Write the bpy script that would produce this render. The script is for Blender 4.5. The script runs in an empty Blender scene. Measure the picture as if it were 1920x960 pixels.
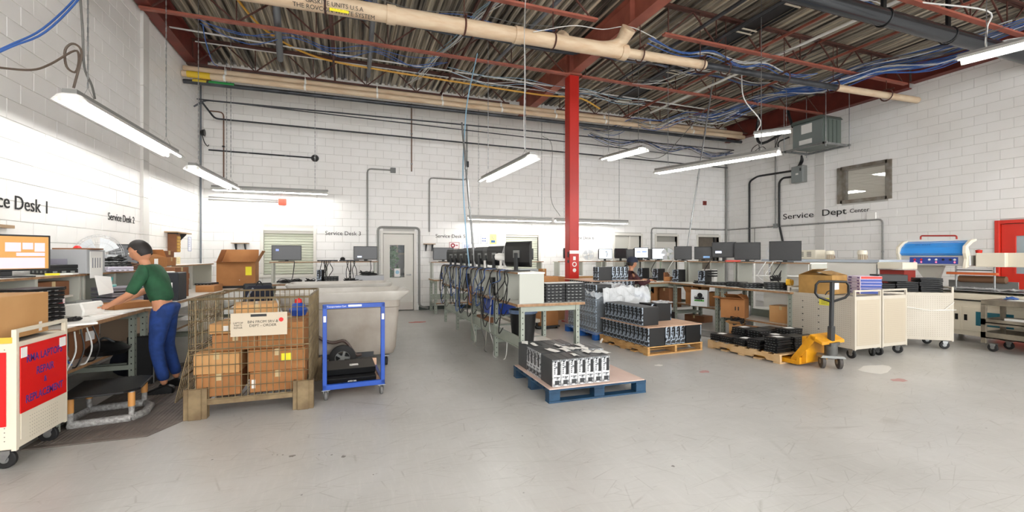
import bpy, bmesh, math, random
from mathutils import Vector, Matrix
random.seed(7)
C = bpy.context.scene.collection
R = math.radians
PI = math.pi
SC = bpy.context.scene
# ---------------------------------------------------------------- camera, world, exposure
F_PX, YAW, CAM_H = 836.0, R(20.05), 1.45
cam_d = bpy.data.cameras.new('camera'); cam_d.sensor_width = 36; cam_d.lens = F_PX/1920*36; cam_d.clip_end = 200
cam = bpy.data.objects.new('camera', cam_d); C.objects.link(cam)
cam.location = (0, 0, CAM_H); cam.rotation_euler = (PI/2, 0, -YAW); SC.camera = cam
W = bpy.data.worlds.new('world'); SC.world = W; W.use_nodes = True
W.node_tree.nodes['Background'].inputs[0].default_value = (1.0, .995, .985, 1)
W.node_tree.nodes['Background'].inputs[1].default_value = 2.9
SC.view_settings.view_transform = 'Standard'; SC.view_settings.look = 'None'
SC.view_settings.exposure = 0.8; SC.view_settings.gamma = 1; SC.view_settings.use_curve_mapping = False
TUBE_E = 19.5
# room: X across (left wall -3.16, right wall 12.4), Y into the room (back wall 12.1)
XL, XR, YB, YF, ZT = -3.16, 12.4, 12.1, -5.0, 5.92

# ---------------------------------------------------------------- helpers
def at(px, py, h=0.0):
    """floor-plan point (x, y) at height h seen at a pixel of the 1920x960 photograph"""
    u = (px-960)/F_PX; w = (480-py)/F_PX; t = (h-CAM_H)/w
    return ((math.sin(YAW)+u*math.cos(YAW))*t, (math.cos(YAW)-u*math.sin(YAW))*t)
def on_y(px, py, Y):
    u = (px-960)/F_PX; w = (480-py)/F_PX; t = Y/(math.cos(YAW)-u*math.sin(YAW))
    return ((math.sin(YAW)+u*math.cos(YAW))*t, Y, CAM_H+w*t)
def on_x(px, py, X):
    u = (px-960)/F_PX; w = (480-py)/F_PX; t = X/(math.sin(YAW)+u*math.cos(YAW))
    return (X, (math.cos(YAW)-u*math.sin(YAW))*t, CAM_H+w*t)
def lin(h):
    c = [int(h[i:i+2], 16)/255 for i in (0, 2, 4)]
    return tuple((x/12.92 if x <= .04045 else ((x+.055)/1.055)**2.4) for x in c)+(1,)
MATS = {}
def M(name, col, rough=.5, metal=0.0, col2=None, scale=4.0, stretch=(1, 1, 1), bump=0.0, bscale=60.0, emit=0.0, alpha=1.0, trans=0.0, world=False, contrast=(.35, .65), detail=5, spec=.5, coat=0.0):
    if name in MATS: return MATS[name]
    m = bpy.data.materials.new(name); m.use_nodes = True; nt = m.node_tree; b = nt.nodes['Principled BSDF']
    c1 = lin(col) if isinstance(col, str) else col
    b.inputs['Base Color'].default_value = c1; b.inputs['Roughness'].default_value = rough; b.inputs['Metallic'].default_value = metal
    b.inputs['Specular IOR Level'].default_value = spec; b.inputs['Coat Weight'].default_value = coat
    if alpha < 1: b.inputs['Alpha'].default_value = alpha
    if trans: b.inputs['Transmission Weight'].default_value = trans
    if emit: b.inputs['Emission Color'].default_value = c1; b.inputs['Emission Strength'].default_value = emit
    if col2 or bump:
        tc = nt.nodes.new('ShaderNodeTexCoord'); mp = nt.nodes.new('ShaderNodeMapping'); mp.inputs['Scale'].default_value = stretch
        if world:
            g = nt.nodes.new('ShaderNodeNewGeometry'); nt.links.new(g.outputs['Position'], mp.inputs[0])
        else: nt.links.new(tc.outputs['Object'], mp.inputs[0])
    if col2:
        n = nt.nodes.new('ShaderNodeTexNoise'); n.inputs['Scale'].default_value = scale; n.inputs['Detail'].default_value = detail
        nt.links.new(mp.outputs[0], n.inputs['Vector'])
        r = nt.nodes.new('ShaderNodeValToRGB'); r.color_ramp.elements[0].position = contrast[0]; r.color_ramp.elements[1].position = contrast[1]
        r.color_ramp.elements[0].color = c1; r.color_ramp.elements[1].color = lin(col2)
        nt.links.new(n.outputs[0], r.inputs[0]); nt.links.new(r.outputs[0], b.inputs['Base Color'])
    if bump:
        n2 = nt.nodes.new('ShaderNodeTexNoise'); n2.inputs['Scale'].default_value = bscale
        nt.links.new(mp.outputs[0], n2.inputs['Vector'])
        bp = nt.nodes.new('ShaderNodeBump'); bp.inputs['Strength'].default_value = bump; bp.inputs['Distance'].default_value = .01
        nt.links.new(n2.outputs[0], bp.inputs['Height']); nt.links.new(bp.outputs[0], b.inputs['Normal'])
    MATS[name] = m
    return m
class MB:
    def __init__(s): s.v = []; s.f = []
    def add(s, vs, fs):
        o = len(s.v); s.v += [tuple(v) for v in vs]; s.f += [tuple(i+o for i in f) for f in fs]; return s
    def box(s, x0, x1, y0, y1, z0, z1):
        return s.add([(x, y, z) for z in (z0, z1) for y in (y0, y1) for x in (x0, x1)],
                     [(0, 2, 3, 1), (4, 5, 7, 6), (0, 1, 5, 4), (2, 6, 7, 3), (0, 4, 6, 2), (1, 3, 7, 5)])
    def cb(s, cx, cy, cz, sx, sy, sz): return s.box(cx-sx/2, cx+sx/2, cy-sy/2, cy+sy/2, cz-sz/2, cz+sz/2)
    def bar(s, p, q, w, h=None, up=(0, 0, 1)):
        h = h or w; p = Vector(p); q = Vector(q); d = (q-p).normalized(); u = Vector(up)
        if abs(d.dot(u)) > .98: u = Vector((0, 1, 0)) if abs(d.y) < .9 else Vector((1, 0, 0))
        a = d.cross(u).normalized(); b = a.cross(d)
        vs = [c+a*(i*w/2)+b*(j*h/2) for c in (p, q) for i, j in ((-1, -1), (1, -1), (1, 1), (-1, 1))]
        return s.add(vs, [(3, 2, 1, 0), (4, 5, 6, 7), (0, 1, 5, 4), (1, 2, 6, 5), (2, 3, 7, 6), (3, 0, 4, 7)])
    def tube(s, pts, r, n=6, cap=True):
        pts = [Vector(p) for p in pts]; rs = r if isinstance(r, (list, tuple)) else [r]*len(pts)
        o = len(s.v); prev = None; k = len(pts)
        for i, p in enumerate(pts):
            d = (pts[min(i+1, k-1)]-pts[max(i-1, 0)])
            d = d.normalized() if d.length > 1e-9 else Vector((0, 0, 1))
            if prev is None:
                u = Vector((0, 0, 1)) if abs(d.z) < .9 else Vector((1, 0, 0)); a = d.cross(u).normalized()
            else:
                a = prev-d*prev.dot(d); a = a.normalized() if a.length > 1e-6 else d.orthogonal().normalized()
            prev = a; b = d.cross(a)
            for j in range(n):
                t = 2*PI*j/n; s.v.append(tuple(p+a*(rs[i]*math.cos(t))+b*(rs[i]*math.sin(t))))
        for i in range(k-1):
            for j in range(n):
                j2 = (j+1) % n; s.f.append((o+i*n+j, o+i*n+j2, o+(i+1)*n+j2, o+(i+1)*n+j))
        if cap: s.f.append(tuple(o+j for j in reversed(range(n)))); s.f.append(tuple(o+(k-1)*n+j for j in range(n)))
        return s
    def cyl(s, p, q, r, n=16, r2=None): return s.tube([p, q], [r, r if r2 is None else r2], n)
    def prism(s, poly, axis, a, b):
        k = len(poly)
        P = {'x': lambda u, v, w: (w, u, v), 'y': lambda u, v, w: (u, w, v), 'z': lambda u, v, w: (u, v, w)}[axis]
        vs = [P(u, v, w) for w in (a, b) for u, v in poly]
        return s.add(vs, [tuple(reversed(range(k))), tuple(range(k, 2*k))]+[(i, (i+1) % k, k+(i+1) % k, k+i) for i in range(k)])
    def lathe(s, prof, n=20, c=(0, 0, 0), axis='z'):
        vs = []
        for r, z in prof:
            for j in range(n):
                t = 2*PI*j/n; x, y = r*math.cos(t), r*math.sin(t)
                v = {'z': (x, y, z), 'y': (x, z, y), 'x': (z, x, y)}[axis]
                vs.append((v[0]+c[0], v[1]+c[1], v[2]+c[2]))
        k = len(prof)
        return s.add(vs, [(i*n+j, i*n+(j+1) % n, (i+1)*n+(j+1) % n, (i+1)*n+j) for i in range(k-1) for j in range(n)])
    def xf(s, m, start=0):
        for i in range(start, len(s.v)): s.v[i] = tuple(m @ Vector(s.v[i]))
        return s
    def islands(s):
        p = list(range(len(s.v)))
        def fd(i):
            while p[i] != i: p[i] = p[p[i]]; i = p[i]
            return i
        for f in s.f:
            a = fd(f[0])
            for j in f[1:]: p[fd(j)] = a
        g = {}
        for f in s.f: g.setdefault(fd(f[0]), []).append(f)
        out = []
        for fs in g.values():
            ids = sorted({i for f in fs for i in f}); mp = {k: n for n, k in enumerate(ids)}
            m = MB(); m.v = [s.v[i] for i in ids]; m.f = [tuple(mp[i] for i in f) for f in fs]; out.append(m)
        return out
    def each(s, name, mat, parent=None, **k):
        """every separate piece becomes an object of its own"""
        return [m.build(name, mat, parent, **k) for m in s.islands()]
    def build(s, name, mat, parent=None, loc=(0, 0, 0), rz=0, smooth=False, bevel=0, kind=None):
        me = bpy.data.meshes.new(name); me.from_pydata(s.v, [], s.f)
        bm = bmesh.new(); bm.from_mesh(me); bmesh.ops.recalc_face_normals(bm, faces=bm.faces); bm.to_mesh(me); bm.free()
        me.materials.append(mat)
        if smooth:
            me.polygons.foreach_set('use_smooth', [True]*len(me.polygons)); me.set_sharp_from_angle(angle=R(38))
        o = bpy.data.objects.new(name, me); C.objects.link(o); o.location = loc; o.rotation_euler = (0, 0, rz)
        if parent: o.parent = parent
        if kind: o['kind'] = kind
        if bevel:
            bv = o.modifiers.new('bevel', 'BEVEL'); bv.width = bevel; bv.segments = 1; bv.limit_method = 'ANGLE'
        return o
LABELS = {}
def tag(o, label, cat, group=None):
    o['label'] = label; o['category'] = cat
    if group: o['group'] = group
    LABELS.setdefault(label, []).append(o.name); return o
def thing(name, label, cat, loc=(0, 0, 0), rz=0, group=None):
    o = bpy.data.objects.new(name, None); o.empty_display_size = .1; C.objects.link(o)
    o.location = loc; o.rotation_euler = (0, 0, rz)
    return tag(o, label, cat, group)
KIDS = {}
def copy_tree(o, loc, rz=None, label=None, group=None, scale=None):
    if o.name not in KIDS:
        KIDS[o.name] = [c for c in bpy.data.objects if c.parent == o]
    c = o.copy(); C.objects.link(c); c.location = loc
    if rz is not None: c.rotation_euler = (0, 0, rz)
    if scale: c.scale = scale
    if label: c['label'] = label; LABELS.setdefault(label, []).append(c.name)
    if group: c['group'] = group
    for ch in KIDS[o.name]:
        d = ch.copy(); C.objects.link(d); d.parent = c
        if ch.name not in KIDS: KIDS[ch.name] = [g for g in bpy.data.objects if g.parent == ch]
        for g in KIDS[ch.name]:
            e = g.copy(); C.objects.link(e); e.parent = d
    return c
ORD = ['nearest', 'second', 'third', 'fourth', 'fifth', 'sixth', 'seventh', 'eighth', 'ninth', 'tenth', 'eleventh', 'twelfth', 'thirteenth', 'fourteenth', 'fifteenth', 'sixteenth']
def nth(i, n, a='first'):
    return a if i == 0 else ('last' if i == n-1 else ORD[i])
def text(s, size, mat, parent, loc, rot, name='lettering', ext=.0006, align='CENTER', sx=1.0, bold=0.0):
    cu = bpy.data.curves.new('t', 'FONT'); cu.body = s; cu.size = size; cu.align_x = align; cu.align_y = 'CENTER'; cu.extrude = ext; cu.offset = bold; cu.resolution_u = 3
    o = bpy.data.objects.new('t', cu); C.objects.link(o)
    bpy.context.view_layer.update()
    me = bpy.data.meshes.new_from_object(o.evaluated_get(bpy.context.evaluated_depsgraph_get()))
    bpy.data.objects.remove(o); me.name = name; me.materials.clear(); me.materials.append(mat)
    t = bpy.data.objects.new(name, me); C.objects.link(t); t.location = loc; t.rotation_euler = rot; t.scale = (sx, 1, 1)
    if parent: t.parent = parent
    return t
def sag(p, q, drop=.1, n=8, wob=.0):
    p = Vector(p); q = Vector(q); out = []
    for i in range(n+1):
        t = i/n; v = p.lerp(q, t); v.z -= drop*4*t*(1-t)
        if wob and 0 < i < n: v += Vector((random.uniform(-wob, wob), random.uniform(-wob, wob), random.uniform(-wob, wob)))
        out.append(v)
    return out
def smoothpath(pts, k=4):
    """catmull-rom"""
    P = [Vector(p) for p in pts]; P = [P[0]*2-P[1]]+P+[P[-1]*2-P[-2]]; out = []
    for i in range(1, len(P)-2):
        for j in range(k):
            t = j/k; a, b, c, d = P[i-1:i+3]
            out.append(.5*((2*b)+(c-a)*t+(2*a-5*b+4*c-d)*t*t+(3*b-a-3*c+d)*t*t*t))
    out.append(P[-2]); return out
def bend(pts, r=.06):
    """polyline with rounded corners"""
    P = [Vector(p) for p in pts]; out = [P[0]]
    for i in range(1, len(P)-1):
        a = (P[i-1]-P[i]); b = (P[i+1]-P[i]); rr = min(r, a.length/2, b.length/2)
        s_, e = P[i]+a.normalized()*rr, P[i]+b.normalized()*rr
        for t in (0, .33, .67, 1): out.append(s_*(1-t)**2+P[i]*2*t*(1-t)+e*t*t)
    out.append(P[-1]); return out

# ---------------------------------------------------------------- materials
m_wall = M('wall_paint', 'f6f5f3', .42, col2='edebe7', scale=1.2, world=True, bump=.12, bscale=25, contrast=(.3, .75))
m_mortar = M('mortar_paint', 'c6c4bf', .7)
m_red = M('red_steel', '7a3227', .55, col2='65281f', scale=2, bump=.05)
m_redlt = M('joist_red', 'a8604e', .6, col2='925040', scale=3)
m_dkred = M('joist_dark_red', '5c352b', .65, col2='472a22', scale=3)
m_red_d = M('door_red', 'd5301f', .4)
m_colred = M('column_red', 'c02418', .38, col2='b01f14', scale=1.2)
m_black = M('black_plastic', '0f1012', .42)
m_screen = M('dark_screen', '15171b', .16)
m_dkgrey = M('dark_grey_metal', '3a3c3e', .5, metal=.3)
m_grey = M('grey_metal', '8f9290', .42, metal=.5)
m_galv = M('galvanised_steel', 'a4a6a6', .38, metal=.75, col2='8e9090', scale=12)
m_green = M('bench_green_grey', '9aa195', .45, col2='8c9388', scale=3)
m_panel = M('riser_panel_grey', 'b5b7ae', .45)
m_lam = M('white_laminate', 'e6e3dc', .3, col2='d9d5cc', scale=4)
m_edge = M('wood_edge', 'a5805a', .5, col2='8a6746', scale=20, stretch=(1, 1, 1))
m_white = M('white_plastic', 'ecebe6', .4)
m_cream = M('cream_paint', 'e6dfcd', .4, col2='ddd5c0', scale=2)
m_beige = M('beige_cart', 'c4bdaf', .45, col2='b9b1a2', scale=2)
m_card = M('cardboard', 'b37d4b', .8, col2='a06c3e', scale=2.5, bump=.05)
m_cardl = M('cardboard_light', 'd0a26c', .8, col2='c2925c', scale=2, bump=.05)
m_cardd = M('cardboard_dark', '8a5c3c', .8, col2='7a5034', scale=3)
m_tape = M('packing_tape', 'c9b184', .2)
m_paper = M('paper', 'f1f0ec', .7)
m_yel = M('yellow_label', 'efe32a', .6)
m_ink = M('black_ink', '151515', .6)
m_blue = M('blue_paint', '1f4fae', .4, col2='1a4399', scale=3)
m_bpal = M('blue_pallet_paint', '1e4766', .55, col2='16344d', scale=6, bump=.1)
m_bpl2 = M('bright_blue_pallet', '1f63b4', .5, col2='1a55a0', scale=6)
m_wood = M('pallet_wood', 'c99f66', .75, col2='b0834c', scale=6, stretch=(1, 1, 6), bump=.1)
m_woodl = M('pallet_wood_pale', 'd6b68a', .75, col2='c7a272', scale=6, bump=.1)
m_ply = M('plywood_sheet', 'c9a184', .7, col2='d6b49a', scale=3)
m_pinkb = M('pink_board', 'e2c8bc', .6, col2='d8bcae', scale=3)
m_rub = M('black_rubber', '1b1b1c', .7)
m_silver = M('silver_bezel', 'd2d4d6', .32, metal=.35, col2='6d7175', scale=36, contrast=(.5, .62))
m_case = M('pc_case_black', '101113', .4)
m_caseg = M('pc_case_grey', '3d4043', .4, col2='303336', scale=5)
m_bluem = M('blue_silver_bezel', 'a9b6c4', .3, metal=.3, col2='23272d', scale=34, contrast=(.46, .56))
m_tan = M('tan_rust_steel', '8d7a5a', .6, metal=.2, col2='6d5a40', scale=8)
m_wire = M('basket_wire', '8c7c5e', .45, metal=.6, col2='6f6047', scale=10)
m_tub = M('tub_plastic', 'a9a298', .55, col2='857a6e', scale=2.5, bump=.05, contrast=(.3, .75))
m_tubr = M('tub_rim_plastic', 'cfccc5', .5, col2='bdb8af', scale=3)
m_glass = M('clear_glass', (.9, .95, .95, 1), .03, alpha=.09)
m_cableb = M('blue_cable', '3c63a8', .5)
m_cablew = M('white_cable', 'd5d5d2', .5)
m_cablek = M('black_cable', '1a1a1b', .5)
m_cableg = M('grey_cable', '6b6a66', .5)
m_tubeE = M('lit_tube', (1, .995, .975, 1), .5, emit=TUBE_E)
# ---------------------------------------------------------------- SETTING: floor
def floor_mat():
    m = bpy.data.materials.new('painted_concrete'); m.use_nodes = True; nt = m.node_tree; b = nt.nodes['Principled BSDF']; N = nt.nodes.new; L = nt.links.new
    g = N('ShaderNodeNewGeometry')
    def noise(scale, detail, sc=(1, 1, 1), rot=0, rough=.5):
        mp = N('ShaderNodeMapping'); mp.inputs['Scale'].default_value = sc; mp.inputs['Rotation'].default_value = (0, 0, rot); L(g.outputs['Position'], mp.inputs[0])
        n = N('ShaderNodeTexNoise'); n.inputs['Scale'].default_value = scale; n.inputs['Detail'].default_value = detail; n.inputs['Roughness'].default_value = rough
        L(mp.outputs[0], n.inputs['Vector']); return n.outputs[0]
    def ramp(x, p0, p1, c0, c1):
        r = N('ShaderNodeValToRGB'); e = r.color_ramp.elements; e[0].position = p0; e[1].position = p1; e[0].color = c0; e[1].color = c1; L(x, r.inputs[0]); return r.outputs[0]
    def mix(f, a, bb):
        x = N('ShaderNodeMix'); x.data_type = 'RGBA'; L(f, x.inputs[0]); L(a, x.inputs[6])
        if isinstance(bb, tuple): x.inputs[7].default_value = bb
        else: L(bb, x.inputs[7])
        return x.outputs[2]
    base = ramp(noise(.7, 7, (1, 1, 1), 0, .65), .3, .7, lin('bfbebb'), lin('abaaa6'))
    k = (0, 0, 0, 1); w = (1, 1, 1, 1); gk = (.55, .55, .55, 1)
    base = mix(ramp(noise(14, 10, (.5, 1.6, 1), .35, .75), .45, .8, k, (.3, .3, .3, 1)), base, lin('b3b0aa'))
    base = mix(ramp(noise(16, 9, (1.8, .25, 1), -.5, .75), .5, .8, k, (.3, .3, .3, 1)), base, lin('d6d4cf'))
    # long thin scratches: warped line pattern, several directions
    for rot, sc, th in ((.2, 1.7, .006), (1.3, 1.1, .005), (2.4, 1.4, .005), (.75, 2.3, .006), (1.9, 2.0, .007), (2.9, 2.6, .006)):
        mp = N('ShaderNodeMapping'); mp.inputs['Rotation'].default_value = (0, 0, rot); mp.inputs['Scale'].default_value = (sc*.45, sc*1.6, 1); L(g.outputs['Position'], mp.inputs[0])
        v = N('ShaderNodeTexVoronoi'); v.feature = 'DISTANCE_TO_EDGE'; v.inputs['Scale'].default_value = 1.6; v.inputs['Randomness'].default_value = 1; L(mp.outputs[0], v.inputs['Vector'])
        line = ramp(v.outputs['Distance'], th*.3, th*1.2, w, k)
        msk = ramp(noise(1.3+sc, 3, (1, 1, 1), rot), .46, .6, k, (.38, .38, .38, 1))
        mm = N('ShaderNodeMath'); mm.operation = 'MULTIPLY'; L(line, mm.inputs[0]); L(msk, mm.inputs[1])
        base = mix(mm.outputs[0], base, lin('7d7871'))
    # small dark specks and chips
    v = N('ShaderNodeTexVoronoi'); v.inputs['Scale'].default_value = 5; L(g.outputs['Position'], v.inputs['Vector'])
    sp = ramp(v.outputs['Distance'], .02, .05, w, k); ms = ramp(noise(1.6, 2), .48, .54, k, w)
    mm = N('ShaderNodeMath'); mm.operation = 'MULTIPLY'; L(sp, mm.inputs[0]); L(ms, mm.inputs[1])
    base = mix(mm.outputs[0], base, lin('6a6762'))
    L(base, b.inputs['Base Color'])
    L(ramp(noise(8, 8, (1, 1, 1), 0, .7), .2, .8, (.26, .26, .26, 1), (.38, .38, .38, 1)), b.inputs['Roughness'])
    b.inputs['Specular IOR Level'].default_value = .5
    bp = N('ShaderNodeBump'); bp.inputs['Strength'].default_value = .05; L(noise(30, 4), bp.inputs['Height']); L(bp.outputs[0], b.inputs['Normal'])
    return m
MB().box(XL-.2, XR+.2, YF, YB+.2, -.1, 0).build('floor', floor_mat(), kind='structure')

# ---------------------------------------------------------------- walls of painted blocks
BW, BH, GAP = .4, .2, .006
def chamfer_block(w, h, d=.007, c=.003):
    # face in local XZ plane, standing proud towards -Y
    a, b = w/2, h/2
    vs = [(-a, 0, -b), (a, 0, -b), (a, 0, b), (-a, 0, b), (-a, -d+c, -b), (a, -d+c, -b), (a, -d+c, b), (-a, -d+c, b), (-a+c, -d, -b+c), (a-c, -d, -b+c), (a-c, -d, b-c), (-a+c, -d, b-c)]
    fs = [(8, 9, 10, 11)]+[(i, (i+1) % 4, 4+(i+1) % 4, 4+i) for i in range(4)]+[(4+i, 4+(i+1) % 4, 8+(i+1) % 4, 8+i) for i in range(4)]
    return vs, fs
def block_wall(name, length, height, openings, place, score, thick=.2):
    """local frame: u along the wall, face towards -v; place = 4x4 matrix"""
    us = sorted({0, length}|{min(max(x, 0), length) for o in openings for x in o[:2]}); zs = sorted({0, height}|{z for o in openings for z in o[2:]})
    b = MB()
    for i in range(len(us)-1):
        for j in range(len(zs)-1):
            cu, cz = (us[i]+us[i+1])/2, (zs[j]+zs[j+1])/2
            if any(o[0] < cu < o[1] and o[2] < cz < o[3] for o in openings): continue
            b.box(us[i], us[i+1], 0, thick, zs[j], zs[j+1])
    root = b.build(name, m_mortar, kind='structure'); root.matrix_world = place
    full = []; cut = MB(); rows = int(height/BH+.5)
    for r in range(rows):
        z0, z1 = r*BH, min((r+1)*BH, height); off = (r % 2)*BW/2; k = 0; u = -off
        while u < length:
            segs = [(max(u, 0), min(u+BW, length))]
            for o in openings:
                if o[2] < z1-.02 and o[3] > z0+.02:
                    ns = []
                    for a, c in segs:
                        if c <= o[0] or a >= o[1]: ns.append((a, c)); continue
                        if a < o[0]: ns.append((a, o[0]))
                        if c > o[1]: ns.append((o[1], c))
                    segs = ns
            for a, c in segs:
                if c-a < .03: continue
                if abs(c-a-BW) < 1e-6 and abs(z1-z0-BH) < 1e-6: full.append(((a+c)/2, (z0+z1)/2))
                else:
                    vs, fs = chamfer_block(c-a-GAP, z1-z0-GAP); cut.add([(x+(a+c)/2, y, z+(z0+z1)/2) for x, y, z in vs], fs)
            u += BW
    full.sort(key=lambda p: score(place @ Vector((p[0], 0, p[1]))))
    vs, fs = chamfer_block(BW-GAP, BH-GAP); mb = MB(); mb.add(vs, fs)
    proto = mb.build('block', m_wall, root, loc=(full[0][0], random.uniform(-.0012, .0012), full[0][1]))
    for u, z in full[1:300]:
        o = bpy.data.objects.new('block', proto.data); C.objects.link(o); o.parent = root; o.location = (u, random.uniform(-.0015, .0015), z)
    for u, z in full[300:]: cut.add([(x+u, y, zz+z) for x, y, zz in vs], fs)
    cut.build('block_courses', m_wall, root, kind='stuff')
    return root
cF = Vector((math.sin(YAW), math.cos(YAW), 0)); cR = Vector((math.cos(YAW), -math.sin(YAW), 0))
def score(p):
    d = p-Vector((0, 0, CAM_H)); dep = d.dot(cF)
    if dep < .5: return 1e6
    u, w = F_PX*d.dot(cR)/dep, F_PX*d.z/dep
    return dep+(1e3 if abs(u) > 975 or abs(w) > 495 else 0)
# back wall openings: u = X - XL
ob = [(-1.93, -.84, 1.0, 2.06), (.83, 1.62, 0, 2.04), (4.22, 5.24, 1.0, 2.06), (7.86, 8.84, .0, 2.1), (9.45, 10.28, 0, 2.1), (11.16, 12.06, 1.0, 2.1)]
block_wall('wall_back', XR-XL, 5.96, [(a-XL, b-XL, c, d) for a, b, c, d in ob], Matrix.Translation((XL, YB, 0)), score)
# left wall: local u -> +Y, local -v (face) -> +X
PL = Matrix(((0, -1, 0, XL), (1, 0, 0, YF), (0, 0, 1, 0), (0, 0, 0, 1)))
block_wall('wall_left', YB-YF, 5.96, [], PL, score)
# right wall: u -> -Y, face -> -X   (x' = v, y' = -u)
PR = Matrix(((0, 1, 0, XR), (-1, 0, 0, YB), (0, 0, 1, 0), (0, 0, 0, 1)))
orr = [(7.1, 8.2, 2.9, 3.76), (4.2, 5.1, 0, 2.1)]
block_wall('wall_right', YB-YF, 5.96, [(YB-b, YB-a, c, d) for a, b, c, d in orr], PR, score)

# ---------------------------------------------------------------- roof deck
def deck():
    m = bpy.data.materials.new('stain_shade_roof_deck'); m.use_nodes = True; nt = m.node_tree; b = nt.nodes['Principled BSDF']; N = nt.nodes.new; L = nt.links.new
    g = N('ShaderNodeNewGeometry'); mp = N('ShaderNodeMapping'); mp.inputs['Scale'].default_value = (9, .14, 1); L(g.outputs['Position'], mp.inputs[0])
    n = N('ShaderNodeTexNoise'); n.inputs['Scale'].default_value = 1.5; n.inputs['Detail'].default_value = 8; n.inputs['Roughness'].default_value = .7; L(mp.outputs[0], n.inputs['Vector'])
    r = N('ShaderNodeValToRGB'); e = r.color_ramp.elements; e[0].position = .4; e[0].color = lin('3c3834'); e[1].position = .62; e[1].color = lin('ddd2ba')  # streaks mix rust stains with flute shade and rib light put into the colour
    x = e.new(.5); x.color = lin('968d7e'); L(n.outputs[0], r.inputs[0]); L(r.outputs[0], b.inputs['Base Color'])
    b.inputs['Roughness'].default_value = .55; b.inputs['Metallic'].default_value = .1
    bm_ = MB(); x0 = XL; pts = []
    P = .1524
    while x0 < XR+.2:
        pts += [(x0, ZT+.07), (x0+.058, ZT+.07), (x0+.07, ZT), (x0+.14, ZT)]; x0 += P
    vs = [(x, y, z) for y in (YF, YB+.1) for x, z in pts]; k = len(pts)
    bm_.add(vs, [(i, i+1, k+i+1, k+i) for i in range(k-1)])
    bm_.build('ceiling', m, kind='structure')
deck()
MB().box(XL-.2, XR+.2, YF, YB+.2, ZT+.1, ZT+.16).build('trim_1', m_dkgrey, kind='structure')

# ---------------------------------------------------------------- windows and doors
m_shut = M('pale_green_shutter', 'cfd2c2', .5, col2='c7cab9', scale=2)
m_frame = M('frame_paint', 'dedbd3', .4)
def frame_y(name, a, b, c, d, t=.07, sill=True, door=False, mat=None):
    """frame around an opening in the back wall, standing a little proud"""
    f = MB()
    f.box(a-t, a, YB-.03, YB+.12, c-(0 if door else t), d+t); f.box(b, b+t, YB-.03, YB+.12, c-(0 if door else t), d+t)
    f.box(a, b, YB-.03, YB+.12, d, d+t)
    if not door: f.box(a-t-.03, b+t+.03, YB-.05, YB+.12, c-t, c)
    return f.build('frame', mat or m_frame, bevel=.004)
def opening(kind, n, a, b, c, d, **k):
    o = bpy.data.objects.new(f'{kind}_{n}', None); C.objects.link(o); o['kind'] = 'structure'
    fr = frame_y('frame', a, b, c, d, **k); fr.parent = o; fr.name = kind+'_frame'
    return o
for n, (a, b) in ((1, (-1.93, -.84)), (2, (4.22, 5.24))):
    w = opening('window', n, a, b, 1.0, 2.06)
    z = 1.0; i = 0
    while z < 2.02:
        s_ = MB(); s_.prism([(YB+.06, 0), (YB+.045, .018), (YB+.045, .05), (YB+.06, .064)], 'x', a, b) if i == 0 else None
        if i == 0: first = s_.build('slat', m_shut, w, loc=(0, 0, z))
        else:
            o = bpy.data.objects.new('slat', first.data); C.objects.link(o); o.parent = w; o.location = (0, 0, z)
        z += .066; i += 1
    MB().box(a, b, YB+.07, YB+.08, 1.0, 2.06).build('shutter_backing', m_shut, w)
    MB().box(a, b, YB+.01, YB+.09, 2.0, 2.06).build('shutter_guide', m_frame, w)
# door 1 with a vision panel
d1 = opening('door', 1, .83, 1.62, 0, 2.04, door=True)
lf = MB(); 
for a, b, c, d in ((.84, 1.61, .02, .88), (.84, 1.61, 1.74, 2.03), (.84, 1.0, .88, 1.74), (1.38, 1.61, .88, 1.74)): lf.box(a, b, YB+.03, YB+.075, c, d)
m_doorw = M('door_offwhite', 'd8d5cd', .4)
lf.build('leaf', m_doorw, d1)
gf = MB()
for a, b, c, d in ((.985, 1.0, .865, 1.755), (1.38, 1.395, .865, 1.755), (1.0, 1.38, .865, .88), (1.0, 1.38, 1.74, 1.755)): gf.box(a, b, YB+.022, YB+.03, c, d)
gf.build('glazing_bead', m_frame, d1)
MB().box(1.0, 1.38, YB+.05, YB+.056, .88, 1.74).build('pane', m_glass, d1)
MB().box(.86, 1.6, YB+.022, YB+.03, .03, .22).build('kick_plate', M('kick_plate_steel', 'b3aca4', .4, metal=.5), d1)
h = MB(); h.cyl((1.53, YB+.03, .95), (1.53, YB-.02, .95), .022, 12); h.bar((1.53, YB-.025, .95), (1.42, YB-.03, .95), .018, .02); h.build('door_handle', m_galv, d1, smooth=True)
nt_ = MB().box(1.12, 1.27, YB+.04, YB+.048, .9, 1.12).build('notice', m_paper, d1)
MB().lathe([(0, 0), (.05, .0), (.05, .002), (0, .002)], 20, (1.195, YB+.037, 1.02), 'y').build('print', M('notice_blue', '9ec5d8', .6), d1)
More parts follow.
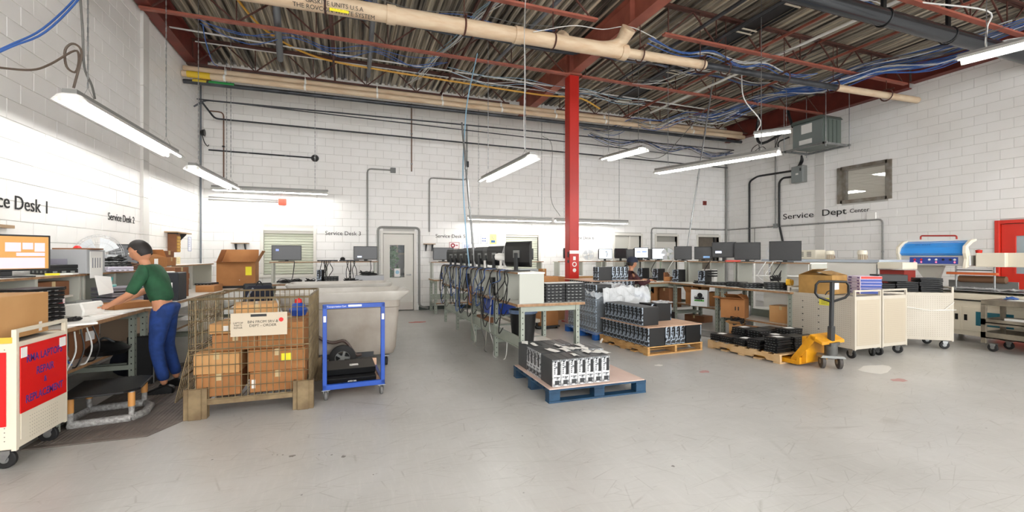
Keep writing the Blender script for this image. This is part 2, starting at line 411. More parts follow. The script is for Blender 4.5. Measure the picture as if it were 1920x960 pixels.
# what shows behind door 1: wall, framed picture, green plant, small figure ornament on a ledge
for nm, q in (('wall_beyond_door', (.2, 2.4, YB+1.6, YB+1.7, 0, 2.6)), ('ceiling_beyond_door', (.2, 2.4, YB+.2, YB+1.7, 2.5, 2.6)), ('wall_beyond_door', (.1, .2, YB+.2, YB+1.7, 0, 2.6)), ('wall_beyond_door', (2.4, 2.5, YB+.2, YB+1.7, 0, 2.6)), ('floor_beyond_door', (.2, 2.4, YB+.2, YB+1.7, -.1, 0))):
    MB().box(*q).build(nm, M('corridor_wall', 'b9b8b4', .6), kind='structure')
pl = thing('potted_plant', 'leafy green plant seen through the door window', 'plant', (1.12, YB+.42, .0))
MB().lathe([(0, 0), (.14, 0), (.18, .3), (.16, .3), (.14, .28), (0, .28)], 16).build('pot', m_dkgrey, pl, smooth=True)
MB().cyl((0, 0, .25), (0, 0, 1.2), .02, 8, .008).build('stem', m_cardd, pl)
lv = MB(); rr = random.Random(3)
for i in range(240):
    t = rr.random(); a = rr.uniform(0, 2*PI); rd = rr.uniform(.02, .2)*(1.15-.5*t); c = Vector((rd*math.cos(a), rd*math.sin(a), .75+.95*t)); d = Vector((rr.uniform(-1, 1), rr.uniform(-1, 1), rr.uniform(-.9, .5))).normalized()*.075; n2 = d.orthogonal().normalized()*.025
    lv.add([c-d, c+n2, c+d, c-n2], [(0, 1, 2, 3)])
lv.build('foliage', M('leaf_green', '3f7a45', .6, col2='6fa566', scale=9), pl, kind='stuff')
pf = thing('framed_picture', 'framed landscape picture on the corridor wall behind the door', 'picture', (1.62, YB+1.58, 1.75))
MB().box(-.3, .3, 0, .02, -.26, .26).build('frame', m_cream, pf)
MB().box(-.25, .25, -.004, 0, -.2, .2).build('print', M('landscape_print', '8fa8bd', .6, col2='54606a', scale=7), pf)
orn = thing('ornament', 'small black and white figure ornament behind the door glass', 'ornament', (1.56, YB+1.0, .95))
o_ = MB(); o_.lathe([(0, 0), (.09, .02), (.11, .1), (.07, .2), (0, .22)], 14); o_.lathe([(0, .2), (.06, .23), (.065, .29), (0, .35)], 14); o_.build('body', m_white, orn, smooth=True)
MB().lathe([(0, .33), (.08, .33), (.08, .345), (.045, .345), (.045, .43), (0, .43)], 14).build('hat', m_black, orn)
tb_ = thing('console_table', 'dark narrow console table behind the door window', 'table', (1.4, YB+1.0, 0))
MB().box(-.45, .45, -.15, .2, .9, .95).build('tabletop', m_dkgrey, tb_)
for x in (-.4, .4):
    for y in (-.1, .15): MB().box(x-.02, x+.02, y-.02, y+.02, 0, .9).build('leg', m_dkgrey, tb_)
# doorway 3 (pale panels), door 2 with light over it, dark window 4
w3 = opening('door', 2, 7.86, 8.84, 0, 2.1, door=True)
MB().box(7.86, 8.42, YB+.08, YB+.1, 0, 2.1).build('fixed_panel', M('pale_panel', 'c9c7be', .5), w3)
MB().box(8.42, 8.47, YB+.02, YB+.1, 0, 2.1).build('mullion', m_frame, w3)
MB().box(8.47, 8.84, YB+.08, YB+.1, 0, 2.1).build('leaf', M('pale_panel2', 'd5d2c8', .5), w3)
d3 = opening('door', 3, 9.45, 10.28, 0, 2.1, door=True)
MB().box(9.45, 10.28, YB+.1, YB+.11, 1.9, 2.1).build('transom_panel', M('transom_grey', '9c9a92', .5), d3)
lf = MB()
for a, b, c, d in ((9.46, 10.27, .02, .95), (9.46, 10.27, 1.7, 1.92), (9.46, 9.62, .95, 1.7), (10.1, 10.27, .95, 1.7)): lf.box(a, b, YB+.05, YB+.09, c, d)
lf.build('leaf', m_doorw, d3)
MB().box(9.62, 10.1, YB+.07, YB+.075, .95, 1.7).build('pane', M('green_glass', 'a9b8a4', .15), d3)
w4 = opening('window', 3, 11.16, 12.06, 1.0, 2.1)
MB().box(11.16, 12.06, YB+.09, YB+.1, 1.0, 2.1).build('dim_interior_sheet', M('dim_brown_interior', '7c7265', .5, col2='5e564c', scale=3), w4)  # flat sheet added, its dark colour standing for the dim interior
MB().box(11.9, 11.95, YB+.03, YB+.09, 1.0, 2.1).build('mullion', m_dkgrey, w4)
MB().box(1.75, 3.6, YB-.012, YB-.002, 0, .1).build('baseboard_back', M('dark_green_base', '3f4a44', .5), kind='structure')
# high window in the right wall with its steel frame, looking at a tiled ceiling next door
w5 = bpy.data.objects.new('window_4', None); C.objects.link(w5); w5['kind'] = 'structure'
m_wf = M('brushed_frame', '97948d', .35, metal=.6, col2='7d7468', scale=6)
f = MB(); y0, y1, z0, z1, t = 7.1, 8.2, 2.9, 3.76, .13
f.box(XR-.05, XR+.2, y0-t+.04, y0+.04, z0-.05, z1+.05); f.box(XR-.05, XR+.2, y1-.04, y1+t-.04, z0-.05, z1+.05); f.box(XR-.05, XR+.2, y0, y1, z0-.06, z0+.03); f.box(XR-.05, XR+.2, y0, y1, z1-.03, z1+.06)
f.build('window_frame', m_wf, w5)
MB().box(XR+.1, XR+.106, y0, y1, z0, z1).build('pane', m_glass, w5)

for q in ((XR+.2, XR+14.5, 4.0, 4.1, 0, 4.0), (XR+.1, XR+.2, 12.35, 18.6, 0, 4.0), (XR+.2, XR+14.5, 18.5, 18.6, 0, 4.0), (XR+14.5, XR+14.6, 4.0, 18.6, 0, 4.0)):
    MB().box(*q).build('wall_beyond_window', M('next_room_wall', 'b5aa9c', .6), kind='structure')
MB().box(XR+.2, XR+14.5, 4.1, 18.5, -.1, 0).build('floor_beyond_window', M('next_room_floor', 'd2cec6', .5), kind='structure')
MB().box(XR+.2, XR+14.5, 4.0, 18.6, 3.96, 4.0).build('ceiling_beyond_window', m_dkgrey, kind='structure')
cs = bpy.data.objects['ceiling_beyond_window']; tl = MB().box(-.29, .29, -.59, .59, 0, .012); first = None; m_tile = M('ceiling_tile', 'dad6ce', .8)
for i in range(23):
    for j in range(11):
        x, y = XR+.5+i*.61, 4.8+j*1.21
        if (i, j) in ((4, 3), (9, 6), (14, 5)): continue
        if not first: first = tl.build('ceiling_tile', m_tile, cs, loc=(x, y, 3.94))
        else:
            o = bpy.data.objects.new('ceiling_tile', first.data); C.objects.link(o); o.parent = cs; o.location = (x, y, 3.94)
for n, (i, j) in enumerate(((4, 3), (9, 6), (14, 5))):
    t_ = thing('ceiling_light', ['flush ceiling light panel near the glass in the room beyond the high window', 'flush light panel far back on the left beyond the high window', 'flush light panel far back on the right beyond the high window'][n], 'light', (XR+.5+i*.61, 4.8+j*1.21, 3.94))
    MB().box(-.29, .29, -.59, .59, 0, .02).build('diffuser', M('panel_light', (1, .98, .94, 1), .5, emit=24), t_)
# red door in the right wall
rd = bpy.data.objects.new('door_4', None); C.objects.link(rd); rd['kind'] = 'structure'
f = MB(); y0, y1, z1 = 4.2, 5.1, 2.1
f.box(XR-.04, XR+.15, y0-.07, y0, 0, z1+.07); f.box(XR-.04, XR+.15, y1, y1+.07, 0, z1+.07); f.box(XR-.04, XR+.15, y0, y1, z1, z1+.07); f.build('door_frame', m_red_d, rd, bevel=.004)
lf = MB()
for a, b, c, d in ((y0+.01, y1-.01, .01, 1.1), (y0+.01, y1-.01, 1.85, 2.09), (y0+.01, y0+.22, 1.1, 1.85), (y1-.22, y1-.01, 1.1, 1.85)): lf.box(XR+.02, XR+.065, a, b, c, d)
lf.build('leaf', m_red_d, rd)
MB().box(XR+.04, XR+.045, y0+.2, y1-.2, 1.1, 1.85).build('pane', M('wired_glass', '9fb0b5', .1), rd)
g_ = MB()
for a, b, c, d in ((y0+.19, y0+.22, 1.07, 1.88), (y1-.22, y1-.19, 1.07, 1.88), (y0+.22, y1-.22, 1.07, 1.1), (y0+.22, y1-.22, 1.85, 1.88)): g_.box(XR+.01, XR+.02, a, b, c, d)
g_.build('glazing_bead', m_red_d, rd)

# ---------------------------------------------------------------- structural steel
def ibeam(b, p, q, h, w, tf=.018, tw=.012):
    """I section along Y, p=(x,y0,zbottom)"""
    x, y0, z = p; y1 = q
    b.box(x-w/2, x+w/2, y0, y1, z, z+tf); b.box(x-w/2, x+w/2, y0, y1, z+h-tf, z+h); b.box(x-tw/2, x+tw/2, y0, y1, z+tf, z+h-tf)
b = MB(); ibeam(b, (XL+.13, YF, 5.4), 11.9, .5, .2); tag(b.build('steel_beam', m_red), 'dark red steel roof beam running along the left wall', 'beam')
cb_ = thing('steel_beam', 'big red steel roof beam carried by the red column', 'beam')
b = MB(); ibeam(b, (4.6, YF, 5.42), 11.95, .48, .21); b.build('beam', m_redlt, cb_)
st = MB()
for y in (8.68, 8.84, 6.46): st.box(4.5, 4.7, y-.006, y+.006, 5.44, 5.88)
st.box(4.47, 4.73, 6.6, 7.1, 5.395, 5.42); st.build('splice_plate', m_redlt, cb_)
b = MB(); ibeam(b, (XR-.12, 6.6, 5.36), 11.95, .54, .2); tag(b.build('steel_beam', m_red), 'deep rust-red beam on top of the right wall behind the transformer', 'beam')
b = MB(); ibeam(b, (XR-.12, YF, 5.46), 6.55, .44, .2); tag(b.build('steel_beam', m_red), 'shallower rust-red beam on the right wall beside the bright corner light', 'beam')
# column
col = thing('steel_column', 'bright red steel column standing in the middle of the room', 'column', (4.6, 8.76, 0))
b = MB(); b.box(-.1, .1, -.1, -.086, 0, 5.4); b.box(-.1, .1, .086, .1, 0, 5.4); b.box(-.006, .006, -.086, .086, 0, 5.4)
b.xf(Matrix.Rotation(R(0), 4, 'Z')); 
b = MB(); b.box(-.115, .115, -.115, .115, 0, 5.38); b.build('shaft', m_colred, col, bevel=.008)
MB().box(-.16, .16, -.16, .16, 5.38, 5.42).build('cap_plate', m_redlt, col)
MB().box(-.17, .17, -.17, .17, 0, .02).build('base_plate', m_colred, col)
MB().box(-.117, .117, -.118, -.115, 1.5, 1.57).build('white_band', m_white, col)
s_ = MB(); s_.box(-.03, .03, -.119, -.115, 1.36, 1.44); s_.lathe([(.035, -.119), (.035, -.116), (.055, -.116), (.055, -.119)], 16, (0, 0, 1.27), 'y'); s_.lathe([(.0, -.119), (.045, -.117)], 7, (0, 0, 1.14), 'y')
s_.build('white_emblem', m_white, col)
sw = MB(); sw.box(-.128, -.115, -.09, -.03, 1.3, 1.36); sw.box(-.132, -.115, -.08, -.04, 1.42, 1.54); sw.build('switch_box', m_dkgrey, col)
# open-web joists
def joist(y, x0, x1, label, bx0, bx1, lit):
    j = thing('roof_joist', label, 'joist', (0, y, 0), group='open web roof joists')
    b = MB(); b.box(x0, x1, -.05, -.006, 5.86, 5.9); b.box(x0, x1, .006, .05, 5.86, 5.9); b.build('top_chord', m_dkred, j)
    b = MB(); b.box(bx0, bx1, -.045, -.006, 5.34, 5.375); b.box(bx0, bx1, .006, .045, 5.34, 5.375); b.box(bx0, bx1, -.006, .006, 5.34, 5.346); b.build('bottom_chord', m_redlt if lit else m_dkred, j)  # lit joists get a lighter red: light put into the bottom chord colour
    n = 6; L = (bx1-.1-bx0-.1)/n; d1 = d2 = vv = None
    for i in range(n):
        a = bx0+.1+i*L
        for kind in (0, 1, 2):
            m = MB()
            if kind == 0: m.bar((0, 0, 5.365), (L/2, 0, 5.87), .022)
            elif kind == 1: m.bar((L/2, 0, 5.87), (L, 0, 5.365), .022)
            else: m.bar((0, 0, 5.37), (0, 0, 5.88), .016)
            src = (d1, d2, vv)[kind]
            if src is None:
                o = m.build('web_bar', m_dkred, j, loc=(a, 0, 0))
                if kind == 0: d1 = o
                elif kind == 1: d2 = o
                else: vv = o
            else:
                o = bpy.data.objects.new('web_bar', src.data); C.objects.link(o); o.parent = j; o.location = (a, 0, 0)
    return j
jn = ['at the far wall over the twin pipes', 'meeting the column top', 'second from the camera, over the long beige pipe', 'nearest the camera']
for k, y in enumerate((10.78, 8.6, 6.46, 4.32)):
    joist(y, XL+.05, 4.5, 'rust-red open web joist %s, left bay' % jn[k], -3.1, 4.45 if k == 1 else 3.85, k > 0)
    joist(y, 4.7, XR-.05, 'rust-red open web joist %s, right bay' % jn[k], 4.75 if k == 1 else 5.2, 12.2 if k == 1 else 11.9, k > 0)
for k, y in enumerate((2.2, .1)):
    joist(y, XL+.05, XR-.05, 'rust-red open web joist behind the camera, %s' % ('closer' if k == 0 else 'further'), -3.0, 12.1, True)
# bridging angles between joists, running into the room
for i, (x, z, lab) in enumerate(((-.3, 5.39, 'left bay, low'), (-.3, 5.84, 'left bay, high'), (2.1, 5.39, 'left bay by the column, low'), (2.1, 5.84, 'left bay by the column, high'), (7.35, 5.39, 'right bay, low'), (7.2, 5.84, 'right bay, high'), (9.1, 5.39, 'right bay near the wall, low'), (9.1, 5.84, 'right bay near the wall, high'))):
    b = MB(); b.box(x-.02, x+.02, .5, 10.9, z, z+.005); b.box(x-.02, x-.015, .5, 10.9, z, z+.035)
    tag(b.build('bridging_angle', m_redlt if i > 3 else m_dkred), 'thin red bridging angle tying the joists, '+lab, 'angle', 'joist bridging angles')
# ---------------------------------------------------------------- lights
def chain(b, p, q, r=.004, link=.045):
    p = Vector(p); q = Vector(q); n = max(2, int((q-p).length/link)); 
    for i in range(n):
        a = p.lerp(q, i/n); c = p.lerp(q, (i+1)/n+.2/n); b.bar(a, c, .014 if i % 2 else .005, .005 if i % 2 else .014)
def strip_light(p, q, h, label, top=5.93, hood=.15, ends=(.12, .88), tilt=0, lit=2, chains=True, name='strip_light', group='hanging fluorescent lights'):
    """hanging fluorescent strip from p to q (x, y), tubes at height h"""
    p = Vector((*p, h)); q = Vector((*q, h)); c = (p+q)/2; L = (q-p).length; ang = math.atan2(q.y-p.y, q.x-p.x)
    t = thing(name, label, 'light', c, ang, group)
    w = hood
    prof = [(-w, .0), (-w+.05, .055), (-.05, .07), (.05, .07), (w-.05, .055), (w, .0), (w-.012, .0), (w-.055, .045), (.045, .058), (-.045, .058), (-w+.055, .045), (-w+.012, 0)]
    MB().prism(prof, 'x', -L/2, L/2).build('hood', M('hood_white', 'dddcd8', .4), t)
    MB().box(-L/2, L/2, -.055, .055, .07, .11).build('ballast_box', M('hood_grey', '8d8d8a', .4, metal=.3), t)
    so = MB()
    for x in (-L/2+.01, -.012, L/2-.035):
        for y in (-w*.55, w*.55): so.box(x, x+.024, y-.018, y+.018, .0, .05)
    so.each('socket', m_white, t)
    src = None
    for x in (-L/2+.035, .015):
        for y in (-w*.55, w*.55):
            if src is None:
                src = MB().cyl((0, 0, 0), (L/2-.05, 0, 0), .0135, 8).build('tube', m_tubeE, t, loc=(x, y, .012), smooth=True)
            else:
                o = bpy.data.objects.new('tube', src.data); C.objects.link(o); o.parent = t; o.location = (x, y, .012)
    if chains:
        for e in ends:
            x = -L/2+L*e; b = MB(); b.tube([(x-.0, -.05, .11), (x, 0, .22), (x, .05, .11)], .003, 4); chain(b, (x, 0, .22), (x, 0, top-h))
            b.build('hanging_chain', m_galv, t)
    return t
strip_light((-2.42, 5.25), (-2.38, 7.75), 2.88, 'near lit fluorescent strip hanging by chains over service desk 1', hood=.14)
strip_light((-2.42, 8.65), (-2.3, 11.0), 2.87, 'short looking lit strip hanging beyond the first one along the left wall', hood=.14)
strip_light((-2.9, 11.72), (-.48, 11.62), 2.93, 'horizontal strip light over the left window by service desk 3', hood=.12)
strip_light((2.95, 11.5), (5.38, 11.5), 2.42, 'low strip light under the far wall lettering, left of the red column', hood=.12)
strip_light((5.5, 11.5), (7.92, 11.5), 2.42, 'low strip light behind and right of the red column', hood=.12)
strip_light((2.56, 8.7), (2.66, 6.35), 2.95, 'lit strip hanging over the middle benches, left of the red column', hood=.14)
strip_light((6.08, 7.8), (6.85, 5.55), 3.18, 'long slanting strip light hanging over the right hand benches', hood=.13)
strip_light((6.0, 9.7), (6.25, 8.45), 3.84, 'small bright two-panel light high right of the red column', hood=.2)
strip_light((9.05, 8.0), (9.5, 7.4), 4.3, 'small bright light near the roof left of the transformer', hood=.17)
strip_light((8.5, 3.95), (9.1, 1.6), 4.32, 'very bright strip high at the right edge of the picture', hood=.17)
for i, (x, y) in enumerate(((-1.2, 1.5), (2.2, 1.0), (5.6, .2), (-1.2, -2.2), (2.4, -2.6), (6.0, -2.6), (9.2, -2.6), (10.9, 1.7), (8.2, .2), (11.2, -1.2))):
    strip_light((x, y-1.2), (x, y+1.2), 3.6, 'added unseen fluorescent strip for fill light behind the camera, number %d from the left wall' % (i+1), hood=.15)  # unseen lamps added for fill; the last three brighten the right wall

# ---------------------------------------------------------------- pipes under the roof
m_pipeb = M('wrapped_pipe_beige', 'd8c3a6', .6, col2='c2a07e', scale=3, stretch=(1, 4, 4), contrast=(.4, .8))
m_pipek = M('black_pipe', '34363a', .3, metal=.35, col2='4a4d52', scale=4)
m_pipeg = M('grey_pipe', '6d7278', .4, metal=.3)
p1, pm, p2, p3, p4 = (-3.1, 6.45, 4.76), (4.35, 6.45, 4.9), (6.1, 6.45, 4.94), (9.6, 6.45, 4.98), (12.3, 6.45, 5.04)
pA = thing('roof_pipe', 'long drain pipe crossing overhead, wrapped in beige at both ends and grey between', 'pipe')
MB().cyl(p1, pm, .115, 20).build('wrapped_section', m_pipeb, pA, smooth=True); MB().cyl(pm, p2, .078, 18).build('wrapped_section', m_pipeb, pA, smooth=True)
MB().cyl(p2, p3, .06, 18).build('bare_section', m_pipek, pA, smooth=True)
MB().cyl(p3, p4, .07, 18).build('wrapped_section', m_pipeb, pA, smooth=True)
b = MB()
for x in (.55, 2.45, 4.35): z = 4.76+(x+3.1)*.0188; b.cyl((x-.06, 6.45, z), (x+.06, 6.45, z), .13, 20)
b.each('coupling', m_pipeb, pA, smooth=True)
b = MB(); b.tube(smoothpath([(3.75, 6.45, 4.89), (4.05, 6.43, 4.93), (4.25, 6.38, 5.02), (4.3, 6.2, 5.18)]), [.1]*9+[.105, .11, .12, .125], 16); b.tube(smoothpath([(3.15, 6.5, 4.87), (3.3, 6.55, 5.0), (3.32, 6.7, 5.12)]), .09, 14)
b.each('elbow', m_pipeb, pA, smooth=True)
b = MB()
for x in (-.3, 1.6, 3.05, 4.7, 6.0, 6.6, 8.1, 9.5, 11.2):
    z = 4.76+(x+3.1)*.0188 if x < 6.1 else 4.94+(x-6.1)*.016; b = MB(); b.box(x-.012, x+.012, 6.3, 6.6, z+.1, z+.12); b.cyl((x, 6.45, z+.1), (x, 6.45, 5.9), .008, 6)
    pts = [(x, 6.45+.125*math.cos(a), z+.125*math.sin(a)) for a in [i*PI/8 for i in range(17)]]; b.tube(pts, .014, 4, False); b.build('pipe_hanger', m_dkred, pA)
text('GASKITE UNITS U.S.A\nTHE ROVCON WHITE SYSTEM', .075, m_ink, pA, on_y(628, 15, 6.33), (PI/2+.35, 0, 0))
MB().box(-.12, .12, -.001, .001, -.02, .02).build('yellow_sticker', m_yel, pA, loc=on_y(636, 20, 6.335))
b = MB(); b.cyl((5.2, 4.5, 5.12), (12.3, 4.5, 5.15), .125, 24)
pB = thing('roof_pipe', 'thick shiny black pipe at the top right corner running to the right wall', 'pipe'); b.build('pipe', M('black_gloss_pipe', '3b3e42', .22, metal=.6), pB, smooth=True)
b = MB()
for x in (7.75, 9.4): b.tube([(x, 4.5+.135*math.cos(a), 5.13+.135*math.sin(a)) for a in [i*PI/8 for i in range(17)]], .01, 4, False); b.box(x-.04, x+.04, 4.48, 4.52, 5.25, 5.85)
b.each('pipe_hanger', m_black, pB)
for i, (y, z, r, lab) in enumerate(((10.62, 5.1, .06, 'front lower one'), (10.72, 5.235, .062, 'rear upper one'))):
    t = thing('roof_pipe', 'long beige pipe along the far wall, one of twins, '+lab, 'pipe', group='twin beige pipes')
    MB().cyl((XL+.02, y, z), (11.6, y, z+.06), r, 16).build('pipe', m_pipeb, t, smooth=True)
    b = MB(); 
    for x in [-2.4+k*1.5 for k in range(9)]: b.cyl((x-.02, y, z+(x+3)*.0043), (x+.02, y, z+(x+3)*.0043), r+.008, 14); b.cyl((x, y, z+r), (x, y, 5.34), .006, 5)
    b.build('pipe_hanger', m_white, t)
    if i == 0:
        MB().cyl((-3.05, y, z), (-2.65, y, z), r+.004, 16).build('yellow_wrap', M('yellow_pipe_tape', 'dcb92e', .5), t, smooth=True)
t = thing('roof_pipe', 'black pipe with green and yellow tape just below the twin beige pipes', 'pipe')
MB().cyl((XL+.02, 10.72, 4.98), (11.6, 10.72, 5.04), .045, 14).build('pipe', m_pipek, t, smooth=True)
MB().cyl((-2.7, 10.72, 5.0), (-2.25, 10.72, 5.0), .047, 14).build('green_tape', M('green_tape', '2f9a4e', .5), t)
MB().cyl((-2.98, 10.72, 5.0), (-2.74, 10.72, 5.0), .049, 14).build('yellow_tape', M('yellow_tape', 'c8b23a', .5), t)
def pipe(pts, r, mat, label, n=8, cat='pipe', name='thin_pipe', group=None, hang=None, br=.08):
    b = MB(); b.tube(bend(pts, br) if len(pts) > 2 else pts, r, n); o = b.build(name, mat, smooth=True); return tag(o, label, cat, group)
pipe([(-3.1, 11.2, 4.62), (-2.9, 11.2, 4.78), (11.8, 11.2, 4.9)], .018, m_pipek, 'thin dark sprinkler line, upper of the two along the far wall')
pipe([(-3.1, 11.75, 4.9), (-2.85, 11.75, 4.55), (12.1, 11.75, 4.45)], .02, m_pipek, 'thin dark sprinkler line, lower of the two along the far wall')
pipe([(-3.1, 11.4, 4.85), (12.0, 11.4, 4.6)], .014, m_pipek, 'thin dark pipe crossing between the two sprinkler lines')
pipe([(-3.05, 9.6, 5.55), (-1.0, 9.6, 5.5), (9.6, 9.6, 5.45), (10.6, 9.6, 5.45)], .016, m_cablew, 'thin white conduit across the roof in front of the yellow hose', cat='conduit', name='conduit')
pipe([(-2.8, 10.2, 5.6), (11, 10.2, 5.55)], .012, m_cablew, 'second thin white conduit across the roof behind the yellow hose', cat='conduit', name='conduit')
hp = [(-2.1, 6.5, 5.72), (-1.8, 8.2, 5.7), (-1.4, 9.2, 5.55), (-.6, 9.9, 5.5), (.7, 9.9, 5.42), (1.6, 9.9, 5.4), (2.6, 9.9, 5.38), (4.4, 9.9, 5.35), (5.4, 9.9, 5.4), (6.0, 9.9, 5.2)]
tag(MB().tube(smoothpath(hp, 6), .02, 8).build('gas_hose', M('yellow_hose', 'd9a441', .5), smooth=True), 'yellow gas hose snaking along the roof from the left', 'hose')
pipe([(-1.3, 10.0, 5.4), (-.9, 6.0, 5.55)], .06, m_pipeg, 'grey conduit running into the room overhead, left bay', 12, 'conduit', 'conduit')
pipe([(.4, 10.4, 5.45), (.36, 6.0, 5.5)], .045, m_pipeg, 'grey conduit running into the room overhead near the middle of the left bay', 12, 'conduit', 'conduit')
pipe([(2.6, 10.5, 5.42), (3.2, 6.5, 5.6), (3.5, 5.2, 5.7)], .035, m_pipeg, 'dark conduit slanting towards the big red beam', 10, 'conduit', 'conduit')
for k, x in enumerate((5.7, 6.3)): pipe([(x, 10.4, 5.4), (x+.1, 3.5, 5.45)], .032, m_pipek, 'black conduit right of the big red beam, %s of two' % ('left' if k == 0 else 'right'), 10, 'conduit', 'conduit')
pipe([(8.0, 10.5, 5.5), (8.2, 4.0, 5.5)], .03, m_white, 'white conduit running beside the orange-red angles on the right', 8, 'conduit', 'conduit')
# cable ladder near the right
ld = thing('cable_ladder', 'cable ladder with pale rungs hung under the roof on the right', 'cable tray', (0, 0, 0))
b = MB()
for x in (6.75, 7.12): b.box(x-.008, x+.008, 3.2, 10.4, 5.62, 5.66)
b.each('side_rail', m_dkgrey, ld)
rg = None
for i in range(58):
    y = 3.3+i*.122
    if i % 8 in (0, 1): 
        if rg is None: rg = MB().box(-.18, .18, -.012, .012, -.01, .01).build('rung', M('pale_rung', 'c8c0ac', .5), ld, loc=(6.935, y, 5.62))
        else:
            o = bpy.data.objects.new('rung', rg.data); C.objects.link(o); o.parent = ld; o.location = (6.935, y, 5.62)
MB().box(6.78, 7.09, 3.2, 10.4, 5.66, 5.668).build('cable_bed', m_black, ld)

# ---------------------------------------------------------------- cables overhead
rc = random.Random(11)
def cable(pts, r, mat, label, group, k=4, name='cable', n=5):
    return tag(MB().tube(smoothpath(pts, k), r, n).build(name, mat, smooth=True), label, 'cable', group)
def run(y0, y1, x0, x1, n, mats, label, group, z=5.4, spread=.12, r=.006, sagz=.08, bays=6, name='cable'):
    for i in range(n):
        pts = []; ox, oy, oz = rc.uniform(-spread, spread), rc.uniform(-spread, spread), rc.uniform(-.04, .05)
        for j in range(bays+1):
            t = j/bays; pts.append((x0+(x1-x0)*t+ox+rc.uniform(-.04, .04), y0+(y1-y0)*t+oy+rc.uniform(-.04, .04), z+oz-(sagz*rc.uniform(.4, 1.3) if j % 2 else 0)))
        cable(pts, r, mats[i % len(mats)], label, group, name=name)
run(8.2, 8.2, -2.6, 4.4, 16, [M('slate_cable', '3d4650', .45), M('slate_cable2', '5a6672', .45), m_pipek], 'grey-black network cable in the bundle along the left bay joist', 'cable bundle on the left joist', z=5.68, spread=.1, r=.016, sagz=.05, bays=8)
run(8.1, 8.2, 4.8, 11.5, 7, [m_cableg, m_cablew, m_cableb], 'network cable in the bundle continuing along the right bay joist', 'cable bundle on the right joist', z=5.7, spread=.1, r=.01, bays=8)
run(10.6, 5.6, 1.3, 2.4, 7, [m_cablew, M('pale_blue_cable', '8fb4cc', .5)], 'pale cable in the bundle running to the red angle at the roof middle', 'pale cable bundle by the middle', z=5.5, spread=.05, r=.007)
run(4.0, 10.4, 10.8, 9.3, 22, [m_cableb, m_cablew, m_cableb, m_cableg], 'blue or white data cable in the wide bundle sweeping to the transformer', 'data cables sweeping to the transformer', z=5.42, spread=.26, r=.009, sagz=.12)
run(3.2, 7.6, 12.0, 9.6, 18, [m_cableb, m_cableb, m_cablew], 'blue data cable in the bundle fanning out by the right wall beam', 'blue cables by the right wall beam', z=5.3, spread=.2, r=.01, sagz=.14)
run(6.8, 6.9, 5.2, 9.6, 5, [m_cableb, m_cablew], 'blue or white cable draped along the second joist of the right bay', 'draped cables on the right joist', z=5.42, spread=.06, r=.01, sagz=.15)
run(4.6, 4.9, 5.0, 9.5, 8, [m_cableb, m_cablew, m_cableb], 'blue or white cable strung between the angles at the top right', 'cables strung at the top right', z=5.5, spread=.15, r=.009, sagz=.12)
run(9.6, 6.2, 5.2, 8.2, 6, [m_cablew, m_cableg], 'thin white lead criss-crossing right of the big red beam', 'leads right of the beam', z=5.45, spread=.5, r=.006, sagz=.15)
run(7.6, 7.3, -1.5, 3.6, 3, [m_cableb, m_cableg], 'thin cable slung between hangers over the left bay', 'cables over the left bay', z=5.5, spread=.2, r=.006, sagz=.1)
run(8.9, 11.6, 9.6, 6.6, 12, [m_cablew, m_cableb, m_cableg], 'data cable in the loose bundle heading to the far right corner', 'loose cables towards the far corner', z=5.25, spread=.25, r=.009, sagz=.2)
run(11.3, 11.6, 6.5, 12.1, 8, [m_cableb, m_cableg, m_pipek], 'cable sagging along the far wall right of the column', 'cables along the far wall', z=4.95, spread=.07, r=.008, sagz=.18)
run(9.0, 9.1, -2.4, 1.8, 3, [m_cableb], 'blue cable looping across the left bay behind the joist', 'blue cables of the left bay', z=5.45, spread=.15, r=.007, sagz=.18)
run(9.15, 9.3, 1.9, 6.9, 3, [M('pale_blue_cable', '8fb4cc', .5), m_cablew], 'pale cable swagged past the column top', 'cables past the column', z=5.3, spread=.08, r=.006, sagz=.12)
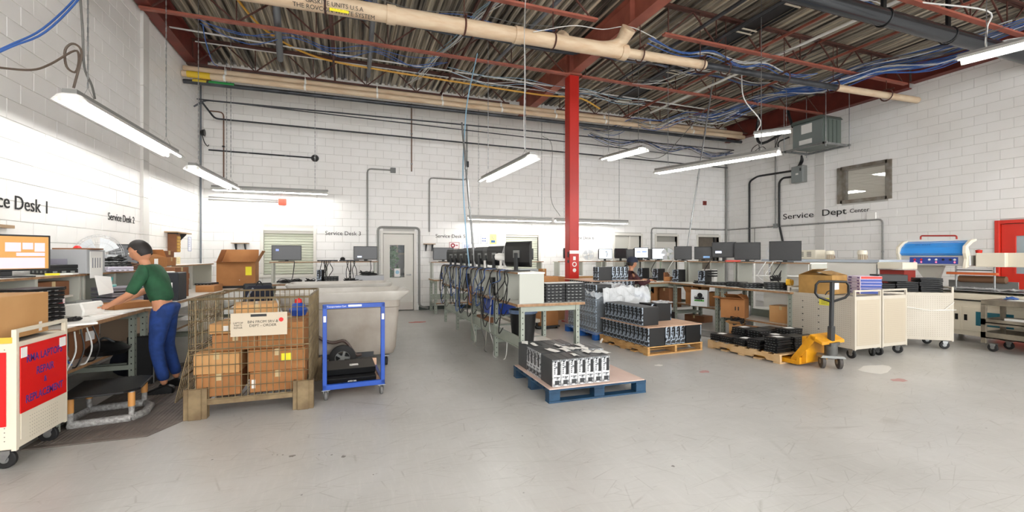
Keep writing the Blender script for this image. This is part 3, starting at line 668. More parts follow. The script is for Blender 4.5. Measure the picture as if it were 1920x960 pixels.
for lab, pts, mt, r in (
    ('blue cable pair swinging down from the roof at the far top left, upper one', [on_y(-60, 120, 4.3), on_y(20, 84, 4.5), on_y(80, 54, 4.7), on_y(140, -2, 5.0), on_y(180, -60, 5.2)], m_cableb, .008),
    ('blue cable pair swinging down from the roof at the far top left, lower one', [on_y(-60, 124, 4.25), on_y(20, 88, 4.45), on_y(85, 60, 4.65), on_y(148, -2, 4.95), on_y(188, -60, 5.15)], m_cableb, .008),
    ('blue cable hanging in a curve by the left wall beam', [on_y(380, 45, 8.6), on_y(385, 75, 8.8), on_y(398, 115, 9.3), on_y(408, 124, 10.0)], m_cableb, .008),
    ('brown flex looping beside the near strip light chain', [on_y(-60, 118, 4.9), on_y(0, 127, 5.1), on_y(60, 131, 5.2), on_y(95, 120, 5.3), on_y(140, 95, 5.4), on_y(148, 110, 5.4), on_y(142, 135, 5.4), on_y(125, 125, 5.4), on_y(122, 95, 5.4), on_y(135, 82, 5.4), on_y(150, 90, 5.4), on_y(152, 110, 5.4), on_y(138, 165, 5.4)], M('brown_flex', '5e5146', .6), .01),
    ('white cable hanging in a long drop above the strip light over the middle benches', [on_y(985, 0, 5.0), on_y(983, 60, 6.2), on_y(984, 150, 6.6), on_y(982, 230, 6.6), on_y(984, 280, 6.6)], m_cablew, .006),
    ('thin grey cable curling down to the low strip light behind the column', [on_y(1017, 255, 11.3), on_y(1035, 275, 11.4), on_y(1033, 370, 11.45), on_y(1050, 405, 11.45)], m_cableg, .007),
    ('white cable loop hanging above the slanting strip light', [on_y(1390, 135, 7.0), on_y(1395, 185, 6.9), on_y(1425, 225, 6.8), on_y(1420, 245, 6.8)], m_cablew, .012),
    ('black cable curling near the far right corner', [on_y(1408, 302, 9.5), on_y(1410, 280, 9.5), on_y(1423, 272, 9.5), on_y(1420, 296, 9.5), on_y(1410, 290, 9.5), on_y(1430, 275, 9.5), on_y(1447, 290, 9.5), on_y(1460, 255, 9.5)], m_cablek, .01),
    ('white curly lead hanging at the very bright corner light', [(8.25, 4.3, 5.36), on_y(1850, 20, 3.9), on_y(1851, 50, 3.9), on_y(1848, 80, 3.9), on_y(1853, 96, 3.9)], m_cablew, .012),
    ('grey cable swinging from the roof to the small two-panel light', [on_y(1330, 195, 9), on_y(1275, 260, 9), on_y(1235, 296, 9), on_y(1180, 290, 9)], m_cableg, .009),
    ('grey cable draped over the big beam past the column top', [on_y(1000, 60, 6.3), on_y(1075, 48, 6.4), on_y(1130, 55, 6.5), on_y(1180, 50, 6.5), on_y(1230, 72, 6.6)], m_cablew, .007),
    ('power flex drooping behind the near strip light', [on_y(150, -10, 5.5), on_y(155, 60, 5.5), on_y(158, 125, 5.6), on_y(172, 160, 5.7), on_y(178, 185, 5.8)], m_cableg, .01),
):
    tag(MB().tube(smoothpath(pts, 5), r, 6).build('cable', mt, smooth=True), lab, 'cable')
# supply poles dropping to the benches
def pole(p, q, label, r=.018):
    t = thing('power_pole', label, 'pole'); MB().cyl(p, q, r, 10).build('conduit', m_galv, t, smooth=True)
    b = MB(); P = Vector(p); Q = Vector(q)
    for k in (.3, .55, .8): c = P.lerp(Q, k); b.cyl(c-Vector((0, 0, .02)), c+Vector((0, 0, .02)), r+.006, 10)
    b.each('coupling', m_galv, t, smooth=True); return t
pole(on_y(866, 230, 8.0), (2.05, 7.4, 1.0), 'slanting steel power pole dropping onto the middle benches')
tag(MB().tube(smoothpath([on_y(895, 100, 8.4), on_y(878, 180, 8.2), on_y(872, 235, 8.1), on_y(868, 330, 7.9), on_y(874, 440, 7.6), on_y(880, 500, 7.4)]), .012, 6).build('cable', M('pale_blue_cable', '8fb4cc', .5), smooth=True), 'pale blue lead following the power pole down to the middle benches', 'cable')
pole(on_y(1337, 150, 8.3), (7.2, 8.2, 1.34), 'steel power pole dropping behind the right hand monitors')
pipe([(XL+.04, 11.75, 0), (XL+.04, 11.75, 5.4)], .02, m_pipeg, 'slim grey pipe standing beside the left corner')
tag(MB().cyl(on_y(983, 100, 6.8), on_y(984, 285, 6.9), .004, 5).build('suspension_wire', m_galv), 'thin wire above the strip light over the middle benches', 'wire')

# ---------------------------------------------------------------- wall services
def conduit(pts, label, r=.014, mat=None, boxes=(), plane='y', cat='conduit'):
    t = thing('wall_conduit', label, cat); MB().tube(bend(pts, .1), r, 8).build('tube', mat or M('painted_conduit', '8f8f8c', .5), t, smooth=True)
    b = MB()
    P = [Vector(p) for p in pts]; n = 0
    for i in range(len(P)-1):
        L = (P[i+1]-P[i]).length
        for k in range(1, int(L/.8)+1):
            c = P[i].lerp(P[i+1], k*.8/L if k*.8 < L-.05 else .5); b.cb(*c, *(((.05, .03, .03), (.03, .05, .05))[0] if plane == 'y' else (.03, .04, .05))); n += 1
    if n: b.each('clip', m_galv, t)
    for bx in boxes:
        x, y, z, sx, sy, sz, mt = bx; MB().cb(x, y, z, sx, sy, sz).build('junction_box', mt, t, bevel=.004)
    return t
Y_ = YB-.035
jb = M('box_grey', '6f7271', .5)
conduit([(.44, Y_, 1.3), (.44, Y_, 3.7), (1.05, Y_, 3.7)], 'grey conduit rising left of the white door to a square box', .02, boxes=[(1.08, Y_, 3.7, .13, .06, .13, jb)])
conduit([(.7, Y_, .0), (.7, Y_, 2.2), (1.76, Y_, 2.2), (1.76, Y_, .1), (2.0, Y_, .05)], 'thick grey conduit framing the white door', .03)
conduit([(2.03, Y_, 2.1), (2.03, Y_, 3.56), (3.07, Y_, 3.56), (3.07, Y_, 5.1)], 'grey conduit climbing right of the white door to the roof', .018, boxes=[(3.07, Y_, 4.0, .1, .06, .16, m_dkgrey)])
conduit([(1.56, Y_, 5.5), (1.56, Y_, 3.7)], 'rusty pipe stub hanging down the far wall', .014, M('rust_pipe', '7a5a48', .7))
conduit([(-3.05, Y_, 3.9), (-.85, Y_, 3.88)], 'dark horizontal conduit ending in a round alarm bell', .018, m_pipek)
be = thing('alarm_bell', 'round black alarm bell high on the far wall', 'bell', (-.8, YB-.01, 3.88))
MB().lathe([(0, -.08), (.05, -.075), (.085, -.03), (.09, -.0)], 20, (0, 0, 0), 'y').build('gong', m_black, be, smooth=True); MB().lathe([(0, -.09), (.02, -.088), (.022, -.07)], 12, (0, 0, 0), 'y').build('cap', m_grey, be)
conduit([(-3.05, Y_, 4.8), (-2.75, Y_, 4.8), (-2.75, Y_, 3.2)], 'brown conduit dropping in the left corner', .014, M('rust_pipe', '7a5a48', .7))
hk = thing('alarm_horn', 'small black horn with a curled lead in the left corner', 'alarm', (XL+.03, 11.7, 4.2))
MB().lathe([(0, 0), (.05, .02), (.08, .1), (.0, .1)], 14, axis='x').build('horn', m_black, hk, smooth=True); MB().tube(smoothpath([(.05, 0, -.05), (.08, .05, -.2), (.1, .2, -.25), (.1, .3, -.2)]), .01, 6).build('lead', m_black, hk)
conduit([(-3.05, Y_, 2.76), (-1.62, Y_, 2.76)], 'conduit running under the left strip light to the red fire call box', .014)
conduit([(-3.05, Y_, 2.82), (-1.62, Y_, 2.8)], 'second conduit just above, also to the red fire call box', .012)
fb = thing('fire_box', 'small red-orange box on the far wall under the left strip light', 'box', (-1.52, YB-.05, 2.76)); MB().cb(0, 0, 0, .17, .08, .15).build('body', M('orange_red', 'e8472c', .4), fb, bevel=.006); MB().cb(0, -.045, 0, .12, .01, .1).build('cover', M('orange_red2', 'd8391f', .4), fb)
fb2 = thing('fire_call_point', 'small dark red call point on the far wall at the right', 'box', (11.42, YB-.03, 3.26)); MB().cb(0, 0, 0, .12, .06, .14).build('body', M('dark_red_plastic', '7e2a24', .4), fb2); MB().cb(0, -.035, 0, .07, .01, .07).build('cover', m_red, fb2)
conduit([(9.24, Y_, 1.4), (9.24, Y_, 2.36), (12.3, Y_, 2.36)], 'conduit arching over the doors at the right of the far wall', .02)
X_ = XR-.035
conduit([(XR-.06, YB-.06, 5.0), (XR-.06, YB-.06, 0.1)], 'grey pipe standing in the far right corner', .03)
conduit([(X_, 12.0, 2.36), (X_, 7.42, 2.36), (X_, 7.2, 2.36), (X_, 7.2, .6)], 'long conduit under the service department lettering, bending down at its right end', .02, plane='x', boxes=[(X_, 7.45, 2.46, .05, .2, .17, m_white), (X_, 10.15, 2.38, .06, .12, .14, m_grey)])
conduit([(X_, 10.15, 2.4), (X_, 10.15, 5.3)], 'tall thin conduit rising from the junction box on the right wall', .018, plane='x')
conduit([(X_, 10.9, 1.0), (X_, 10.9, 2.36)], 'short thin conduit dropping from the long one, right wall', .012, plane='x')
kc = M('black_flex', '202123', .45)
conduit([(X_, 11.1, 1.7), (X_, 11.1, 3.9), (X_, 10.8, 4.02), (X_, 9.6, 3.98)], 'black armoured cable curving left from the switch box down the right wall', .03, kc, plane='x')
conduit([(X_, 9.85, 1.7), (X_, 10.02, 2.4), (X_, 10.02, 3.72), (X_, 9.9, 3.82), (X_, 9.55, 3.8)], 'second black armoured cable dropping from the switch box', .03, kc, plane='x')
sb = thing('switch_box', 'grey disconnect switch box under the transformer', 'switch', (XR-.1, 9.32, 3.82))
MB().box(-.1, .08, -.18, .18, -.24, .24).build('enclosure', m_grey, sb, bevel=.006); MB().box(-.112, -.1, -.165, .165, -.22, .22).build('door', M('switch_door', '878d8c', .4), sb, bevel=.004)
MB().box(-.115, -.112, -.05, .03, -.02, .03).build('label', m_paper, sb); MB().box(-.15, -.112, -.14, -.12, .08, .16).build('handle', m_dkgrey, sb)
# transformer hung on rods
tr = thing('transformer', 'big grey-green transformer cabinet hung from rods under the roof', 'transformer', (11.62, 8.35, 4.32))
mtr = M('transformer_green', '66706a', .4, metal=.2); mtr2 = M('transformer_front', '87908e', .4, metal=.2)
MB().box(-.3, .36, -.42, .42, 0, .66).build('cabinet', mtr, tr, bevel=.008)
MB().prism([(-.45, .66), (.45, .66), (.4, .73), (-.4, .73)], 'x', -.34, .38).build('lid', mtr, tr)
MB().box(-.315, -.3, -.4, .4, .03, .63).build('front_cover', mtr2, tr)
MB().box(-.319, -.315, -.13, .16, .36, .6).build('data_plate', m_paper, tr); MB().box(-.319, -.315, -.13, .22, .08, .2).build('warning_label', m_paper, tr)
b = MB()
for i in range(4): b.box(-.27+i*.15, -.26+i*.15, -.435, -.42, .05, .63)
b.each('side_rib', mtr, tr)
b = MB(); b.box(-.45, -.4, -.6, .6, -.05, 0); b.box(.4, .45, -.6, .6, -.05, 0); b.box(-.45, .45, -.55, -.5, -.05, 0); b.box(-.45, .45, .5, .55, -.05, 0); b.each('cradle', m_galv, tr)
b = MB()
for x in (-.43, .43):
    for y in (-.57, .57): b.cyl((x, y, -.12), (x, y, 1.55), .01, 6)
b.each('rod', m_galv, tr)
b = MB(); 
for dy in (.0, .06): b.tube(smoothpath([(XR-.1, 9.3+dy, 4.05), (XR-.12, 9.2+dy, 4.2), (11.9, 8.95, 4.25)]), .025, 8)
b.tube(smoothpath([(11.3, 8.9, 4.9), (11.2, 9.6, 4.7), (11.2, 9.8, 5.0), (11.3, 9.8, 5.6)]), .04, 8); b.tube(smoothpath([(11.5, 8.9, 5.0), (11.5, 9.0, 5.3), (11.5, 9.1, 5.7)]), .035, 8); b.tube(smoothpath([(11.3, 8.85, 4.7), (11.2, 9.1, 4.6), (11.3, 9.1, 4.35), (11.4, 8.85, 4.3)]), .02, 8)
tag(b.build('flexible_conduit', kc, smooth=True), 'thick black flexible conduits looping into the transformer', 'conduit')
# masonry pilasters in wall paint, made greyer to put their shade into the colour
def pilaster(n, x0, x1, y0, y1, z1, seg=.2):
    o = bpy.data.objects.new('trim_%d' % n, None); C.objects.link(o); o['kind'] = 'structure'
    mp = M('pilaster_shaded_grey', 'd6d4d0', .5); k = 0; src = None
    while k*seg < z1-.01:
        if src is None: src = MB().box(x0, x1, y0, y1, 0, seg-.006).build('block', mp, o, bevel=.003)
        else:
            c = bpy.data.objects.new('block', src.data); C.objects.link(c); c.parent = o; c.location = (0, 0, k*seg); 
        k += 1
pilaster(2, XL, XL+.05, 8.77, 8.99, 5.38, .6)
pilaster(3, XR-.03, XR, 8.64, 8.9, 5.3, 1.0)
# lettering on the walls
def wall_text(s, size, loc, rot, sx, lab):
    t = text(s, size, m_ink, None, loc, rot, 'wall_lettering', sx=sx, ext=.002, align='LEFT'); tag(t, lab, 'sign')
    return t
wall_text('Service Desk 1', .2, (XL+.012, 5.27, 1.98), (PI/2, 0, PI/2), .98, 'black lettering Service Desk 1 high on the left wall above the big monitor')
bpy.context.view_layer.update()
for tname in ():
    pass
wall_text('Service Desk 2', .15, (XL+.012, 7.74, 2.0), (PI/2, 0, PI/2), .9, 'black lettering Service Desk 2 on the left wall above the round fan')
wall_text('Service Desk 3', .142, (-.57, YB-.01, 2.02), (PI/2, 0, 0), 1.0, 'black lettering Service Desk 3 between the left window and the white door')
wall_text('Service Desk 5', .138, (2.2, YB-.01, 1.99), (PI/2, 0, 0), 1.0, 'black lettering Service Desk 5 above the middle row of monitors')
wall_text('Service Desk 6', .125, (6.3, YB-.01, 2.0), (PI/2, 0, 0), 1.08, 'black lettering Service Desk 6 half hidden by the red column')
wall_text('Service', .235, (XR-.012, 9.92, 2.63), (PI/2, 0, -PI/2), 1.42, 'black wall lettering reading Service on the right wall')
wall_text('Dept', .25, (XR-.035, 8.72, 2.64), (PI/2, 0, -PI/2), 1.3, 'black wall lettering reading Dept on the right wall')
wall_text('Center', .15, (XR-.012, 7.99, 2.63), (PI/2, 0, -PI/2), 1.1, 'smaller black wall lettering reading Center')
# paper notices
def notice(loc, w, h, rz, col, lab, mark='1d4f88', kind=0, frame=None):
    t = thing('wall_notice', lab, 'notice', loc, rz)
    MB().box(-w/2, w/2, -.004, 0, -h/2, h/2).build('sheet', M('sheet_'+col, col, .6), t)
    b = MB()
    if kind == 0:
        for i in range(5): b.box(-w*.35, w*(.1+.05*(i % 3)), -.006, -.004, h*(.32-.12*i), h*(.35-.12*i))
    elif kind == 1:
        for i in range(3): b.box(-w*.3+i*w*.22, -w*.14+i*w*.22, -.006, -.004, 0, h*.1); b.box(-w*.32+i*w*.22, -w*.14+i*w*.22, -.006, -.004, -h*.25, -h*.15)
    elif kind == 2: b.lathe([(w*.1, -.006), (w*.22, -.006), (w*.22, -.004), (w*.1, -.004)], 14, (-w*.15, 0, 0), 'y'); b.box(w*.12, w*.35, -.006, -.004, -h*.05, h*.1)
    else: b.box(-w*.3, w*.3, -.006, -.004, -h*.35, -h*.12); b.tube([(-w*.25, -.005, h*.3), (w*.1, -.005, -h*.05)], .006, 4)
    b.build('print', M('ink_'+mark, mark, .6), t)
    if frame:
        f = MB(); e = .012; f.box(-w/2, w/2, -.008, -.003, h/2-e, h/2); f.box(-w/2, w/2, -.008, -.003, -h/2, -h/2+e); f.box(-w/2, -w/2+e, -.008, -.003, -h/2, h/2); f.box(w/2-e, w/2, -.008, -.003, -h/2, h/2); f.build('border', M('ink_'+frame, frame, .6), t)
yn = YB-.012
notice((3.3, yn, 1.93), .2, .28, 0, 'f2f1ee', 'white notice with faint text, leftmost of the three above the middle monitors', 'b5b8bd', 0, '8e9298')
notice((3.57, yn, 1.93), .2, .28, 0, 'f3f3f3', 'white notice with blue print, middle of the three above the middle monitors', '2b4f96', 1, '9aa2ad')
notice((3.84, yn, 1.93), .2, .28, 0, 'edcf86', 'yellow notice with a blue drawing, rightmost of the three', '2b5f96', 3)
notice((2.72, yn, 1.74), .28, .18, 0, 'f0eaea', 'landscape sign with a dark red border and swirl below Service Desk 5', 'a02c3c', 2, 'b05a60')
notice((3.07, yn, 1.74), .26, .18, 0, 'ebeef6', 'landscape sign with blue bands beside the red swirl sign', '3c5aa8', 1, 'c9cfe0')
notice((XL+.012, 10.45, 1.72), .2, .3, PI/2, 'edc271', 'orange-yellow notice on the left wall near the corner', '9a6a20', 0)
notice((XL+.012, 11.1, 1.7), .2, .3, PI/2, 'eef0f8', 'white notice with a lilac border on the left wall near the corner', '7d84b0', 0, 'a9aed0')
notice((XL+.012, 10.45, 1.32), .2, .22, PI/2, 'efe0b0', 'pale yellow notice low on the left wall near the corner', 'b09a50', 0)
def bracket_shelf(loc, w, rz, lab):
    t = thing('wall_shelf', lab, 'shelf', loc, rz)
    MB().box(-w/2, w/2, -.2, 0, 0, .02).build('shelf_board', M('shelf_wood', 'a88c6c', .6), t)
    src = MB().prism([(0, 0), (-.16, 0), (-.16, -.015), (-.02, -.18), (0, -.18)], 'x', -.012, .012)
    for x in (-w*.28, w*.28):
        m = MB(); m.v = list(src.v); m.f = list(src.f); m.build('bracket', m_dkgrey, t, loc=(x, 0, 0))
bracket_shelf((-2.4, YB-.008, 1.74), .34, 0, 'small empty bracket shelf on the far wall left of the shuttered window')
bracket_shelf((2.02, YB-.008, 1.76), .3, 0, 'small bracket shelf on the far wall just right of the white door')
bracket_shelf((XL+.008, 10.15, 1.88), .8, PI/2, 'small bracket shelf on the left wall holding yellow boxes under it')
s_ = thing('wall_shelf', 'brown shelf board on the left wall at the very edge of the picture', 'shelf', (XL+.008, 5.5, 1.72), PI/2); MB().box(-.3, .3, -.06, 0, 0, .03).build('shelf_board', M('shelf_wood', 'a88c6c', .6), s_)
# ---------------------------------------------------------------- builders of repeated kinds
PROTO = {}
HIDE = (0, 0, -50)
def monitor(loc, rz, label, w=.5, h=.31, group='monitors', style='dark', base='flat', z0=.1, mark=None, body=None):
    """flat screen monitor, screen towards local -Y, base on the surface"""
    key = ('mon', round(w, 2), round(h, 2), style, base, mark, round(z0, 2), body.name if body else 0)
    if key in PROTO: return copy_tree(PROTO[key], loc, rz, label, group)
    t = thing('monitor', label, 'monitor', loc, rz, group); bd = body or m_black
    MB().prism([(-.012, 0), (.0, -.004), (.022, .02), (.035, .06), (.035, h-.06), (.018, h-.01), (0, h+.002), (-.012, h)], 'x', -w/2, w/2).build('housing', bd, t, loc=(0, 0, z0), bevel=.002)
    sm = {'dark': m_screen, 'white': M('lit_white_screen', 'dfe8f5', .3, emit=1.1), 'map': M('lit_tan_screen', 'b98848', .3, emit=.4)}[style]
    e = .014
    MB().box(-w/2+e, w/2-e, -.0135, -.012, e, h-e).build('screen', sm, t, loc=(0, 0, z0))
    if mark == 'logo': MB().box(-w*.36, -w*.26, -.0145, -.0134, h*.62, h*.75).build('screen_window', M('blue_window', '7d90e0', .4, emit=.6), t, loc=(0, 0, z0))
    if mark == 'low': MB().box(-w*.34, -w*.16, -.0145, -.0134, h*.16, h*.27).build('screen_window', M('white_window', 'c9d4f2', .4, emit=.8), t, loc=(0, 0, z0))
    if mark == 'mid': MB().box(-w*.36, -w*.1, -.0145, -.0134, h*.28, h*.42).build('screen_window', M('white_window', 'c9d4f2', .4, emit=.8), t, loc=(0, 0, z0))
    if mark == 'blue': MB().box(-w*.0, w*.36, -.0145, -.0134, h*.1, h*.26).build('screen_window', M('dim_blue_window', '5c7ea3', .4, emit=.5), t, loc=(0, 0, z0))
    if mark == 'lines':
        b = MB(); b.box(-w*.4, w*.4, -.0145, -.0134, h*.86, h*.89); b.box(-w*.36, -w*.05, -.0145, -.0134, h*.5, h*.62); b.box(w*.05, w*.4, -.0145, -.0134, h*.52, h*.66); b.box(-w*.36, w*.3, -.0145, -.0134, h*.4, h*.43); b.each('screen_window', M('blue_grey_window', '7f97c4', .4, emit=.5), t, loc=(0, 0, z0))
    if mark == 'hook': MB().tube(smoothpath([(-.01, -.014, h*.68), (.03, -.014, h*.75), (.05, -.014, h*.6), (.05, -.014, h*.35), (.02, -.014, h*.22)]), .012, 4).build('screen_picture', m_ink, t, loc=(0, 0, z0))
    if base == 'tall': MB().box(-.03, .03, .03, .06, 0.01, z0+h*.55).build('stand', m_dkgrey, t, bevel=.004)
    else: MB().box(-.035, .035, .015, .035, .008, z0+h*.3).build('stand', bd, t)
    MB().prism([(-w*.27, -.09), (w*.27, -.09), (w*.22, .11), (-w*.22, .11)], 'z', 0, .014).build('base', bd, t, bevel=.004)
    if base == 'tall': MB().box(-.06, .06, .034, .045, h*.35, h*.65).build('back_mount', m_grey, t, loc=(0, 0, z0))
    PROTO[key] = t; return t
def tower(loc, rz, label, group, style='silver'):
    """small form factor computer, front towards local -Y"""
    if ('pc', style) in PROTO: return copy_tree(PROTO[('pc', style)], loc, rz, label, group)
    t = thing('desktop_computer', label, 'computer', loc, rz, group); w, d, h = .09, .31, .272
    cs = {'silver': m_caseg, 'blue': m_case}[style]; bz = {'silver': m_silver, 'blue': m_bluem}[style]
    MB().box(-w/2, w/2, -d/2+.02, d/2, 0, h).build('case', cs, t, bevel=.003)
    MB().prism([(-w/2, -d/2+.02), (-w/2, -d/2+.006), (-w/2+.012, -d/2), (w/2-.012, -d/2), (w/2, -d/2+.006), (w/2, -d/2+.02)], 'z', .003, h-.003).build('front_bezel', bz, t)
    y0, y1 = -d/2-.002, -d/2+.004
    MB().box(.004, w/2-.009, y0, y1, .12, h-.02).build('drive_bay', m_case if style == 'silver' else m_black, t)
    MB().box(-.024, .024, y0, y1, .022, .066).build('vent_grille', m_dkgrey, t)
    b = MB()
    for k, z in enumerate((.232, .214, .19, .172, .154, .136)): b.box(-w/2+.014, -w/2+.026, y0, y1, z-.005, z+.005)
    for x in (-.03, -.008, .014): b.box(x, x+.014, y0, y1, .092, .1)
    b.build('ports', m_black, t, kind='stuff'); MB().lathe([(0, 0), (.009, 0), (.009, .004), (0, .004)], 10, (-.018, y0-.001, .25), 'y').build('power_button', m_black, t)
    if style == 'blue': MB().box(-w/2+.01, w/2-.01, y0-.001, y1, .2, .208).build('trim_strip', m_black, t)
    PROTO[('pc', style)] = t; return t
def flatpc(loc, rz, label, group, size=(.3, .25, .035), cat='laptop', name='laptop', mat=None):
    key = ('flat', size, name, (mat or m_case).name)
    if key in PROTO: return copy_tree(PROTO[key], loc, rz, label, group)
    t = thing(name, label, cat, loc, rz, group); w, d, h = size
    MB().box(-w/2, w/2, -d/2, d/2, .003, h*.55).build('base', mat or m_case, t, bevel=.004); MB().box(-w/2, w/2, -d/2, d/2, h*.62, h).build('lid', mat or m_case, t, bevel=.004)
    MB().box(-w/2+.006, w/2-.006, -d/2+.006, d/2-.004, h*.5, h*.66).build('hinge_gap', m_dkgrey, t)
    b = MB(); [b.box(-w*.4+i*w*.2, -w*.4+i*w*.2+w*.1, -d/2-.001, -d/2+.002, h*.15, h*.35) for i in range(4)]; b.build('ports', m_grey, t, kind='stuff')
    b = MB(); [b.box(-w/2-.001, -w/2+.002, -d*.4+i*d*.22, -d*.4+i*d*.22+d*.1, h*.15, h*.4) for i in range(4)]; b.build('side_ports', m_grey, t, kind='stuff')
    PROTO[key] = t; return t
def bench(loc, rz, label, L, D, H=.86, legs=(0, 1), riser=None, ups=(), shelf=None, name='workbench', gap=.03, group=None, top=None, ldx=.05, backrail=True, ruh=.0):
    t = thing(name, label, 'workbench', loc, rz, group)
    MB().box(0, L, 0, D, H-.035, H).build('worktop', top or m_lam, t, bevel=.003)
    b = MB(); b.box(-.004, L+.004, -.006, 0, H-.034, H-.002); b.box(-.004, L+.004, D, D+.006, H-.034, H-.002); b.box(-.006, 0, 0, D, H-.034, H-.002); b.box(L, L+.006, 0, D, H-.034, H-.002); b.each('edge_band', m_edge, t)
    lg = None
    for f in legs:
        x = ldx+(L-2*ldx)*f
        for y in (.09, D-.07):
            if lg is None:
                m = MB(); m.prism([(-.035, -.025), (.035, -.025), (.035, .025), (.03, .025), (.03, -.02), (-.03, -.02), (-.03, .025), (-.035, .025)], 'z', 0, H-.035); lg = m.build('leg', m_green, t, loc=(x, y, 0))
                h = MB(); [h.box(-.006, .006, -.0262, -.0245, z, z+.014) for z in [.05+k*.07 for k in range(11)]]; [h.box(-.0362, -.0345, -.006, .006, z, z+.014) for z in [.05+k*.07 for k in range(11)]]; [h.box(.0345, .0362, -.006, .006, z, z+.014) for z in [.05+k*.07 for k in range(11)]]
                h.build('slot_holes', m_black, lg, kind='stuff')
            else:
                o = lg.copy(); C.objects.link(o); o.parent = t; o.location = (x, y, 0)
                for c in [c for c in bpy.data.objects if c.parent == lg]:
                    c2 = c.copy(); C.objects.link(c2); c2.parent = o
        MB().box(x-.025, x+.025, .08, D-.07, H-.1, H-.036).build('cross_rail', m_green, t)
        MB().box(x-.02, x+.02, .08, D-.07, .2, .25).build('cross_rail', m_green, t)
    if backrail:
        MB().prism([(D-.075, .3), (D-.045, .3), (D-.045, .315), (D-.06, .315), (D-.06, .425), (D-.045, .425), (D-.045, .44), (D-.075, .44)], 'x', ldx, L-ldx).build('stringer', m_green, t)
    if shelf:
        d0, d1, hz = shelf; MB().box(ldx, L-ldx, d0, d1, hz, hz+.025).build('lower_shelf', m_lam, t); MB().box(ldx, L-ldx, d0-.006, d0, hz, hz+.025).build('edge_band', m_edge, t)
    if riser:
        rd, rh = riser
        MB().box(0, L, D-rd, D+.0, rh-.022, rh).build('riser_shelf', top or m_lam, t, bevel=.002); b = MB(); b.box(0, L, D-rd-.005, D-rd, rh-.022, rh-.001); b.box(0, L, D, D+.005, rh-.022, rh-.001); b.each('edge_band', m_edge, t)
        src = None
        for x in ups:
            if src is None: src = MB().prism([(D-rd+.03, H), (D-.01, H), (D-.01, rh-.022), (D-rd+.03, rh-.022)], 'x', -.02, .02).build('riser_panel', m_panel, t, loc=(x, 0, 0), bevel=.003)
            else:
                o = src.copy(); C.objects.link(o); o.parent = t; o.location = (x, 0, 0)
    return t
def carton(loc, rz, label, size, mat=None, group=None, open_=None, tape=True, lab=None, tilt=0, name='cardboard_box', cat='box', marks=0, labcol=None):
    """cardboard box, base on the surface; open_ = list of flap angles (front, back, left, right) in degrees from closed"""
    w, d, h = size; mat = mat or m_card; t = thing(name, label, cat, loc, rz, group)
    if not open_:
        MB().box(-w/2, w/2, -d/2, d/2, 0, h).build('body', mat, t, bevel=.004)
        if tape: MB().box(-.022, .022, -d/2-.0012, d/2+.0012, h-.06, h+.0015).build('tape', m_tape, t)
        MB().box(-w/2+.002, w/2-.002, -.0015, .0015, h-.001, h+.001).build('flap_seam', m_cardd, t)
    else:
        e = .005; b = MB(); b.box(-w/2, w/2, -d/2, -d/2+e, 0, h); b.box(-w/2, w/2, d/2-e, d/2, 0, h); b.box(-w/2, -w/2+e, -d/2+e, d/2-e, 0, h); b.box(w/2-e, w/2, -d/2+e, d/2-e, 0, h); b.box(-w/2+e, w/2-e, -d/2+e, d/2-e, 0, e)
        b.build('body', mat, t)
        for i, a in enumerate(open_):
            if a is None: continue
            f = MB(); ln = (d if i < 2 else w*.8)*.48
            if i < 2: f.box(-w/2+.004, w/2-.004, 0, ln, 0, .004)
            else: f.box(0, ln, -d/2+.004, d/2-.004, 0, .004)
            o = f.build('flap', mat, t)
            o.location = [(0, -d/2, h), (0, d/2, h), (-w/2, 0, h), (w/2, 0, h)][i]
            a = R(a); o.rotation_euler = [(a, 0, 0), (-a, 0, PI), (0, -a, 0), (0, a, PI)][i]
            if i == 1: o.rotation_euler = (a, 0, PI)
            if i == 3: o.rotation_euler = (0, -a, PI)
    if lab: 
        x, z, lw, lh = lab[:4]; side = lab[4] if len(lab) > 4 else 0
        q = MB(); q.box(x-lw/2, x+lw/2, -d/2-.002, -d/2-.0005, z-lh/2, z+lh/2) if side == 0 else (q.box(-w/2-.002, -w/2-.0005, x-lw/2, x+lw/2, z-lh/2, z+lh/2) if side == 1 else q.box(w/2+.0005, w/2+.002, x-lw/2, x+lw/2, z-lh/2, z+lh/2))
        q.build('shipping_label', labcol or m_paper, t)
    if marks:
        q = MB()
        for k in range(marks): q.box(w*.1+k*.05, w*.1+k*.05+.018, -d/2-.0015, -d/2-.0002, h*.42, h*.62)
        q.build('printed_marks', m_ink, t, kind='stuff')
    return t
def caster(parent, x, y, r=.062, w=.035, z=0, plate=.13, mat=None, yaw=0):
    c = MB(); c.prism([(-.03, plate), (.03, plate), (.035, plate-.02), (.02, r), (-.005, r-.01), (-.03, plate-.03)], 'x', -w/2-.008, -w/2-.004); c.prism([(-.03, plate), (.03, plate), (.035, plate-.02), (.02, r), (-.005, r-.01), (-.03, plate-.03)], 'x', w/2+.004, w/2+.008); c.box(-.04, .04, -.04, .04, plate-.006, plate)
    o = c.build('caster_fork', m_galv, parent, loc=(x, y, z), rz=yaw)
    b = MB(); b.lathe([(r*.45, -w/2-.001), (r-.006, -w/2), (r, -w/2+.006), (r, w/2-.006), (r-.006, w/2), (r*.45, w/2+.001)], 22, (0, .006, r), 'x'); b.build('wheel', mat or m_rub, o, smooth=True)
    b = MB(); b.lathe([(0, -w/2-.002), (r*.42, -w/2), (r*.46, 0), (r*.42, w/2), (0, w/2+.002)], 16, (0, .006, r), 'x'); b.build('hub', m_galv, o, smooth=True)
    return o
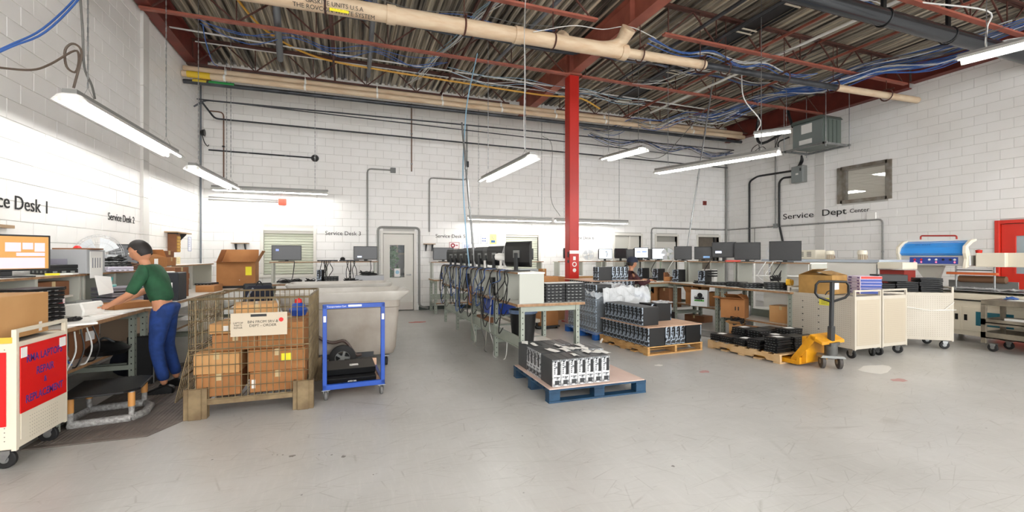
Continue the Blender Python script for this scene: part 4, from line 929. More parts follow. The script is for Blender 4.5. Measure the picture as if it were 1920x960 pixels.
def dots(b, u0, u1, v0, v1, pitch, r, f):
    """square grid of small recess discs; f maps (u, v, offset) to a point"""
    nu, nv = int((u1-u0)/pitch)+1, int((v1-v0)/pitch)+1
    for i in range(nu):
        for j in range(nv):
            u, v = u0+i*pitch, v0+j*pitch; b.add([f(u-r, v), f(u, v-r), f(u+r, v), f(u, v+r)], [(0, 1, 2, 3)])
def cart(loc, rz, label, W_=.56, L=1.0, H=.97, mat=None, pitch=.028, group='perforated laptop carts', red=False, key=None):
    """laptop cart: end face towards local -Y at y=0, long sides facing -X / +X"""
    if key and key in PROTO: return copy_tree(PROTO[key], loc, rz, label, group)
    mat = mat or m_beige; t = thing('laptop_cart', label, 'cart', loc, rz, group); z0, zt = .14, H-.09
    for x0, x1, y0, y1, nm in ((-W_/2, W_/2, 0, .02, 'end_panel'), (-W_/2, W_/2, L-.02, L, 'end_panel'), (-W_/2, -W_/2+.02, .02, L-.02, 'side_panel'), (W_/2-.02, W_/2, .02, L-.02, 'side_panel')):
        MB().box(x0, x1, y0, y1, z0, zt).build(nm, mat, t, bevel=.004)
    m_in = M('cart_inset', 'b8ad99', .5) if not red else m_cream
    MB().box(-W_/2+.02, W_/2-.02, .02, L-.02, z0, z0+.02).build('floor_panel', mat, t); MB().box(-W_/2+.015, W_/2-.015, .015, L-.015, zt-.03, zt-.015).build('top_tray', M('tray_grey', '8d8d88', .4), t)
    MB().box(-W_/2+.04, W_/2-.04, -.004, 0, z0+.05, zt-.05).build('door', m_in, t, bevel=.003)
    for s in (-1, 1):
        for y in (.012, L-.012): MB().box(s*(W_/2-.012)-.013, s*(W_/2-.012)+.013, y-.013, y+.013, z0-.01, H).build('corner_post', mat, t)
    b = MB(); b.box(-W_/2+.025, W_/2-.025, .0, .025, H-.025, H); b.box(-W_/2+.025, W_/2-.025, L-.025, L, H-.025, H); b.each('push_bar', mat, t)
    hole = M('hole_dark', '6f685c', .8)
    b = MB(); dots(b, -W_/2+.09, W_/2-.08, z0+.09, zt-.1, pitch, .0035, lambda u, v: (u, -.0048, v)); 
    if not red: b.build('door_holes', hole, t, kind='stuff')
    b = MB(); dots(b, .06, L-.05, z0+.06, zt-.04, pitch*1.05, .0045, lambda u, v: (-W_/2-.0006, u, v)); dots(b, .06, L-.05, z0+.06, zt-.04, pitch*1.05, .0045, lambda u, v: (W_/2+.0006, u, v)); b.build('side_holes', hole, t, kind='stuff')
    for x in (-W_/2+.06, W_/2-.06):
        for y in (.08, L-.08): caster(t, x, y, .063, .032, yaw=random.uniform(-.6, .6))
    if key: PROTO[key] = t
    return t
def pallet(loc, rz, label, a, b_, mat, blocks=False, n=7, notch=True, name='pallet', sheet=None):
    t = thing(name, label, 'pallet', loc, rz)
    w = .09
    if blocks:
        for x in (0, a/2-.06, a-.12):
            for y in (0, b_/2-.05, b_-.1): MB().box(x, x+.12, y, y+.1, .018, .1).build('block', mat, t, bevel=.004)
            MB().box(x, x+.12, 0, b_, .1, .115).build('stringer_board', mat, t)
        for y in (0, b_/2-.05, b_-.1): MB().box(0, a, y, y+.1, 0, .018).build('bottom_board', mat, t)
    else:
        st = [(0, .02), (.2, .02), (.22, .055), (.4, .055), (.42, .02), (b_-.42, .02), (b_-.4, .055), (b_-.22, .055), (b_-.2, .02), (b_, .02), (b_, .11), (0, .11)]
        for x in (0, a/2-.02, a-.04): MB().prism(st, 'x', x, x+.04).build('stringer', mat, t, bevel=.002)
        for y in (0, b_*.25, b_/2-.05, b_*.75-.05, b_-.1): MB().box(0, a, y, y+.1, 0, .018).build('bottom_board', mat, t)
    zt = .115 if blocks else .11
    step = (b_-w)/(n-1)
    for i in range(n): MB().box(random.uniform(-.008, .004), a+random.uniform(-.004, .008), i*step, i*step+w, zt, zt+.016).build('deck_board', mat, t, bevel=.002)
    return t
def sheet(loc, rz, label, a, b_, mat, th=.008, name='cover_board'):
    o = MB().box(0, a, 0, b_, 0, th).build(name, mat, loc=loc, rz=rz); return tag(o, label, 'board')
def place(o_loc, rz, u, v, z=0):
    return (o_loc[0]+u*math.cos(rz)-v*math.sin(rz), o_loc[1]+u*math.sin(rz)+v*math.cos(rz), z)
def fan(loc, rz, label, r=.2, h=.32, mat=None, clip=False):
    """desk fan, face towards local -Y"""
    t = thing('desk_fan', label, 'fan', loc, rz); mat = mat or m_white; zc = h+r*.55
    MB().lathe([(0, .03), (.1, .025), (.12, .0), (0, 0)], 24).build('base', mat, t, smooth=True)
    MB().cyl((0, .05, .02), (0, .05, zc-.02), .018, 12).build('pole', mat, t, smooth=True)
    b = MB(); b.lathe([(0, .14), (.04, .13), (.055, .08), (.05, .0), (0, -.01)], 18, (0, 0, zc), 'y'); b.build('motor', mat, t, smooth=True)
    b = MB()
    for k in range(4):
        a = k*PI/2+.4; pts = []
        for q in range(9):
            aa = a+q*.14; pts.append((r*.85*math.cos(aa), r*.85*math.sin(aa)))
        vs = [(0, -.03, 0)]+[(p[0], -.045+.004*i, p[1]) for i, p in enumerate(pts)]
        b.add([(x, y, z+zc) for x, y, z in vs], [tuple(range(len(vs)))])
    b.each('blade', M('fan_blade', 'd8dcdf', .3), t)
    c = MB()
    for yy, rr_ in ((-.08, r*.25), (-.075, r*.6), (-.055, r*.9), (-.03, r), (.0, r*.95)): c.tube([(rr_*math.cos(a), yy, zc+rr_*math.sin(a)) for a in [i*PI/14 for i in range(29)]], .0022, 4, False)
    for k in range(40):
        a = k*PI/20; c.tube([(q*r*math.cos(a), y, zc+q*r*math.sin(a)) for q, y in ((.1, -.085), (.6, -.076), (.9, -.057), (1, -.03), (.95, 0), (.4, .03))], .0011, 3, False)
    c.build('cage', M('cage_wire', 'c9cacb', .4, metal=.4), t, kind='stuff'); MB().lathe([(0, -.092), (.03, -.088), (.03, -.08)], 16, (0, 0, zc), 'y').build('badge', mat, t)
    return t
def tangle(b, c, rad, n, r=.006, rn=random, flat=.35, turns=5):
    """one cable coiled in a loose heap around c"""
    for _ in range(n):
        pts = []; ph = rn.uniform(0, 6.28); a = rad*rn.uniform(.45, 1)
        for k in range(turns*5):
            th = ph+k*1.25; q = a*rn.uniform(.6, 1.05); pts.append((c[0]+q*math.cos(th)+rn.uniform(-.02, .02), c[1]+q*.8*math.sin(th), c[2]+.01+abs(rn.gauss(0, rad*flat*.5))))
        b.tube(smoothpath(pts, 3), r, 5)
    return b
def heap(loc, rad, n, label, group=None, mat=None, seed=0, r=.006, flat=.35):
    rn = random.Random(seed); out = []
    for i in range(n):
        o = tangle(MB(), (0, 0, 0), rad, 1, r, rn, flat).build('cable_coil', mat or m_cablek, loc=(loc[0]+rn.uniform(-.04, .04), loc[1]+rn.uniform(-.04, .04), loc[2]), smooth=True); tag(o, label, 'cable', group)
    return out
# ================================================================ CENTRE: bench row 1
R1 = 2.85   # front edge x of the middle bench row (users' side), back at 1.93
bA = bench((R1, 5.08, 0), PI/2, 'near half of the middle workbench row, grey end panel facing the camera', 2.3, .92, legs=(0, .47, 1), riser=(.36, 1.25), ups=(.55, .9, 1.5, 2.0), shelf=(.1, .62, .22))
bB = bench((R1, 7.4, 0), PI/2, 'far half of the middle workbench row, behind the power pole', 2.4, .92, legs=(0, .5, 1), riser=(.36, 1.25), ups=(.02, .6, 1.2, 1.8, 2.38), shelf=(.1, .7, .22))
MB().box(-.0, .03, .57, .9, .862, 1.228).build('end_panel', m_panel, bA, bevel=.004)
RZ = 1.25
# screens and fan on the riser, backs to the camera
mons = [(5.5, 118, 'big black monitor seen from behind at the near end of the middle riser', .5, .33, 'tall'),
        (6.45, 112, 'black monitor turned away just behind the white fan, middle riser', .44, .29, 'tall'), (6.85, 100, 'second dark monitor back beyond the white fan, middle riser', .42, .28, 'tall'),
        (7.25, 108, 'third dark monitor back beyond the white fan, middle riser', .44, .29, 'tall'), (7.65, 98, 'dark monitor back just nearer than the power pole, middle riser', .42, .28, 'tall'),
        (8.1, 108, 'dark monitor back just beyond the power pole, middle riser', .44, .29, 'tall'), (8.55, 112, 'third from the far end, dark monitor back on the middle riser', .42, .28, 'tall'),
        (9.05, 104, 'second from the far end, dark monitor back on the middle riser', .42, .28, 'tall'), (9.5, 114, 'farthest dark monitor back on the middle riser', .42, .28, 'tall')]
for y, rz, lab, w, h, bs in mons: monitor((2.1, y, RZ), R(rz-8), lab, w, h, 'monitors on the middle riser', 'dark', bs, z0=.06)
fan((2.08, 6.02, RZ), R(70), 'white desk fan between the big monitor and the row of screens', .16, .1)
tag(MB().cyl((0, 0, 0), (0, 0, .13), .02, 12).build('bottle', m_white, loc=(2.0, 6.72, RZ)), 'small white bottle between monitors on the middle riser', 'bottle')
# flat black computers at the near end of the bench top, two stacks
for s_ in range(2):
    for k in range(6):
        p = (2.47+s_*.29, 5.27, .86+k*.04); flatpc(p, R(2-3*s_), 'flat black mini computer, %s, in the %s stack at the bench end' % (('bottom', 'second from bottom', 'third from bottom', 'fourth from bottom', 'fifth from bottom', 'top')[k], ('left', 'right')[s_]), 'flat computers at the near bench end', (.28, .24, .04), 'computer', 'mini_computer')
tag(MB().box(-.28, .28, -.11, .11, 0, .004).build('paper_sheet', m_paper, loc=(2.6, 5.27, 1.102), rz=.05), 'white paper lying over the two black stacks', 'paper')
for i, (y, lab) in enumerate(((5.75, 'computer tower standing just behind the end panel under the near monitor'), (6.35, 'computer tower under the riser behind the fan'), (7.9, 'computer tower under the riser in the far half'))): tower((2.15, y, .86), PI/2, 'black '+lab, 'towers under the middle riser', 'blue')
b_ = thing('plastic_bin', 'bright blue plastic bin under the middle bench', 'bin', (2.25, 6.75, .55))
MB().prism([(-.2, .0), (.2, .0), (.24, .22), (-.24, .22)], 'x', -.2, .2).build('tub', M('blue_bin', '2448a8', .4), b_); MB().box(-.22, .22, -.26, .26, .21, .23).build('rim', M('blue_bin', '2448a8', .4), b_)
tag(MB().box(2.0, 2.6, 6.4, 7.2, .53, .55).build('shelf_board', m_green), 'narrow steel shelf carrying the blue bin under the bench', 'shelf')
t = thing('waste_bin', 'dark waste bin with a bag standing under the near bench', 'bin', (2.3, 5.85, .245)); MB().lathe([(0, 0), (.15, 0), (.19, .45), (.18, .45), (.14, .02), (0, .02)], 20).build('bin', m_black, t, smooth=True); MB().lathe([(.19, .4), (.205, .41), (.2, .455), (.185, .455)], 20).build('bag_rim', M('blue_grey_bag', '5a6f90', .4), t)
# cables hanging behind the riser
rk = random.Random(5)
for i in range(44):
    y = 5.25+4.4*(i/44)+rk.uniform(-.05, .05); x = 1.9-rk.uniform(0, .05); y2 = y+rk.uniform(-.5, .5); z2 = rk.choice((.87, .9, .75, .6, .5))
    x0 = 2.0; pts = [(x0, y, RZ+.012), (x-.01, y, RZ+.0), (x-.03, y+rk.uniform(-.1, .1), RZ-.12), (x-.04, (y+y2)/2+rk.uniform(-.15, .15), (RZ+z2)/2-rk.uniform(0, .15)), (x-.02, y2, z2-.06), (x+.05, y2+rk.uniform(-.1, .1), z2)]
    mt = (m_cablek, m_cablek, m_cablek, m_cableg, m_cableb)[i % 5]
    tag(MB().tube(smoothpath(pts, 4), .0075 if mt is m_cablek else .006, 5).build('power_cable', mt, smooth=True), {m_cablek: 'black power cable', m_cableg: 'grey cable', m_cableb: 'blue network cable'}[mt]+' hanging off the back of the middle riser', 'cable', 'cables behind the middle riser')
for i, y in enumerate((7.05, 7.3, 7.6, 8.0, 8.4, 8.8, 9.2)):
    heap((2.12+.1*(i % 2), y, .87), .16, 2, 'loose %s cable heap under the middle riser, %s of seven counted from the near end' % (('blue', 'black')[i % 2], nth(i, 7)), 'cable heaps under the middle riser', m_cablek if i % 2 else m_cableb, i, .0065)
for i, (y, x, lab) in enumerate(((6.35, 2.0, 'white cable drooping to the floor beside the near bench leg'), (6.75, 1.98, 'grey cable looping below the near bench rail'), (7.2, 1.95, 'pale cable drooping beyond the second bench leg'))):
    tag(MB().tube(smoothpath([(x, y, .9), (x-.03, y, .6), (x-.02, y+.05, .35), (x+.0, y-.1, .12), (x-.05, y-.25, .012), (x+.05, y-.45, .012), (x+.1, y-.4, .3)]), .007, 6).build('cable', (m_cablew, m_cableg, M('pale_cable', 'b3b0a6', .5))[i], smooth=True), lab, 'cable')
carton((2.3, 7.9, .245), .2, 'flattened brown carton on the lower shelf of the far middle bench', (.4, .5, .1), m_cardd, tape=False)
tag(MB().box(-.02, .02, -.1, .1, 0, .32).build('cardboard_strip', m_card, loc=(1.93, 7.36, .62)), 'narrow cardboard strip standing where the two middle benches meet', 'cardboard')
# ================================================================ blue pallet of silver towers
PZ = .14
P1 = (1.84, 3.98)
pallet((P1[0], P1[1], 0), R(-1), 'dark blue wooden pallet with silver computers in front of the middle bench', 1.12, 1.06, m_bpal, blocks=True)
sheet((P1[0]+.01, P1[1]+.01, .131), R(-1), 'pinkish board lying on the dark blue pallet', 1.1, 1.04, m_pinkb)
for i in range(7): tower((P1[0]+.11+i*.094, P1[1]+.2, PZ), R(-1), 'silver-fronted small computer on the dark blue pallet, front row, %s from left' % nth(i, 7), 'silver computers on the dark blue pallet')
for i in range(4): tower((P1[0]+.22, P1[1]+.43+i*.094, PZ), R(-91), 'silver-fronted computer turned to the left edge of the dark blue pallet, %s from front' % nth(i, 4), 'silver computers on the dark blue pallet')
for i in range(5): tower((P1[0]+.43+i*.094, P1[1]+.54+.01*(i % 2), PZ), R(-1), 'silver-fronted computer on the dark blue pallet, second row, %s from left' % nth(i, 5), 'silver computers on the dark blue pallet')
for i in range(6): tower((P1[0]+.12+i*.094, P1[1]+.89, PZ), R(-1), 'silver-fronted computer on the dark blue pallet, back row, %s from left' % nth(i, 6), 'silver computers on the dark blue pallet')
rk = random.Random(9)
for i in range(16):
    x, y = P1[0]+.12+rk.uniform(0, .6), P1[1]+.1+rk.uniform(0, .9)
    if y > P1[1]+.4: x = min(x, P1[0]+.75)
    w, d = rk.uniform(.05, .09), rk.uniform(.1, .2); m = MB(); m.add([(u*w-w/2, v*d-d/2, .004+rk.uniform(0, .012)) for v in (0, .5, 1) for u in (0, .5, 1)], [(0, 1, 4, 3), (1, 2, 5, 4), (3, 4, 7, 6), (4, 5, 8, 7)])
    o = m.build('paper_sheet', m_paper, loc=(x, y, PZ+.272), rz=rk.uniform(-.5, .5)); so = o.modifiers.new('s', 'SOLIDIFY'); so.thickness = .001; tag(o, 'crumpled white paper slip lying on the silver computers', 'paper', 'paper slips on the computers')
tag(MB().box(0, .55, 0, .16, 0, .01).build('floor_mat', M('dark_mat', '5c5a57', .8), loc=(3.0, 5.05, 0), rz=.9), 'thin grey mat strip on the floor behind the dark blue pallet', 'mat')
# ================================================================ wooden pallet with two layers
P2 = (4.06, 5.39); r2 = R(3.5)
pallet((*P2, 0), r2, 'pale wooden pallet stacked with two layers of black computers', 1.06, 1.2, m_wood)
Q = lambda u, v, z=0: place(P2, r2, u, v, z)
zb = .127
for i in range(12): tower(Q(.17, .055+i*.094, zb), r2-PI/2, 'black computer facing left, lower layer of the wooden pallet, %s from front' % nth(i, 12), 'computers on the wooden pallet', 'blue')
for i in range(4): tower(Q(.4+i*.094, .17, zb), r2, 'black computer facing the camera, lower layer of the wooden pallet, %s from left' % nth(i, 4), 'computers on the wooden pallet', 'blue')
tower(Q(.9, .06, zb), r2+PI/2, 'black computer standing side-on at the lower right corner of the wooden pallet', 'computers on the wooden pallet', 'blue')
for i in range(8): tower(Q(.9, .155+i*.094, zb), r2+PI/2, 'black computer on the right side of the wooden pallet, lower layer, %s behind the corner' % nth(i, 8), 'computers on the wooden pallet', 'blue')
sheet(Q(.0, .0, zb+.2725), r2, 'tan board between the two layers on the wooden pallet', 1.05, 1.18, m_ply, .01)
z2_ = zb+.283
for i in range(10): tower(Q(.18, .2+i*.094, z2_), r2-PI/2, 'black computer facing left, upper layer of the wooden pallet, %s from front' % nth(i, 10), 'computers on the wooden pallet', 'blue')
for i in range(3): tower(Q(.72, .5+i*.094, z2_), r2+PI/2, 'black computer at the back right of the upper layer, wooden pallet, %s from front' % nth(i, 3), 'computers on the wooden pallet', 'blue')
tower(Q(.56, .66, z2_), r2, 'black computer in the gap of the upper layer on the wooden pallet', 'computers on the wooden pallet', 'blue')
def film(name, label, f, nu, nv, amp, seed, mat, loc=(0, 0, 0)):
    rn = random.Random(seed); from mathutils import noise
    b = MB(); vs = []
    for i in range(nu+1):
        for j in range(nv+1):
            p = Vector(f(i/nu, j/nv)); q = p*9+Vector((seed, 0, 0)); k = noise.noise(q)+.6*noise.noise(q*2.3); vs.append(p+Vector((noise.noise(q+Vector((7, 0, 0)))*amp*.5, noise.noise(q+Vector((0, 7, 0)))*amp*.5, k*amp)))
    b.add(vs, [(i*(nv+1)+j, (i+1)*(nv+1)+j, (i+1)*(nv+1)+j+1, i*(nv+1)+j+1) for i in range(nu) for j in range(nv)])
    o = b.build(name, mat, loc=loc); tag(o, label, 'wrap'); return o
def film_mat(n, a, col='e6ebee'):
    m = M(n, col, .12, alpha=a, spec=.9); return m
m_film = film_mat('stretch_film', .3, 'c9d6e2'); m_film2 = film_mat('bunched_film', .72, 'd4d8da')
film('plastic_film', 'crumpled clear film bunched on the upper computers of the wooden pallet', lambda u, v: Q(.62+.32*u, .45+.32*v, z2_+.29), 14, 14, .02, 3, m_film2)
# bright blue pallet wrapped in film
P3 = (3.95, 6.68); pallet((*P3, 0), R(1), 'bright blue pallet under film-wrapped computers', 1.05, 1.1, m_bpl2, blocks=True)
for L_ in range(3):
    for i in range(11):
        if L_ == 2 and i > 4: continue
        tower((P3[0]+.18, P3[1]+.06+i*.094, .133+L_*.274), -PI/2, 'computer under clear film on the bright blue pallet, %s layer, %s from front' % (('bottom', 'middle', 'top')[L_], nth(i, 11 if L_ < 2 else 5)), 'film-wrapped computers on the bright blue pallet', 'blue')
for L_ in range(2):
    for i in range(4): tower((P3[0]+.4+i*.16, P3[1]+.17, .133+L_*.274), 0, 'film-wrapped computer facing the wooden pallet, %s layer, %s from left' % (('bottom', 'middle')[L_], nth(i, 4)), 'film-wrapped computers on the bright blue pallet', 'blue')
film('plastic_film', 'clear stretch film around the left side of the bright blue pallet', lambda u, v: (P3[0]-.02-.01*math.sin(u*9), P3[1]-.03+1.13*u, .1+.62*v+.12*v*(1-u)), 26, 16, .012, 1, m_film)
film('plastic_film', 'clear stretch film across the front of the bright blue pallet', lambda u, v: (P3[0]-.02+1.08*u, P3[1]-.03, .1+.72*v), 24, 16, .012, 2, m_film)
film('plastic_film', 'shiny crumpled film heaped over the top of the wrapped pallet', lambda u, v: (P3[0]-.05+1.15*u, P3[1]-.05+1.2*v, .86-.12*(2*v-1)**2+.1*math.sin(3*u)*(1-.4*v)), 40, 36, .055, 4, m_film2)
film('plastic_film', 'loose film curtain hanging between the wrapped and the wooden pallet', lambda u, v: (P3[0]+.1+.95*u, P3[1]-.07-.05*v, .9-.28*v), 26, 10, .04, 6, m_film2)
tag(MB().tube(smoothpath([(4.02, 6.6, .09), (3.9, 6.5, .02), (4.02, 6.42, .04), (4.16, 6.55, .12)]), [.01, .025]*6+[.01], 6).build('film_tail', m_film2) if False else MB().tube([(3.92, 6.45, .02), (4.1, 6.6, .11), (4.2, 6.64, .14)], [.02, .014, .01], 7).build('film_tail', m_white, smooth=True), 'twisted white tail of film lying between the two pallets', 'wrap')
# back pallet by the column
P4 = (4.42, 7.6); pallet((*P4, 0), 0, 'far wooden pallet in front of the red column', 1.15, 1.0, m_woodl)
for L_ in range(3):
    for i in range(10):
        if L_ < 2 and i > 5: continue
        tower((P4[0]+.16, P4[1]+.05+i*.094, .127+L_*.274), -PI/2, 'black computer on the far pallet by the column, left side, %s layer, %s from front' % (('bottom', 'middle', 'top')[L_], nth(i, 10 if L_ == 2 else 6)), 'computers on the far pallet', 'blue')
    for i in range(7): tower((P4[0]+.38+i*.095, P4[1]+.16, .127+L_*.274), 0, 'black computer on the far pallet by the column, front side, %s layer, %s from left' % (('bottom', 'middle', 'top')[L_], nth(i, 7)), 'computers on the far pallet', 'blue')
sheet((P4[0]-.05, P4[1]-.04, .951), 0, 'plain board on top of the far pallet stack', 1.3, 1.15, m_ply, .01)
for i in range(2): tower((P4[0]+.3, P4[1]+.06+i*.1, .963), -PI/2, 'black computer with its side to the camera on the far pallet board, %s' % ('front one' if i == 0 else 'behind it'), 'computers on top of the far pallet', 'blue')
for i in range(4): tower((P4[0]+.52+i*.094, P4[1]+.17, .963), 0, 'black computer facing the camera on top of the far pallet board, %s from left' % nth(i, 4), 'computers on top of the far pallet', 'blue')
# cardboard sheets standing by the column
carton((3.72, 8.35, 0.06), R(10), 'tall brown cardboard bin standing left of the red column', (.42, .5, .98), m_card, tape=False)
t = thing('cardboard_sheet', 'big light brown cardboard panel standing behind the red column', 'cardboard', (4.9, 9.15, 0), .05); MB().box(-.62, .62, 0, .06, 0, .98).build('panel', m_cardl, t); MB().box(-.62, .62, -.002, 0, .5, .505).build('crease', m_cardd, t)
t = thing('dolly', 'low black dolly under the tall cardboard bin', 'dolly', (3.72, 8.35, 0)); MB().box(-.25, .25, -.28, .28, .035, .06).build('platform', m_dkgrey, t)
for x in (-.2, .2):
    for y in (-.22, .22): MB().lathe([(0, -.015), (.02, -.015), (.02, .015), (0, .015)], 12, (x, y, .02), 'x').build('wheel', m_rub, t)
t = thing('dolly', 'grey wheeled platform cart behind the middle bench', 'cart', (3.25, 8.6, 0)); MB().box(-.3, .3, -.5, .5, .14, .2).build('platform', m_beige, t)
for x in (-.25, .25):
    for y in (-.42, .42): caster(t, x, y, .06, .03)
t = thing('cabinet', 'pale grey cabinet unit standing behind the stacks at the middle bench end', 'cabinet', (3.3, 8.6, .2)); MB().box(-.25, .25, -.3, .3, 0, .72).build('body', m_panel, t, bevel=.006); MB().box(-.24, .24, -.31, -.3, .05, .3).build('drawer', m_white, t); MB().box(-.24, .24, -.31, -.3, .34, .68).build('drawer', m_white, t); MB().box(-.26, .26, -.32, .3, .72, .78).build('top', m_dkgrey, t)

# ================================================================ desks along the far wall
bench((-1.58, 10.1, 0), 0, 'wide desk with a high shelf under the shuttered left window', 2.2, .8, .88, legs=(0, 1), riser=(.34, 1.33), ups=(.05, 1.1, 2.13), backrail=False)
monitor((-1.27, 10.72, 1.33), R(4), 'dark widescreen monitor under the shuttered left window', .58, .32, 'monitors over desk 3', mark='logo', z0=.03)
monitor((.35, 10.72, 1.33), R(-3), 'dark widescreen monitor just left of the white door', .52, .3, 'monitors over desk 3', mark='low', z0=.04)
flatpc((-.45, 10.72, 1.33), 0, 'thin black device lying on the shelf right of the left monitor', 'devices on the desk 3 shelf', (.42, .2, .03), 'device', 'switch_unit'); flatpc((.0, 10.72, 1.33), 0, 'thin black device lying on the shelf left of the right monitor', 'devices on the desk 3 shelf', (.42, .2, .03), 'device', 'switch_unit')
tag(MB().lathe([(0, 0), (.05, 0), (.055, .03), (.03, .06), (0, .065)], 16).build('webcam', m_black, loc=(-.14, 10.7, 1.362), smooth=True), 'small round black gadget on the desk 3 shelf', 'device')
tower((-.58, 10.45, .88), R(-10), 'black slim computer standing in the middle of desk 3', None, 'blue')
for k in range(3): flatpc((-.36, 10.4, .88+k*.045), 0, 'black box in the small stack beside the slim computer on desk 3, %s' % ('bottom', 'middle', 'top')[k], 'black boxes on desk 3', (.28, .25, .04), 'computer', 'mini_computer')
for i, (x, y) in enumerate(((-1.3, 10.4), (-1.05, 10.35), (-.8, 10.45), (.0, 10.4), (.18, 10.35))): heap((x, y, .882), .17, 3, 'black cable coil lying on desk 3, in the %s of five heaps' % nth(i, 5), 'cable coils on desk 3', m_cablek, 20+i)
carton((.42, 10.42, .88), 0, 'flat grey storage case at the right end of desk 3', (.6, .4, .14), M('grey_case', 'b4b6ba', .4), tape=False, name='storage_case', cat='case'); heap((.4, 10.4, 1.022), .2, 5, 'black cable coil piled on the grey case', 'cable coils on the grey case', m_cablek, 31)
for i in range(14):
    x = (-.5 if i < 6 else .0)+rk.uniform(-.12, .12) if i < 12 else (-1.1 if i == 12 else .45); tag(MB().tube(smoothpath([(x, 10.52, 1.34), (x, 10.5, 1.28), (x+rk.uniform(-.06, .06), 10.49, 1.15), (x+rk.uniform(-.08, .08), 10.45, 1.0), (x+rk.uniform(-.1, .1), 10.42, .89)]), .008, 5).build('power_cable', m_cablek, smooth=True), 'black cable hanging from the desk 3 shelf', 'cable', 'cables hanging at desk 3')
bench((1.98, 11.05, 0), 0, 'small desk with shelves right of the white door', 1.5, .8, .86, legs=(0, 1), riser=(.34, 1.3), ups=(.05, .9, 1.45), shelf=(.05, .7, .25))
monitor((2.34, 11.7, 1.3), R(3), 'dark widescreen monitor just right of the white door', .55, .32, 'monitors at the far wall', z0=.05)
for k in range(3): t = thing('storage_bin', 'small blue bin with %s contents, %s of three on desk 4' % (('dark', 'yellow', 'dark')[k], ('left', 'middle', 'right')[k]), 'bin', (2.27+k*.15, 11.35, .86)); MB().prism([(-.1, 0), (.1, 0), (.1, .16), (-.06, .16), (-.1, .06)], 'x', -.065, .065).build('bin', m_blue, t); MB().box(-.05, .05, -.104, -.07, .07, .13).build('contents', m_yel if k == 1 else m_dkgrey, t)
bench((3.75, 11.05, 0), 0, 'pale desk with riser behind the middle monitors', 1.4, .8, .9, legs=(0, 1), riser=(.34, 1.3), ups=(.05, 1.35))
monitor((4.62, 11.62, 1.3), R(0), 'dark monitor standing alone left of the red column', .52, .31, 'monitors at the far wall', z0=.05)
monitor((3.95, 11.62, 1.3), R(-20), 'dark monitor mostly hidden by the big near monitor', .48, .3, 'monitors at the far wall', z0=.05)
t = thing('printer', 'grey printer on the pale desk left of the column', 'printer', (4.55, 11.35, .9)); MB().box(-.28, .28, -.2, .2, 0, .2).build('body', M('printer_grey', '9ba0a4', .4), t, bevel=.02); MB().box(-.24, .24, -.24, -.2, .03, .08).build('tray', m_dkgrey, t)
carton((5.02, 11.3, .9), 0, 'tiny brown box beside the grey printer', (.16, .18, .2), m_card)
bench((5.6, 11.05, 0), 0, 'desk 5 bench at the far wall, left part right of the column', 1.5, .8, .88, legs=(0, 1), riser=(.34, 1.3), ups=(.05, .8, 1.45)); bench((7.15, 11.05, 0), 0, 'desk 5 bench at the far wall, right part', 1.9, .8, .88, legs=(0, 1), riser=(.34, 1.3), ups=(.05, .9, 1.85))
monitor((6.05, 11.62, 1.3), R(0), 'dark monitor just right of the red column', .44, .3, 'monitors at the far wall', z0=.08)
fan((6.6, 11.55, 1.3), R(-25), 'round dark-centred desk fan beneath the Service Desk 5 lettering', .17, .1)
monitor((7.2, 11.58, 1.3), R(0), 'light screen showing a black hook shape, far wall desk', .46, .3, 'monitors at the far wall', 'white', mark='hook', z0=.06)
monitor((7.75, 11.58, 1.3), R(0), 'dark monitor right of the light screen with the hook', .44, .3, 'monitors at the far wall', z0=.08)
monitor((8.4, 11.58, 1.3), R(0), 'dark monitor nearest the seated woman on the far wall desk', .42, .3, 'monitors at the far wall', z0=.08)

# ================================================================ RIGHT bench row
F2 = 6.55
bench((F2, 6.6, 0), -PI/2, 'nearest right hand workbench, beside the perforated carts', 1.48, .85, .88, legs=(0, 1), riser=(.4, 1.34), ups=(.02, .75, 1.46), shelf=(.1, .65, .3))
bench((F2, 7.92, 0), -PI/2, 'second right hand workbench, with the lone black tower on it', 1.28, .85, .88, legs=(0, 1), riser=(.4, 1.34), ups=(.02, .65, 1.26), shelf=(.1, .65, .42))
bench((6.0, 10.2, 0), -PI/2, 'farthest right hand workbench, where the woman works', 2.2, 1.4, .88, legs=(0, .55, 1), riser=(.4, 1.34), ups=(.02, .7, 1.4, 2.18), shelf=(.4, 1.2, .3))
def mon2(px0, px1, py1, X, lab, **k):
    c = on_x((px0+px1)/2, py1, X); d = c[0]*math.sin(YAW)+c[1]*math.cos(YAW); w = (px1-px0)/F_PX*d*1.0
    face = math.atan2(-c[0], c[1]); return monitor((c[0], c[1], 1.34), -math.atan2(c[0], c[1])+k.pop('dr', 0), lab, w, k.pop('h', w*.6), 'monitors on the right hand riser', **k)
SX = 7.15
mon2(1446, 1498, 487, SX, 'biggest dark monitor at the near end of the right hand riser', z0=.03, h=.34)
mon2(1379, 1423, 488, SX, 'dark monitor second from the near end of the right hand riser', z0=.04, h=.33)
mon2(1337, 1378, 484, SX, 'dark monitor with a white window and red papers under it, right riser', mark='mid', z0=.08, h=.31)
mon2(1303, 1334, 486, SX, 'dark monitor with a dim blue window at lower right, right riser', mark='blue', z0=.04, h=.27)
mon2(1265, 1296, 486, SX, 'dark square monitor right of the white fan, right riser', z0=.03, h=.3)
mon2(1223, 1246, 486, 7.1, 'bright white screen just left of the white fan', style='white', z0=.03, h=.27)
mon2(1208, 1223, 486, 7.25, 'dark narrow monitor wedged between two bright screens', z0=.03, h=.26)
mon2(1190, 1215, 483, 7.05, 'bright screen with lines of text above the seated woman', style='white', mark='lines', z0=.06, h=.27)
